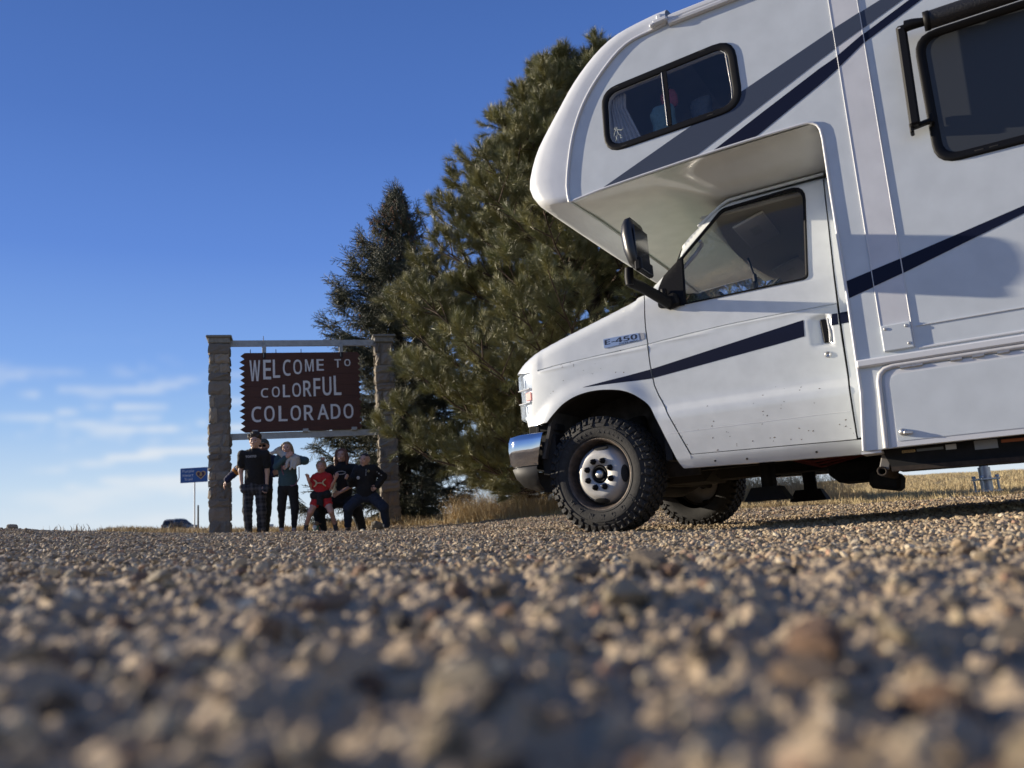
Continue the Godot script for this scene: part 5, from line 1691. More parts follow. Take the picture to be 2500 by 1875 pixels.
func make_people() -> void:
	var pale := Color(0.46, 0.29, 0.21)
	var brown := noisy(Color(0.012, 0.008, 0.006), Color(0.05, 0.032, 0.02), 0.6, 20.0, 72)
	var blond := noisy(Color(0.13, 0.085, 0.045), Color(0.34, 0.24, 0.13), 0.6, 20.0, 73)
	var auburn := noisy(Color(0.06, 0.022, 0.010), Color(0.17, 0.065, 0.03), 0.55, 20.0, 74)
	var inky := cloth(Color(0.006, 0.006, 0.0065), Color(0.011, 0.011, 0.012), 75)
	var pale_sole := mat(Color(0.45, 0.42, 0.37), 0.8)
	var grey_print := mat(Color(0.38, 0.38, 0.37), 0.7)
	# the tall one in front
	var J: Dictionary = POSE.teen
	var r := person("teen", "tall curly haired person in black t-shirt and plaid pants, hands in pockets", {"skin": pale, "hair_mat": brown, "curl_a": 0.5, "curl_b": 0.5, "lips": Color(0.4, 0.3, 0.27)})
	wear(r, "t_shirt", torso_cloth(J, 1.0, 0.020, 0.85) + limb_cloth(J, "a", 0.62, 0.078, 0.070) + limb_cloth(J, "b", 0.62, 0.078, 0.070), inky)
	var plaid := mat(Color.WHITE, 0.95)
	var img := Image.create(128, 128, false, Image.FORMAT_RGB8)
	for y in 128:
		for x in 128:
			var c := Color(0.010, 0.011, 0.014)
			var vx := (1.0 if x % 64 < 22 else 0.0) + (1.0 if (x % 64 > 40 and x % 64 < 45) else 0.0)
			var vy := (1.0 if y % 64 < 22 else 0.0) + (1.0 if (y % 64 > 40 and y % 64 < 45) else 0.0)
			c = c + Color(0.028, 0.028, 0.032) * vx + Color(0.028, 0.028, 0.032) * vy
			if x % 64 == 11 or y % 64 == 11: c = Color(0.14, 0.13, 0.12)
			img.set_pixel(x, y, c.linear_to_srgb())
	plaid.albedo_texture = ImageTexture.create_from_image(img)
	plaid.uv1_triplanar = true
	plaid.uv1_scale = Vector3.ONE * 3.6
	wear(r, "plaid_pants", [[J.waist.lerp(J.pelvis, 0.6), J.pelvis, 0.140, 0.150, 0.8]] + limb_cloth(J, "a", 1.96, 0.100, 0.066, false) + limb_cloth(J, "b", 1.96, 0.100, 0.066, false) + [[J.wa.lerp(J.ha, 0.4), J.ha, 0.055, 0.060], [J.wb.lerp(J.hb, 0.4), J.hb, 0.055, 0.060]], plaid)
	hair_cap(r, J.head, Basis(), 1.0, brown, [[Vector3(-0.06, 0.125, 0.02), Vector3(-0.03, 0.145, 0.0), 0.040, 0.045], [Vector3(0.0, 0.140, 0.04), Vector3(0.05, 0.135, 0.02), 0.043, 0.045], [Vector3(0.085, 0.11, 0.03), Vector3(0.085, 0.10, 0.0), 0.030, 0.034], [Vector3(-0.085, 0.115, 0.03), Vector3(-0.09, 0.10, 0.0), 0.030, 0.034], [Vector3(0.07, 0.09, 0.0), Vector3(0.08, 0.06, -0.02), 0.032, 0.03], [Vector3(-0.085, 0.08, 0.0), Vector3(-0.09, 0.04, -0.02), 0.032, 0.025], [Vector3(-0.03, 0.115, 0.055), Vector3(0.03, 0.12, 0.055), 0.026, 0.028]], 0.008)
	shoes(r, J, 1.0, cloth(Color(0.16, 0.14, 0.11), Color(0.28, 0.25, 0.20), 76), 0.05, pale_sole)
	glyph("shirt_print", "TOKYO", grey_print, r, J.chest + Vector3(-0.095, 0.045, 0.1655), 0.185, 0.040, 0.004)
	# the one behind, arms spread
	J = POSE.capman
	r = person("capman", "bearded person in cap and dark glasses standing behind, arm stretched out past the pillar", {"skin": Color(0.40, 0.22, 0.15), "hair_mat": brown, "curl_a": 0.35, "curl_b": 0.3, "palm_a": Vector3(0.5, 0, 0.8), "palm_b": Vector3(0, 1, 0.2)})
	var jersey := cloth(Color(0.010, 0.014, 0.045), Color(0.017, 0.022, 0.065), 77)
	wear(r, "jersey", torso_cloth(J, 1.02, 0.035, 1.0) + limb_cloth(J, "a", 1.92, 0.085, 0.062) + limb_cloth(J, "b", 1.9, 0.085, 0.060), jersey)
	for band in [[0.86, 0.93, Color(0.42, 0.16, 0.02)], [0.93, 1.0, Color(0.55, 0.53, 0.48)]]:
		wear(r, "sleeve_stripe", [[J.sa.lerp(J.ea, band[0]), J.sa.lerp(J.ea, band[1]), 0.080, 0.078]], mat(band[2], 0.9), 0.01, 0.010)
	wear(r, "sleeve_stripe", [[J.ea.lerp(J.wa, 0.10), J.ea.lerp(J.wa, 0.14), 0.079, 0.079]], mat(Color(0.42, 0.16, 0.02), 0.9), 0.01, 0.010)
	wear(r, "trousers", [[J.waist.lerp(J.pelvis, 0.7), J.pelvis, 0.135, 0.145, 0.8]] + limb_cloth(J, "a", 1.96, 0.105, 0.066, false) + limb_cloth(J, "b", 1.96, 0.105, 0.066, false), cloth(Color(0.016, 0.017, 0.012), Color(0.03, 0.03, 0.022), 78))
	shoes(r, J, 1.0, inky, 0.05, pale_sole)
	obj("beard", body_mesh([[J.head + Vector3(-0.04, -0.06, 0.05), J.head + Vector3(0.04, -0.06, 0.05), 0.045, 0.045], [J.head + Vector3(0, -0.07, 0.07), J.head + Vector3(0, -0.13, 0.07), 0.042, 0.026]], 0.008, 0.02, 0.003), auburn, r)
	var cap_m := cloth(Color(0.05, 0.055, 0.042), Color(0.075, 0.08, 0.06), 79)
	var cp := obj("cap", body_mesh([[J.head + Vector3(0, 0.06, -0.015), J.head + Vector3(0, 0.03, -0.03), 0.092, 0.094]], 0.008, 0.01), cap_m, r)
	var st := mb()
	box(st, J.head + Vector3(0, 0.055, 0.115), Vector3(0.13, 0.012, 0.10), Basis(Vector3.RIGHT, 0.2), 0.005)
	obj("cap_brim", done(st), cap_m, cp)
	st = mb()
	for sx in [-1, 1]: box(st, J.head + Vector3(0.037 * sx, 0.008, 0.098), Vector3(0.058, 0.038, 0.016), Basis(Vector3.UP, 0.15 * sx), 0.006)
	box(st, J.head + Vector3(0, 0.018, 0.108), Vector3(0.03, 0.008, 0.008))
	obj("dark_glasses", done(st), black, r)
	# the one holding the dog
	J = POSE.woman
	r = person("woman", "blond haired person in teal sweatshirt and black leggings cradling a white dog", {"skin": Color(0.50, 0.29, 0.22), "hair_mat": blond, "size": 0.93, "roll": 0.10, "palm_a": Vector3(0, 1, 0.3), "palm_b": Vector3(0, 1, 0.2), "curl_a": 0.4, "curl_b": 0.3})
	var teal := cloth(Color(0.028, 0.062, 0.078), Color(0.042, 0.088, 0.105), 80)
	wear(r, "sweatshirt", torso_cloth(J, 0.93, 0.030, 0.9) + limb_cloth(J, "a", 1.9, 0.074, 0.052) + limb_cloth(J, "b", 1.9, 0.074, 0.052), teal)
	wear(r, "leggings", [[J.waist.lerp(J.pelvis, 0.6), J.pelvis, 0.125, 0.138, 0.8]] + limb_cloth(J, "a", 1.93, 0.096, 0.045, false) + limb_cloth(J, "b", 1.93, 0.096, 0.045, false), inky)
	for e in ["a", "b"]: wear(r, "sock", [[J["k" + e].lerp(J["f" + e], 0.84), J["f" + e] + Vector3(0, -0.02, 0), 0.040, 0.040]], mat(Color(0.34, 0.33, 0.32), 0.9), 0.01, 0.010)
	shoes(r, J, 0.92, cloth(Color(0.05, 0.05, 0.052), Color(0.10, 0.10, 0.105), 81), 0.0, mat(Color(0.4, 0.4, 0.4), 0.8))
	hair_cap(r, J.head, Basis(Vector3.BACK, 0.1), 0.93, blond, [[Vector3(-0.075, 0.06, 0.02), Vector3(-0.105, -0.05, -0.02), 0.034, 0.036], [Vector3(-0.105, -0.04, -0.02), Vector3(-0.14, -0.10, 0.0), 0.036, 0.022], [Vector3(0.08, 0.05, 0.01), Vector3(0.095, -0.08, -0.03), 0.030, 0.030], [Vector3(0, 0.02, -0.06), Vector3(0, -0.10, -0.05), 0.08, 0.06], [Vector3(-0.11, 0.02, -0.01), Vector3(-0.17, 0.05, 0.0), 0.025, 0.012]])
	# the dog in those arms
	var o: Vector3 = J.base
	var dog := thing("dog", "small white dog carried in the arms of the person in teal", "dog", Vector3(-3.95, 1.66, -14.12))
	var D := func(x, y, z): return Vector3(x, y, z) - Vector3(-3.95, 1.66, -14.12)
	var dp := []
	for q in [[[-4.00, 1.69, -14.11], [-3.82, 1.624, -14.06], 0.066, 0.080], [[-3.82, 1.624, -14.06], [-3.80, 1.57, -14.06], 0.080, 0.070], [[-4.00, 1.69, -14.11], [-4.09, 1.765, -14.10], 0.060, 0.052], [[-4.11, 1.795, -14.09], [-4.135, 1.79, -14.08], 0.056, 0.050], [[-4.145, 1.78, -14.07], [-4.215, 1.757, -14.057], 0.036, 0.026], [[-4.215, 1.757, -14.057], [-4.228, 1.754, -14.055], 0.025, 0.021],
			[[-4.10, 1.83, -14.11], [-4.075, 1.872, -14.12], 0.028, 0.010], [[-4.105, 1.825, -14.05], [-4.065, 1.850, -14.03], 0.026, 0.010], [[-3.935, 1.60, -14.03], [-3.945, 1.535, -14.01], 0.030, 0.022], [[-3.945, 1.535, -14.01], [-3.955, 1.487, -14.01], 0.022, 0.021], [[-3.85, 1.56, -14.01], [-3.86, 1.50, -14.0], 0.038, 0.024], [[-3.86, 1.50, -14.0], [-3.885, 1.453, -13.99], 0.024, 0.021], [[-3.80, 1.55, -14.02], [-3.805, 1.50, -14.0], 0.038, 0.024], [[-3.805, 1.50, -14.0], [-3.815, 1.456, -13.99], 0.024, 0.021]]:
		dp.append([D.call(q[0][0], q[0][1], q[0][2]), D.call(q[1][0], q[1][1], q[1][2]), q[2], q[3]])
	obj("coat", body_mesh(dp, 0.009, 0.02, 0.004), noisy(Color(0.36, 0.34, 0.31), Color(0.52, 0.50, 0.46), 0.9, 14.0, 82, 0.2), dog)
	st = mb()
	ball(st, D.call(-4.250, 1.760, -14.05), Vector3(0.012, 0.010, 0.010), 8)
	obj("nose", done(st), black, dog)
	st = mb()
	ball(st, D.call(-4.155, 1.808, -14.035), Vector3(0.009, 0.009, 0.009), 8)
	obj("eye", done(st), black, dog)
	st = mb()
	var lp := []
	for q in [[-4.06, 1.60, -14.08], [-4.085, 1.45, -14.22], [-4.06, 1.33, -14.28], [-4.01, 1.23, -14.30], [-3.95, 1.185, -14.30], [-3.89, 1.20, -14.31], [-3.85, 1.26, -14.33], [-3.83, 1.33, -14.36], [-3.80, 1.50, -14.25]]: lp.append(Vector3(q[0], q[1], q[2] + 0.02))
	tube(st, lp, 0.008, 6)
	var leash := obj("leash", done(st), mat(Color(0.22, 0.10, 0.15), 0.7))
	tag(leash, "thin pink leash hanging in a loop below the white dog", "leash")
	# the child in red
	J = POSE.kid
	r = person("kid", "child in red t-shirt standing with legs apart and hands raised", {"skin": Color(0.46, 0.25, 0.18), "hair_mat": blond, "size": 0.86, "palm_a": Vector3(1, 0, 0.3), "palm_b": Vector3(-1, 0, 0.3), "curl_a": 0.15, "curl_b": 0.9})
	var red := cloth(Color(0.36, 0.012, 0.014), Color(0.47, 0.020, 0.022), 83)
	wear(r, "red_t_shirt", torso_cloth(J, 0.80, 0.020, 0.8) + limb_cloth(J, "a", 0.8, 0.066, 0.058) + limb_cloth(J, "b", 0.8, 0.066, 0.058), red)
	wear(r, "shorts", [[J.waist.lerp(J.pelvis, 0.6), J.pelvis, 0.112, 0.125, 0.85], [J.pa, J.pa.lerp(J.ka, 0.44), 0.094, 0.080], [J.pb, J.pb.lerp(J.kb, 0.44), 0.094, 0.080]], red)
	for e in ["a", "b"]: wear(r, "shorts_hem", [[J["p" + e].lerp(J["k" + e], 0.44), J["p" + e].lerp(J["k" + e], 0.47), 0.077, 0.075]], mat(Color(0.34, 0.33, 0.36), 0.9), 0.01, 0.011)
	wear(r, "tied_jacket", [[J.pelvis + Vector3(-0.10, 0.03, 0.05), J.pelvis + Vector3(0.10, 0.03, 0.05), 0.085, 0.085], [J.pelvis + Vector3(0.02, 0.02, 0.12), J.pelvis + Vector3(0.03, -0.14, 0.13), 0.042, 0.03], [J.pelvis + Vector3(0, 0.0, 0.12), J.pelvis + Vector3(-0.03, -0.12, 0.14), 0.04, 0.028], [J.pelvis + Vector3(-0.10, 0.0, -0.10), J.pelvis + Vector3(-0.09, -0.26, -0.12), 0.07, 0.05], [J.pelvis + Vector3(0.08, 0.0, -0.10), J.pelvis + Vector3(0.08, -0.24, -0.12), 0.07, 0.05]], inky)
	hair_cap(r, J.head, Basis(), 0.86, blond, [[Vector3(-0.08, 0.04, 0.0), Vector3(-0.085, -0.02, -0.02), 0.03, 0.02], [Vector3(0.08, 0.04, 0.0), Vector3(0.085, -0.02, -0.02), 0.03, 0.02]])
	shoes(r, J, 0.86, cloth(Color(0.035, 0.035, 0.038), Color(0.06, 0.06, 0.063), 84), 0.30, inky)
	var gold := mat(Color(0.50, 0.42, 0.24), 0.6)                    # crossed arcs printed on the chest
	st = mb()
	for sx in [-1, 1]:
		var arc := []
		for k in 7: arc.append(J.chest + Vector3(sx * (0.105 - 0.055 * sin(PI * k / 6.0)), lerpf(0.062, -0.058, k / 6.0) - 0.02, 0.128 - 0.004 * absf(k - 3.0)))
		tube(st, arc, [0.009, 0.011, 0.012, 0.012, 0.012, 0.011, 0.009], 6)
	tube(st, [J.chest + Vector3(-0.07, -0.016, 0.130), J.chest + Vector3(0.07, -0.024, 0.130)], 0.010, 6)
	obj("shirt_print", done(st), gold, r)
	# the long haired one behind the child
	J = POSE.longhair
	r = person("longhair", "person with long reddish hair in black t-shirt with grey oval, squatting behind the child", {"skin": Color(0.47, 0.28, 0.21), "hair_mat": auburn, "palm_a": Vector3(1, 0, 0.1), "palm_b": Vector3(0, 1, 0.2), "curl_a": 0.05, "curl_b": 0.5})
	wear(r, "t_shirt", torso_cloth(J, 1.02, 0.035, 1.05) + limb_cloth(J, "a", 0.9, 0.085, 0.080) + limb_cloth(J, "b", 0.95, 0.085, 0.080), inky)
	wear(r, "trousers", [[J.waist.lerp(J.pelvis, 0.7), J.pelvis, 0.140, 0.155, 0.85]] + limb_cloth(J, "a", 1.97, 0.125, 0.085, false) + limb_cloth(J, "b", 1.97, 0.125, 0.085, false), cloth(Color(0.008, 0.008, 0.010), Color(0.016, 0.016, 0.019), 85))
	hair_cap(r, J.head, Basis(), 1.0, auburn, [[Vector3(-0.075, 0.07, 0.03), Vector3(-0.10, -0.06, 0.01), 0.034, 0.042], [Vector3(-0.10, -0.06, 0.01), Vector3(-0.105, -0.17, 0.02), 0.042, 0.026], [Vector3(0.075, 0.07, 0.03), Vector3(0.10, -0.06, 0.01), 0.034, 0.040], [Vector3(0.10, -0.06, 0.01), Vector3(0.098, -0.15, 0.02), 0.040, 0.024], [Vector3(0, 0.0, -0.06), Vector3(0, -0.12, -0.05), 0.085, 0.06]])
	shoes(r, J, 1.0, cloth(Color(0.34, 0.32, 0.28), Color(0.5, 0.47, 0.42), 86), 0.0, pale_sole)
	st = mb()
	var oval := []
	for k in 25: oval.append(J.chest + Vector3(cos(TAU * k / 24.0) * 0.085, 0.075 + sin(TAU * k / 24.0) * 0.028, 0.166 - 0.05 * pow(absf(cos(TAU * k / 24.0)), 2) * 0.5))
	tube(st, oval, 0.007, 6, false)
	obj("shirt_print", done(st), grey_print, r)
	# the boy in the hooded jacket
	J = POSE.hoodie
	r = person("hoodie", "short haired boy in black hooded jacket and jeans lunging sideways, elbow out", {"skin": Color(0.50, 0.30, 0.22), "hair_mat": brown, "size": 0.92, "yaw": -0.25, "roll": -0.12, "palm_a": Vector3(0, 1, 0), "palm_b": Vector3(0, 1, 0), "curl_a": 1.1, "curl_b": 0.7})
	wear(r, "hooded_jacket", torso_cloth(J, 0.92, 0.040, 1.0) + limb_cloth(J, "a", 1.9, 0.082, 0.056) + limb_cloth(J, "b", 1.95, 0.082, 0.056) + [[J.neck + Vector3(-0.07, -0.02, -0.04), J.neck + Vector3(0.07, -0.02, -0.04), 0.06, 0.06]], inky)
	wear(r, "jeans", [[J.waist.lerp(J.pelvis, 0.6), J.pelvis, 0.128, 0.140, 0.8]] + limb_cloth(J, "a", 1.96, 0.108, 0.062, false) + limb_cloth(J, "b", 1.96, 0.108, 0.062, false), cloth(Color(0.010, 0.014, 0.028), Color(0.022, 0.030, 0.052), 87))
	hair_cap(r, J.head, Basis.from_euler(Vector3(0, -0.25, -0.12)), 0.92, brown, [], -0.006)
	shoes(r, J, 0.94, cloth(Color(0.05, 0.036, 0.024), Color(0.10, 0.07, 0.045), 88), 0.22, mat(Color(0.25, 0.21, 0.16), 0.8))
	st = mb()
	ball(st, J.chest + Vector3(-0.105, -0.005, 0.165), Vector3(0.030, 0.030, 0.006), 12)
	obj("jacket_badge", done(st), grey_print, r)
	st = mb()
	var loop := []
	for k in 13: loop.append(J.chest + Vector3(0.075 + cos(TAU * k / 12.0) * 0.014, 0.10 + sin(TAU * k / 12.0) * 0.016, 0.160))
	tube(st, loop, 0.004, 6, false)
	obj("jacket_print", done(st), mat(Color(0.45, 0.40, 0.20), 0.6), r)
	st = mb()
	tube(st, [J.neck + Vector3(0.03, -0.05, 0.11), J.neck + Vector3(0.035, -0.12, 0.15), J.neck + Vector3(0.033, -0.17, 0.17)], 0.004, 6)
	obj("drawstring", done(st), grey_print, r)
	for k in 3:
		st = mb()
		var q: Vector3 = J.sb.lerp(J.eb, 0.35 + 0.25 * k)
		box(st, q + Vector3(0, 0, 0.082), Vector3(0.030, 0.018, 0.006), Basis(Vector3.BACK, -0.6), 0.002)
		obj("sleeve_print", done(st), grey_print, r)
	# the little figurine by their feet
	var gn := thing("figurine", "small garden gnome figurine with brown hat, white beard and green body on the gravel", "garden gnome", Vector3(-3.53, gh(-3.53, -14.27) - 0.01, -14.27))
	st = mb()
	lathe(st, [Vector2(0.0, 0.0), Vector2(0.080, 0.0), Vector2(0.078, 0.03), Vector2(0.065, 0.10), Vector2(0.045, 0.15), Vector2(0.03, 0.16)], Vector3.ZERO, Basis(), 18)
	obj("gnome_body", done(st), mat(Color(0.05, 0.13, 0.06), 0.5), gn)
	st = mb()
	ball(st, Vector3(-0.020, 0.115, 0.045), Vector3(0.040, 0.052, 0.03), 12)
	obj("beard", done(st), mat(Color(0.52, 0.50, 0.44), 0.6), gn)
	st = mb()
	ball(st, Vector3(0, 0.165, 0.005), Vector3(0.036, 0.036, 0.036), 12)
	obj("gnome_head", done(st), mat(Color(0.42, 0.22, 0.14), 0.6), gn)
	st = mb()
	lathe(st, [Vector2(0.075, 0.170), Vector2(0.078, 0.178), Vector2(0.045, 0.190), Vector2(0.034, 0.215), Vector2(0.0, 0.225)], Vector3.ZERO, Basis(), 18)
	obj("hat", done(st), mat(Color(0.17, 0.11, 0.05), 0.7), gn)
	st = mb()
	box(st, Vector3(0.058, 0.075, 0.02), Vector3(0.03, 0.11, 0.05), Basis(Vector3.BACK, 0.2), 0.012)
	obj("satchel", done(st), mat(Color(0.20, 0.07, 0.03), 0.7), gn)

# ---------------------------------------------------------------- the welcome sign
func make_sign() -> void:
	var sg := thing("welcome_sign", "large brown board welcoming to Colorado hung between two stone pillars", "welcome sign", SIGN_AT)
	sg.basis = Basis(SIGN_X, Vector3.UP, SIGN_X.cross(Vector3.UP))
	var stone := []
	for i in 9: stone.append(stone_block(400 + i))
	var tones := []
	for c in [Color(0.215, 0.185, 0.145), Color(0.27, 0.235, 0.18), Color(0.18, 0.16, 0.13), Color(0.25, 0.205, 0.155), Color(0.31, 0.265, 0.20)]:
		tones.append(noisy(c * 0.72, c * 1.2, 0.9, 2.5, int(c.r * 1000) + 3, 0.5))
	var mortar := noisy(Color(0.15, 0.135, 0.12), Color(0.23, 0.21, 0.18), 0.95, 3.0, 90, 0.3)
	var metal := noisy(Color(0.24, 0.245, 0.235), Color(0.34, 0.345, 0.33), 0.45, 1.6, 91, 0.0, 0.35)
	for k in 2:
		var w := 0.375 if k == 0 else 0.36
		var pl := sub("pillar", sg, Vector3(0.0 if k == 0 else 3.10, 0.0, -0.19))
		var base := -0.35 if k == 0 else -0.15
		var st := mb()
		box(st, Vector3(0, (3.56 + base) * 0.5, 0), Vector3(w - 0.06, 3.56 - base, w - 0.06))
		obj("mortar", done(st), mortar, pl)
		var y := base
		while y < 3.50:
			var h := rng.randf_range(0.075, 0.29)
			h = minf(h, 3.56 - y)
			if 3.56 - y - h < 0.07: h = 3.56 - y
			for face in 4:
				var along := Vector3.RIGHT.rotated(Vector3.UP, face * PI / 2)
				var out := Vector3.BACK.rotated(Vector3.UP, face * PI / 2)
				var cuts := [-w / 2]
				if face % 2 == 0:
					if rng.randf() < 0.75: cuts.append(rng.randf_range(-0.09, 0.09))
				cuts.append(w / 2)
				for c in cuts.size() - 1:
					var u0: float = cuts[c] + (0.0 if c > 0 else rng.randf_range(-0.016, 0.008))
					var u1: float = cuts[c + 1] + (0.0 if c < cuts.size() - 2 else rng.randf_range(-0.008, 0.016))
					if face % 2 == 1:
						u0 = -w / 2 + 0.05; u1 = w / 2 - 0.05
					var o := MeshInstance3D.new()
					o.mesh = stone[rng.randi() % 9]
					o.material_override = tones[rng.randi() % 5]
					add(o, "stone", pl)
					var proud := rng.randf_range(-0.012, 0.030)
					o.transform = Transform3D(Basis(along * (u1 - u0 - 0.010), Vector3.UP * (h - 0.012), out * 0.075) * Basis(Vector3.BACK, (PI if rng.randf() < 0.5 else 0.0) + rng.randfn() * 0.05), along * (u0 + u1) * 0.5 + Vector3.UP * (y + h * 0.5) + out * (w / 2 - 0.0375 + proud))
			y += h
		st = mb()
		box(st, Vector3(0, 3.62, 0), Vector3(w + 0.02, 0.11, w + 0.02), Basis(), 0.012)
		box(st, Vector3(0, 3.69, 0), Vector3(w + 0.09, 0.045, w + 0.09), Basis(), 0.012)
		obj("capstone", done(st), noisy(Color(0.17, 0.165, 0.14), Color(0.27, 0.26, 0.22), 0.85, 2.5, 92, 0.2), pl)
	for y in [3.592, 1.790]:
		var st := mb()
		var prof := V([0.0, -0.058, 0.05, -0.058, 0.05, -0.046, 0.012, -0.046, 0.012, 0.046, 0.05, 0.046, 0.05, 0.058, 0.0, 0.058])
		prism(st, prof, Vector3(0.16, y, -0.16), Vector3.FORWARD, Vector3.UP, Vector3(2.80, 0, 0))
		var bm := obj("cross_beam", done(st), metal, sg)
		for bx in [0.24, 0.30, 2.82, 2.88]:
			st = mb()
			lathe(st, [Vector2(0.014, 0.0), Vector2(0.014, 0.012), Vector2(0.0, 0.013)], Vector3(bx, y + (0.02 if bx in [0.24, 2.82] else -0.02), -0.161), Basis(Vector3.RIGHT, Vector3.BACK, Vector3.DOWN), 6)
			obj("bolt", done(st), steel, bm)
	# the board, its ends cut to points
	var poly := PackedVector2Array()
	var teeth := 13
	var y0 := 1.855
	var y1 := 3.388
	for i in teeth:
		var t0 := y0 + (y1 - y0) * i / teeth
		var t1 := y0 + (y1 - y0) * (i + 1.0) / teeth
		poly.append(Vector2(2.575, t0)); poly.append(Vector2(2.625 + 0.012 * sin(i * 2.1), (t0 + t1) * 0.5))
	poly.append(Vector2(2.575, y1))
	poly.append(Vector2(0.455, y1))
	for i in range(teeth - 1, -1, -1):
		var t0 := y0 + (y1 - y0) * i / teeth
		var t1 := y0 + (y1 - y0) * (i + 1.0) / teeth
		poly.append(Vector2(0.365 + 0.015 * sin(i * 1.7), (t0 + t1) * 0.5)); poly.append(Vector2(0.455, t0))
	var wood := noisy(Color(0.055, 0.0195, 0.0115), Color(0.085, 0.031, 0.018), 0.75, 1.0, 93, 0.12)
	wood.uv1_scale = Vector3(0.5, 9.0, 1.0)
	var board := sub("sign_board", sg)
	# seven planks make it up, a fine joint between them
	for i in 7:
		var a := y0 - 0.01 + (y1 - y0 + 0.02) * i / 7.0
		var b := y0 - 0.01 + (y1 - y0 + 0.02) * (i + 1.0) / 7.0
		for q in Geometry2D.intersect_polygons(poly, V([0, a + 0.0015, 3, a + 0.0015, 3, b - 0.0015, 0, b - 0.0015])):
			var st := mb()
			prism(st, q, Vector3(0, 0, -0.15), Vector3.RIGHT, Vector3.UP, Vector3(0, 0, 0.045))
			obj("plank", done(st), wood, board)
	var paint := noisy(Color(0.56, 0.56, 0.54), Color(0.72, 0.72, 0.70), 0.7, 3.0, 94)
	for l in LETTERS:
		var o := glyph("letter", l[0], paint, board, Vector3(l[1], l[2], -0.1045), l[3], l[4], 0.014, Basis(), l[0] == "W", 0.0 if l[0] == "W" else 0.45)
	for x in [0.812, 2.262]:
		var st := mb()
		box(st, Vector3(x, 3.47, -0.128), Vector3(0.075, 0.17, 0.05), Basis(), 0.006)
		tube(st, [Vector3(x - 0.01, 3.3, -0.10), Vector3(x - 0.01, 3.72, -0.12)], 0.008, 6)
		obj("hanger", done(st), metal, board)
		st = mb()
		box(st, Vector3(x, 3.33, -0.1015), Vector3(0.055, 0.11, 0.006), Basis(), 0.002)
		obj("hanger_strap", done(st), dark, board)
	for x in [0.56, 1.03, 1.50]:
		var st := mb()
		tube(st, [Vector3(x, 3.385, -0.13), Vector3(x, 3.46, -0.13)], 0.008, 6)
		obj("board_rod", done(st), dark, board)
	for x in [0.63, 1.553, 2.468]:
		var st := mb()
		box(st, Vector3(x, 1.865, -0.128), Vector3(0.105, 0.065, 0.06), Basis(), 0.006)
		obj("foot_bracket", done(st), metal, board)

func stone_block(seed_: int) -> ArrayMesh:                          # unit block with a hewn face
	var r := RandomNumberGenerator.new()
	r.seed = seed_
	var st := mb()
	var rows := []
	var w := func(i, n): return float(i) / n - 0.5
	var depth := []
	for j in 5:
		var row := []
		for i in 5: row.append(r.randf_range(0.18, 0.62) if i % 4 and j % 4 else r.randf_range(-0.05, 0.22))
		depth.append(row)
	var P := func(i, j) -> Vector3:
		var x: float = w.call(i, 4)
		var y: float = w.call(j, 4)
		var corner := 0.05 if (i % 4 == 0 and j % 4 == 0) else 0.0
		return Vector3(x * (1 - corner) + 0.035 * sin(seed_ * 3.1 + j * 2.3) * (1 if i % 4 else 0), y * (1 - corner) + 0.05 * sin(seed_ * 1.7 + i * 2.9), depth[j][i])
	for j in 4:
		for i in 4:
			quad(st, P.call(i, j), P.call(i + 1, j), P.call(i + 1, j + 1), P.call(i, j + 1))
	var rim := []
	for i in 4: rim.append(P.call(i, 0))
	for j in 4: rim.append(P.call(4, j))
	for i in range(4, 0, -1): rim.append(P.call(i, 4))
	for j in range(4, 0, -1): rim.append(P.call(0, j))
	for i in rim.size():
		var a: Vector3 = rim[i]
		var b: Vector3 = rim[(i + 1) % rim.size()]
		quad(st, a, Vector3(a.x, a.y, -0.5), Vector3(b.x, b.y, -0.5), b)
	return done(st).commit()

# ---------------------------------------------------------------- trees
func needle_tuft(seed_: int, n: int, stem: float, long: float, wide: float, spread: float) -> ArrayMesh:
	var r := RandomNumberGenerator.new()
	r.seed = seed_
	var st := mb()
	for i in n:
		var t := pow(float(i) / n, 0.8)
		var a := r.randf() * TAU
		var o := Vector3(0, stem * t, 0)
		var tilt := spread * r.randf_range(0.55, 1.2) * (1.15 - 0.65 * t)
		var d := Vector3(cos(a) * sin(tilt), cos(tilt), sin(a) * sin(tilt))
		var l := long * r.randf_range(0.75, 1.1)
		var sd := d.cross(Vector3(r.randfn(), r.randfn(), r.randfn())).normalized() * wide
		var bend := Vector3(0, -0.10 * l, 0) + d * l
		tri(st, o - sd, o + sd, o + bend)
	return done(st).commit()

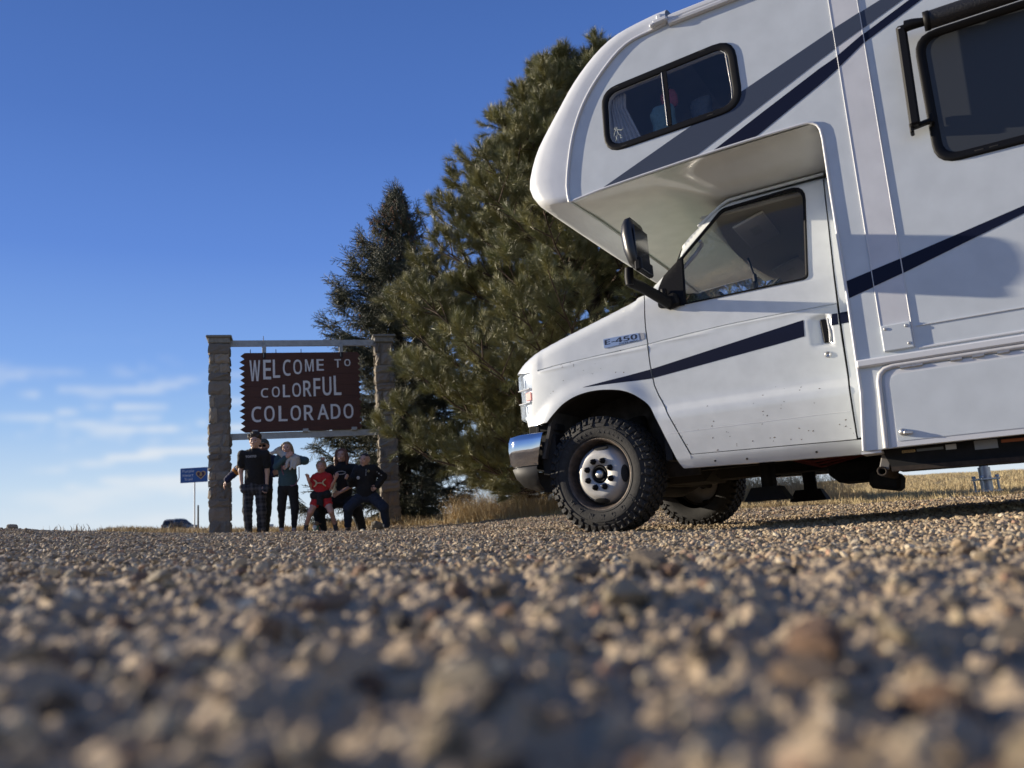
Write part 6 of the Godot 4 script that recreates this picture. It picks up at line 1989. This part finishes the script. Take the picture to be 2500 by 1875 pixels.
func make_pine() -> void:
	rng.seed = 77
	var at := Vector3(1.36, gh(1.36, -13.3) - 0.1, -13.3)
	var t := thing("pine_tree", "broad long needled pine standing beside the motorhome's nose", "tree", at)
	var bark := noisy(Color(0.035, 0.024, 0.017), Color(0.105, 0.07, 0.048), 0.95, 2.0, 95, 0.8)
	var H := 7.75
	var lean := func(y: float) -> Vector3: return Vector3(0.28 * y / H + 0.08 * sin(y * 0.9), y, 0.06 * sin(y * 0.7))
	var st := mb()
	var pts := []
	var rad := []
	for k in 15:
		pts.append(lean.call(H * k / 14.0)); rad.append(lerpf(0.20, 0.025, pow(k / 14.0, 0.8)))
	tube(st, pts, rad, 12)
	obj("trunk", done(st), bark, t)
	var reach := func(y: float) -> float: return lerpn(y / H, [0.0, 0.06, 0.13, 0.25, 0.38, 0.50, 0.62, 0.72, 0.83, 0.92, 1.0], [2.4, 2.9, 3.25, 3.35, 3.2, 2.65, 2.2, 1.78, 1.25, 0.85, 0.45])
	var xf := [[], [], [], []]
	var cols := [[], [], [], []]
	var put := func(p: Vector3, d: Vector3, s: float) -> void:
		var v := rng.randi() % 4
		var x := d.cross(Vector3(rng.randfn(), rng.randfn(), rng.randfn())).normalized()
		xf[v].append(Transform3D(Basis(x, d, x.cross(d)).scaled_local(Vector3.ONE * s), p))
		var g := rng.randf_range(0.75, 1.25)
		cols[v].append(Color(0.225, 0.208, 0.080).lerp(Color(0.135, 0.145, 0.058), rng.randf()) * g)
	st = mb()
	var limbs := mb()
	var az := 0.3
	for fill in 2:                                                  # the whorls, then shorter boughs between them
		var y := 1.15 if fill == 0 else 1.5
		while y < H - 0.15:
			var whorl := 5 if fill == 0 else 3
			for k in whorl:
				az += TAU / whorl + rng.randf_range(-0.35, 0.35) + 0.11
				var yy := y + rng.randf_range(-0.15, 0.15)
				var L: float = reach.call(yy) * rng.randf_range(0.93, 1.06) * (1.0 if fill == 0 else 0.78)
				var out := Vector3(cos(az), 0, sin(az))
				var rise := lerpf(-0.20, 0.50, clampf((yy - 0.4) / (H - 1.0), 0, 1)) - (0.20 * maxf(-cos(az), 0.0) if yy < 2.2 else 0.0)
				if yy < 1.9 and sin(az) > 0.2: L *= 0.75
				var path := []
				for q in 7:
					var f := q / 6.0
					path.append(lean.call(yy) + out * L * f + Vector3.UP * L * (rise * f * 0.75 + 0.16 * f * f * f - (0.16 * sin(PI * f) if yy < 3 else 0.0)) + Vector3(rng.randfn(), rng.randfn(), rng.randfn()) * 0.035 * f)
				var r0 := lerpf(0.052, 0.016, clampf(yy / H, 0, 1))
				tube(limbs, path, [r0, r0 * 0.88, r0 * 0.75, r0 * 0.62, r0 * 0.48, r0 * 0.32, r0 * 0.2], 6)
				# side branches along the outer part, each carrying a rounded clump of tufts
				var n := int(5.5 + L * 3.0)
				for q in n + 1:
					var f := 1.0 if q == n else lerpf(0.24 if yy > 1.6 else 0.45, 0.95, (q + rng.randf() * 0.8) / n)
					var fi := minf(f * 6, 5.999)
					var p: Vector3 = path[int(fi)].lerp(path[int(fi) + 1], fi - int(fi))
					var along: Vector3 = (path[int(fi) + 1] - path[int(fi)]).normalized()
					var side := along.cross(Vector3.UP).normalized() * (1 if q % 2 else -1)
					var d := (along * rng.randf_range(0.5, 1.0) + side * (0.0 if q == n else rng.randf_range(0.4, 1.0)) + Vector3.UP * rng.randf_range(0.0, 0.5)).normalized()
					var l := rng.randf_range(0.30, 0.72) * clampf(L / 2.2, 0.4, 1.0) * (1.2 - 0.5 * f)
					if q == n: l = 0.12
					var e := p + d * l
					tube(limbs, [p, p.lerp(e, 0.5) + Vector3.UP * 0.02, e], [0.012, 0.009, 0.006], 4, false)
					var lump := clampf(0.26 * L / 2.0, 0.14, 0.30)
					for w in int(rng.randf_range(8, 13)):
						var g := (Vector3(rng.randfn(), rng.randfn() * 0.8 + 0.55, rng.randfn()) * 0.75 + d * 0.9).normalized()
						var o := p.lerp(e, rng.randf_range(0.45, 1.0)) + g * lump * rng.randf_range(0.1, 0.75)
						put.call(o, (g + Vector3.UP * 0.25).normalized(), rng.randf_range(0.75, 1.1))
				put.call(path[6], ((path[6] - path[5]).normalized() + Vector3.UP * 0.5).normalized(), 1.1)
			y += rng.randf_range(0.19, 0.27) if fill == 0 else 0.34
	for k in 40: put.call(lean.call(H - 0.05) + Vector3(rng.randfn(), rng.randf() - 0.8, rng.randfn()) * 0.28, Vector3(rng.randfn() * 0.4, 1, rng.randfn() * 0.4).normalized(), 1.0)
	obj("limbs", done(limbs), bark, t)
	var nm := mat(Color.WHITE, 0.48)
	nm.vertex_color_use_as_albedo = true
	nm.backlight_enabled = true
	nm.backlight = Color(0.20, 0.20, 0.09)
	var crown := sub("crown", t)
	for v in 4: multi("needles", needle_tuft(500 + v, 130, 0.17, 0.165, 0.0024, 0.9), nm, xf[v], cols[v], crown)
	print("pine tufts ", xf[0].size() * 4)

func make_spruce() -> void:
	rng.seed = 78
	var at := Vector3(-2.52, gh(-2.52, -18.2) - 0.1, -18.2)
	var t := thing("spruce_tree", "dark pointed spruce behind the sign, laden with brown cones at its top", "tree", at)
	var bark := noisy(Color(0.025, 0.018, 0.014), Color(0.07, 0.05, 0.038), 0.95, 2.0, 96, 0.6)
	var H := 7.85
	var st := mb()
	tube(st, [Vector3.ZERO, Vector3(0.02, H * 0.5, 0), Vector3(0.10, H, 0)], [0.17, 0.10, 0.015], 12)
	obj("trunk", done(st), bark, t)
	var limbs := mb()
	var xf := [[], [], []]
	var cols := [[], [], []]
	var cones := []
	var put := func(p: Vector3, d: Vector3, s: float) -> void:
		var v := rng.randi() % 3
		var x := d.cross(Vector3.UP + Vector3(rng.randfn(), 0, rng.randfn()) * 0.3).normalized()
		xf[v].append(Transform3D(Basis(x, d, x.cross(d)).scaled_local(Vector3.ONE * s), p))
		cols[v].append(Color(0.072, 0.076, 0.036).lerp(Color(0.054, 0.068, 0.042), rng.randf()) * rng.randf_range(0.7, 1.3))
	var az := 0.0
	var y := 0.55
	while y < H - 0.1:
		var f0 := y / H
		var R := lerpn(f0, [0.0, 0.08, 0.25, 0.45, 0.65, 0.82, 0.93, 1.0], [1.90, 2.0, 1.95, 1.62, 1.20, 0.70, 0.24, 0.05])
		var n := 5 if f0 < 0.85 else 4
		for k in n:
			az += TAU / n + rng.randf_range(-0.3, 0.3) + 0.21
			var L := R * rng.randf_range(0.68, 1.2)
			if rng.randf() < 0.08: L *= 0.5
			var out := Vector3(cos(az), 0, sin(az))
			var path := []
			for q in 6:
				var f := q / 5.0
				path.append(Vector3(0.10 * f0, y + rng.randf_range(-0.03, 0.03), 0) + out * L * f + Vector3.UP * L * (lerpf(-0.30, 0.35, f0) * f + 0.26 * f * f * f - 0.10 * sin(PI * f)))
			tube(limbs, path, [0.026, 0.022, 0.018, 0.014, 0.010, 0.006], 5, false)
			var m := int(14 + L * 27)
			for q in m:
				var f := lerpf(0.12, 1.0, rng.randf())
				var fi := minf(f * 5, 4.999)
				var p: Vector3 = path[int(fi)].lerp(path[int(fi) + 1], fi - int(fi))
				var along: Vector3 = (path[int(fi) + 1] - path[int(fi)]).normalized()
				var side := along.cross(Vector3.UP).normalized() * (1 if q % 2 else -1)
				var d := (along * 0.75 + side * rng.randf_range(0.2, 1.0) + Vector3.UP * rng.randf_range(-0.55, 0.10)).normalized()
				put.call(p, d, rng.randf_range(0.7, 1.15) * clampf(L, 0.6, 1.1))
				if rng.randf() < 0.35: put.call(p + d * 0.12, (d * 0.4 - Vector3.UP).normalized(), rng.randf_range(0.55, 0.9))
				if f0 > 0.76 and rng.randf() < 0.4 or f0 > 0.5 and rng.randf() < 0.06: cones.append(p + d * 0.15 + Vector3(0, -0.04, 0))
			put.call(path[5] - out * 0.1, ((path[5] - path[4]).normalized() + Vector3.UP * 0.25).normalized(), 0.9)
		y += lerpf(0.26, 0.13, f0)
	for k in 14: put.call(Vector3(0.1, H - 0.45 + 0.045 * k, 0), Vector3(rng.randfn() * 0.35, 1, rng.randfn() * 0.35).normalized(), 0.45)
	obj("limbs", done(limbs), bark, t)
	var nm := mat(Color.WHITE, 0.6)
	nm.vertex_color_use_as_albedo = true
	var crown := sub("crown", t)
	for v in 3:
		var r := RandomNumberGenerator.new()
		r.seed = 600 + v
		st = mb()
		for s in 6:                                                 # a spray: leader and five side shoots, all set with short needles
			var o := Vector3(0, 0.0 if s == 0 else 0.06 * s, 0)
			var dd := Vector3.UP if s == 0 else Vector3(0.75 * (1 if s % 2 else -1), 0.8, r.randf_range(-0.35, 0.1)).normalized()
			var L := 0.40 if s == 0 else 0.23 - 0.022 * s
			tube(st, [o, o + dd * L], [0.005, 0.003], 3, false)
			for k in int(L * 130):
				var a := r.randf() * TAU
				var q := o + dd * L * (k + 1.0) / int(L * 130)
				var x := dd.cross(Vector3(cos(a), 0.3, sin(a))).normalized()
				var e := (dd * 0.65 + x).normalized() * 0.034
				var sd := dd.cross(x).normalized() * 0.0035
				tri(st, q - sd, q + sd, q + e)
		multi("needles", done(st).commit(), nm, xf[v], cols[v], crown)
	st = mb()
	ball(st, Vector3(0, -0.045, 0), Vector3(0.017, 0.05, 0.017), 8)
	var cx := []
	for p in cones: cx.append(Transform3D(Basis.from_euler(Vector3(rng.randfn() * 0.2, 0, rng.randfn() * 0.2)), p))
	multi("cones", done(st).commit(), mat(Color(0.20, 0.095, 0.045), 0.8), cx, [], t)
	print("spruce sprays ", xf[0].size() * 3, " cones ", cones.size())

# ---------------------------------------------------------------- the rest along the road
func make_roadside() -> void:
	# blue trail sign
	var t := thing("trail_sign", "small blue trail sign with a gold edged heart on a thin post", "road sign", Vector3(-9.98, gh(-9.98, -25.2), -25.2))
	var gy: float = t.position.y
	t.rotation.y = 0.10
	var st := mb()
	tube(st, [Vector3(0.02, -0.2, -0.03), Vector3(0.02, 1.95, -0.03)], 0.022, 8)
	obj("post", done(st), steel, t)
	st = mb()
	var top := 2.875 - gy
	var low := 2.42 - gy
	prism(st, rrect(-0.40, low, 0.42, top, 0.03), Vector3(0, 0, -0.004), Vector3.RIGHT, Vector3.UP, Vector3(0, 0, 0.006))
	var panel := obj("panel", done(st), mat(Color(0.014, 0.085, 0.29), 0.45), t)
	st = mb()
	frame_ring(st, rrect(-0.397, low + 0.003, 0.417, top - 0.003, 0.028), rrect(-0.388, low + 0.012, 0.408, top - 0.012, 0.024), -0.002, 0.006)
	var letters := mat(Color(0.60, 0.62, 0.66), 0.5)
	obj("border", done(st), letters, panel)
	var mid := (top + low) * 0.5
	glyph("letters", "Purple", letters, panel, Vector3(-0.335, mid + 0.070, 0.0025), 0.345, 0.105, 0.003, Basis(), false)
	glyph("letters", "Heart", letters, panel, Vector3(-0.325, mid - 0.040, 0.0025), 0.315, 0.082, 0.003, Basis(), false)
	glyph("letters", "Trail", letters, panel, Vector3(-0.285, mid - 0.160, 0.0025), 0.245, 0.082, 0.003, Basis(), false)
	for k in 3:
		st = mb()
		var heart := PackedVector2Array()
		var sc: float = [0.0093, 0.0072, 0.0][k]
		for i in 32:
			var a := TAU * i / 32.0
			heart.append(Vector2(16 * pow(sin(a), 3), 13 * cos(a) - 5 * cos(2 * a) - 2 * cos(3 * a) - cos(4 * a)) * sc)
		if k == 2:
			for q in [[0.0, 0.045, 0.030, 0.036], [0.0, -0.01, 0.042, 0.032], [0.012, 0.02, 0.02, 0.03]]: ball(st, Vector3(0.215 + q[0], mid + q[1], 0.010), Vector3(q[2], q[3], 0.004), 12)
		else:
			if Geometry2D.is_polygon_clockwise(heart): heart.reverse()
			prism(st, heart, Vector3(0.215, mid + 0.005, 0.0025), Vector3.RIGHT, Vector3.UP, Vector3(0, 0, 0.003 + 0.003 * k))
		obj("heart_emblem", done(st), mat([Color(0.45, 0.30, 0.12), Color(0.05, 0.012, 0.05), Color(0.40, 0.27, 0.10)][k], 0.5), panel)
	# route signs mostly hidden by the left pillar
	t = thing("route_sign", "two pale sign panels on one post half hidden behind the left stone pillar", "road sign", Vector3(-10.93, gh(-10.93, -30.1), -30.1))
	gy = t.position.y
	st = mb()
	tube(st, [Vector3(0, -0.2, -0.03), Vector3(0, 3.1 - gy, -0.03)], 0.03, 8)
	obj("post", done(st), steel, t)
	for q in [[2.08, 2.62], [1.74, 2.02]]:
		st = mb()
		prism(st, rrect(-0.42, q[0] - gy, 0.42, q[1] - gy, 0.03), Vector3.ZERO, Vector3.RIGHT, Vector3.UP, Vector3(0, 0, 0.005))
		var pn := obj("panel", done(st), mat(Color(0.33, 0.33, 0.33), 0.5), t)
		st = mb()
		frame_ring(st, rrect(-0.40, q[0] + 0.02 - gy, 0.40, q[1] - 0.02 - gy, 0.025), rrect(-0.37, q[0] + 0.05 - gy, 0.37, q[1] - 0.05 - gy, 0.02), 0.004, 0.003)
		obj("border", done(st), dark, pn)
	# far highway boards and poles, seen between the legs
	for q in [[-24.4, -80.5, 0.62, 0.2, 2.72, "small pale highway board far off between the people's legs"], [-23.0, -80.5, 0.40, 0.28, 2.35, "low narrow highway board beside a wider one in the distance"]]:
		t = thing("highway_board", q[5], "road sign", Vector3(q[0], gh(q[0], q[1]), q[1]), "far highway boards")
		var h: float = q[4] + 0.3 - t.position.y
		for x in [-0.35, 0.35]:
			st = mb()
			tube(st, [Vector3(q[2] * x, -0.2, -0.06), Vector3(q[2] * x, h, -0.06)], 0.02, 6)
			obj("post", done(st), steel, t)
		st = mb()
		box(st, Vector3(0, h, 0), Vector3(q[2], q[3] * 1.6, 0.05), Basis(), 0.01)
		obj("panel", done(st), mat(Color(0.42, 0.46, 0.45), 0.5), t)
	for q in [[-28.9, -74.0, "thin utility pole at the horizon left of the legs"], [-15.9, -88.0, "thin utility pole at the horizon behind the red shirted child"]]:
		t = thing("utility_pole", q[2], "utility pole", Vector3(q[0], gh(q[0], q[1]), q[1]), "far utility poles")
		st = mb()
		tube(st, [Vector3(0, -0.3, 0), Vector3(0, 2.4, 0)], [0.09, 0.07], 6)
		obj("pole", done(st), mat(Color(0.09, 0.075, 0.06), 0.9), t)
	# bare bushes on the skyline
	for q in [[-19.2, -78.0, 2.0, "leafless grey bush on the skyline between the legs"], [-16.4, -80.0, 1.5, "smaller leafless bush on the skyline behind the child"], [-29.6, -71.0, 0.9, "low dark scrub on the skyline beside the left pillar"]]:
		t = thing("bush", q[3], "bush", Vector3(q[0], gh(q[0], q[1]), q[1]), "skyline bushes")
		st = mb()
		for k in 120:
			var a := rng.randf() * TAU
			var b0: Vector3 = Vector3(cos(a), 0, sin(a)) * 0.5 * q[2] * rng.randf()
			var e: Vector3 = b0 + Vector3(cos(a) * 0.7 * rng.randf(), 0.5 + 0.6 * rng.randf(), sin(a) * 0.7) * q[2]
			tube(st, [b0, b0.lerp(e, 0.5) + Vector3(rng.randfn(), rng.randfn(), rng.randfn()) * 0.12 * q[2], e], [0.03, 0.02, 0.008], 3, false)
		obj("twigs", done(st), mat(Color(0.09, 0.075, 0.06), 0.9), t)
	# galvanised post with a bolted foot, beyond the motorhome
	t = thing("sign_post", "galvanised steel post with bolted base seen under the motorhome", "post", Vector3(6.26, gh(6.26, -11.15), -11.15))
	st = mb()
	tube(st, [Vector3(0, 0.0, 0), Vector3(0, 2.6, 0)], 0.057, 16)
	obj("pole", done(st), steel, t)
	st = mb()
	tube(st, [Vector3(0, -0.1, 0), Vector3(0, 0.42, 0)], 0.075, 16)
	obj("sleeve", done(st), steel, t)
	for y in [0.10, 0.26]:
		st = mb()
		box(st, Vector3(0, y, 0), Vector3(0.26, 0.022, 0.24), Basis(), 0.004)
		obj("flange", done(st), steel, t)
	for a in 4:
		st = mb()
		var c := Vector3(0.105 if a % 2 else -0.105, 0, 0.095 if a < 2 else -0.095)
		tube(st, [c + Vector3(0, 0.06, 0), c + Vector3(0, 0.30, 0)], 0.014, 6)
		lathe(st, [Vector2(0.03, 0.28), Vector2(0.03, 0.31), Vector2(0, 0.31)], c, Basis(), 6)
		obj("bolt", done(st), steel, t)
	st = mb()
	box(st, Vector3(0, 2.25, 0.065), Vector3(0.6, 0.75, 0.006), Basis(), 0.002)
	obj("panel", done(st), mat(Color(0.35, 0.36, 0.36), 0.5), t)
	# parked car on the crest
	t = thing("parked_suv", "dark sport utility vehicle parked far off on the crest, seen from behind", "car", Vector3(-43.2, gh(-43.2, -101.0), -101.0))
	t.rotation.y = -0.30
	var paint := mat(Color(0.022, 0.030, 0.045), 0.25)
	paint.clearcoat_enabled = true
	var rings := []
	for q in [[0.0, 0.45, 0.80, 1.02], [0.03, 0.40, 0.92, 1.05], [0.6, 0.38, 0.95, 1.08], [3.2, 0.38, 0.95, 1.08], [3.5, 0.38, 0.95, 1.05], [4.4, 0.40, 0.92, 0.98], [4.8, 0.45, 0.82, 0.80]]:
		rings.append(PackedVector3Array([Vector3(-q[2], q[1], -q[0]), Vector3(q[2], q[1], -q[0]), Vector3(q[2] + 0.03, 0.75, -q[0]), Vector3(q[2] - 0.02, q[3], -q[0]), Vector3(-q[2] + 0.02, q[3], -q[0]), Vector3(-q[2] - 0.03, 0.75, -q[0])]))
	st = mb()
	loft(st, rings, true, true, false)
	obj("car_body", done(st), paint, t)
	rings = []
	for q in [[0.02, 0.86, 1.04], [0.22, 0.78, 1.55], [0.36, 0.72, 1.72], [1.6, 0.72, 1.76], [2.5, 0.72, 1.70], [3.45, 0.84, 1.06]]:
		rings.append(PackedVector3Array([Vector3(-0.90, 1.02, -q[0]), Vector3(0.90, 1.02, -q[0]), Vector3(q[1], q[2], -q[0]), Vector3(-q[1], q[2], -q[0])]))
	st = mb()
	loft(st, rings, true, true, false)
	obj("cabin", done(st), paint, t)
	st = mb()
	quad(st, Vector3(-0.72, 1.08, 0.0), Vector3(0.72, 1.08, 0.0), Vector3(0.66, 1.56, -0.21), Vector3(-0.66, 1.56, -0.21))
	obj("rear_window", done(st), mat(Color(0.006, 0.007, 0.008), 0.1), t)
	for sx in [-1, 1]:
		st = mb()
		quad(st, Vector3(0.905 * sx, 1.08, -0.3), Vector3(0.905 * sx, 1.08, -3.1), Vector3(0.745 * sx, 1.66, -2.4), Vector3(0.745 * sx, 1.66, -0.5))
		obj("side_window", done(st), mat(Color(0.006, 0.007, 0.008), 0.1), t)
		st = mb()
		box(st, Vector3(0.84 * sx, 0.98, 0.02), Vector3(0.14, 0.26, 0.06), Basis(), 0.02)
		obj("tail_lamp", done(st), mat(Color(0.22, 0.02, 0.015), 0.3), t)
		st = mb()
		box(st, Vector3(1.06 * sx, 1.12, -2.9), Vector3(0.22, 0.17, 0.10), Basis(), 0.03)
		obj("wing_mirror", done(st), paint, t)
		for z in [-0.9, -3.8]:
			st = mb()
			tube(st, [Vector3(0.72 * sx, 0.36, z), Vector3(0.95 * sx, 0.36, z)], 0.36, 16)
			obj("wheel", done(st), rubber, t)
		st = mb()
		tube(st, [Vector3(0.62 * sx, 1.79, -0.5), Vector3(0.62 * sx, 1.80, -2.3)], 0.025, 6)
		obj("roof_rail", done(st), steel, t)
	st = mb()
	box(st, Vector3(0, 0.80, 0.04), Vector3(0.34, 0.16, 0.01))
	obj("number_plate", done(st), mat(Color(0.5, 0.5, 0.5), 0.5), t)
	# loose rocks at the foot of the right pillar
	for q in [[-2.62, -15.05, 0.13, "pale rock at the foot of the right stone pillar"], [-6.05, -9.3, 0.05, "dark stone on the gravel crest at far left"], [-6.9, -11.2, 0.09, "larger dark stone on the gravel crest at far left"]]:
		var o := obj("rock", stone_mesh(int(q[2] * 1000), 14, 8), noisy(Color(0.18, 0.15, 0.12), Color(0.36, 0.32, 0.26), 0.9, 4.0, 97, 0.3))
		o.position = Vector3(q[0], gh(q[0], q[1]) + q[2] * 0.4, q[1])
		o.scale = Vector3.ONE * q[2]
		tag(o, q[3], "rock")

func make_bedding() -> void:
	# what can be seen lying in the bunk through its window
	var to := Transform3D(Basis(RV_X, Vector3.UP, RV_X.cross(Vector3.UP)), RV_AT)
	for q in [["pillow", Vector3(0.665, 2.36, 0.12), Vector3(0.075, 0.115, 0.06), Color(0.10, 0.20, 0.24), Color(0.16, 0.30, 0.35), "teal patterned pillow propped upright behind the bunk window", "pillow"],
			["cushion", Vector3(0.70, 2.51, 0.08), Vector3(0.045, 0.06, 0.05), Color(0.30, 0.08, 0.12), Color(0.42, 0.13, 0.18), "small pink cushion above the teal pillow in the bunk window", "cushion"],
			["blanket", Vector3(0.56, 2.255, 0.05), Vector3(0.20, 0.040, 0.14), Color(0.24, 0.26, 0.30), Color(0.34, 0.36, 0.41), "rumpled grey blanket on the bunk mattress", "blanket"],
			["bag", Vector3(0.86, 2.40, -0.02), Vector3(0.07, 0.13, 0.08), Color(0.07, 0.09, 0.12), Color(0.12, 0.15, 0.19), "dark bag standing behind the rear pane of the bunk window", "bag"]]:
		var p := []
		for i in 5: p.append([q[1] + Vector3(-0.4, 0.5, 0) * q[2] * (i - 2) * 0.5, q[1] + Vector3(0.4, 0.5 - 0.3 * (i % 2), 0.1) * q[2] * (i - 2) * 0.5, q[2].x * 0.62, q[2].x * 0.62] if q[0] != "blanket" else [q[1] + Vector3(0.08 * (i - 2) - 0.05, 0.008 * (i % 2), 0.0), q[1] + Vector3(0.08 * (i - 2) + 0.05, 0.0, -0.1), 0.035, 0.045])
		var o := obj(q[0], body_mesh(p, 0.010, 0.03, 0.004), noisy(q[3], q[4], 0.95, 14.0, 99))
		o.transform = to
		tag(o, q[5], q[6])

# ---------------------------------------------------------------- all together
func _ready() -> void:
	rng.seed = 20
	grain.seed = 4
	grain.frequency = 0.05
	grain.fractal_octaves = 3
	var cam := Camera3D.new()
	cam.name = "camera"
	cam.transform = Transform3D(Basis(CAM_X, CAM_Y, CAM_Z), Vector3(0, -0.0104, 0))
	var lens := CameraAttributesPhysical.new()
	lens.frustum_focal_length = 25.62
	lens.exposure_aperture = 2.9
	lens.frustum_focus_distance = 6.4
	lens.frustum_near = 0.02
	lens.frustum_far = 4000.0
	cam.attributes = lens
	cam.fov = 50.2
	cam.near = 0.02
	cam.far = 4000.0
	add_child(cam)
	var we := WorldEnvironment.new()
	we.name = "surroundings"
	var e := Environment.new()
	e.background_mode = Environment.BG_SKY
	e.sky = Sky.new()
	e.sky.sky_material = make_sky()
	e.tonemap_mode = Environment.TONE_MAPPER_LINEAR
	e.tonemap_exposure = EXPOSURE
	e.sdfgi_enabled = true
	e.ssao_enabled = true
	e.ssil_enabled = true
	we.environment = e
	add_child(we)
	var sun := DirectionalLight3D.new()
	sun.name = "sun"
	sun.light_energy = 1.5
	sun.light_color = Color(1.0, 0.945, 0.86)
	sun.light_angular_distance = 0.5
	sun.shadow_enabled = true
	add_child(sun)
	sun.look_at_from_position(SUN, Vector3.ZERO)
	for p in GRAVEL: pebbly.append(p)
	survey()
	make_ground()
	make_motorhome()
	make_bedding()
	make_sign()
	make_people()
	make_pine()
	make_spruce()
	make_grass()
	make_roadside()
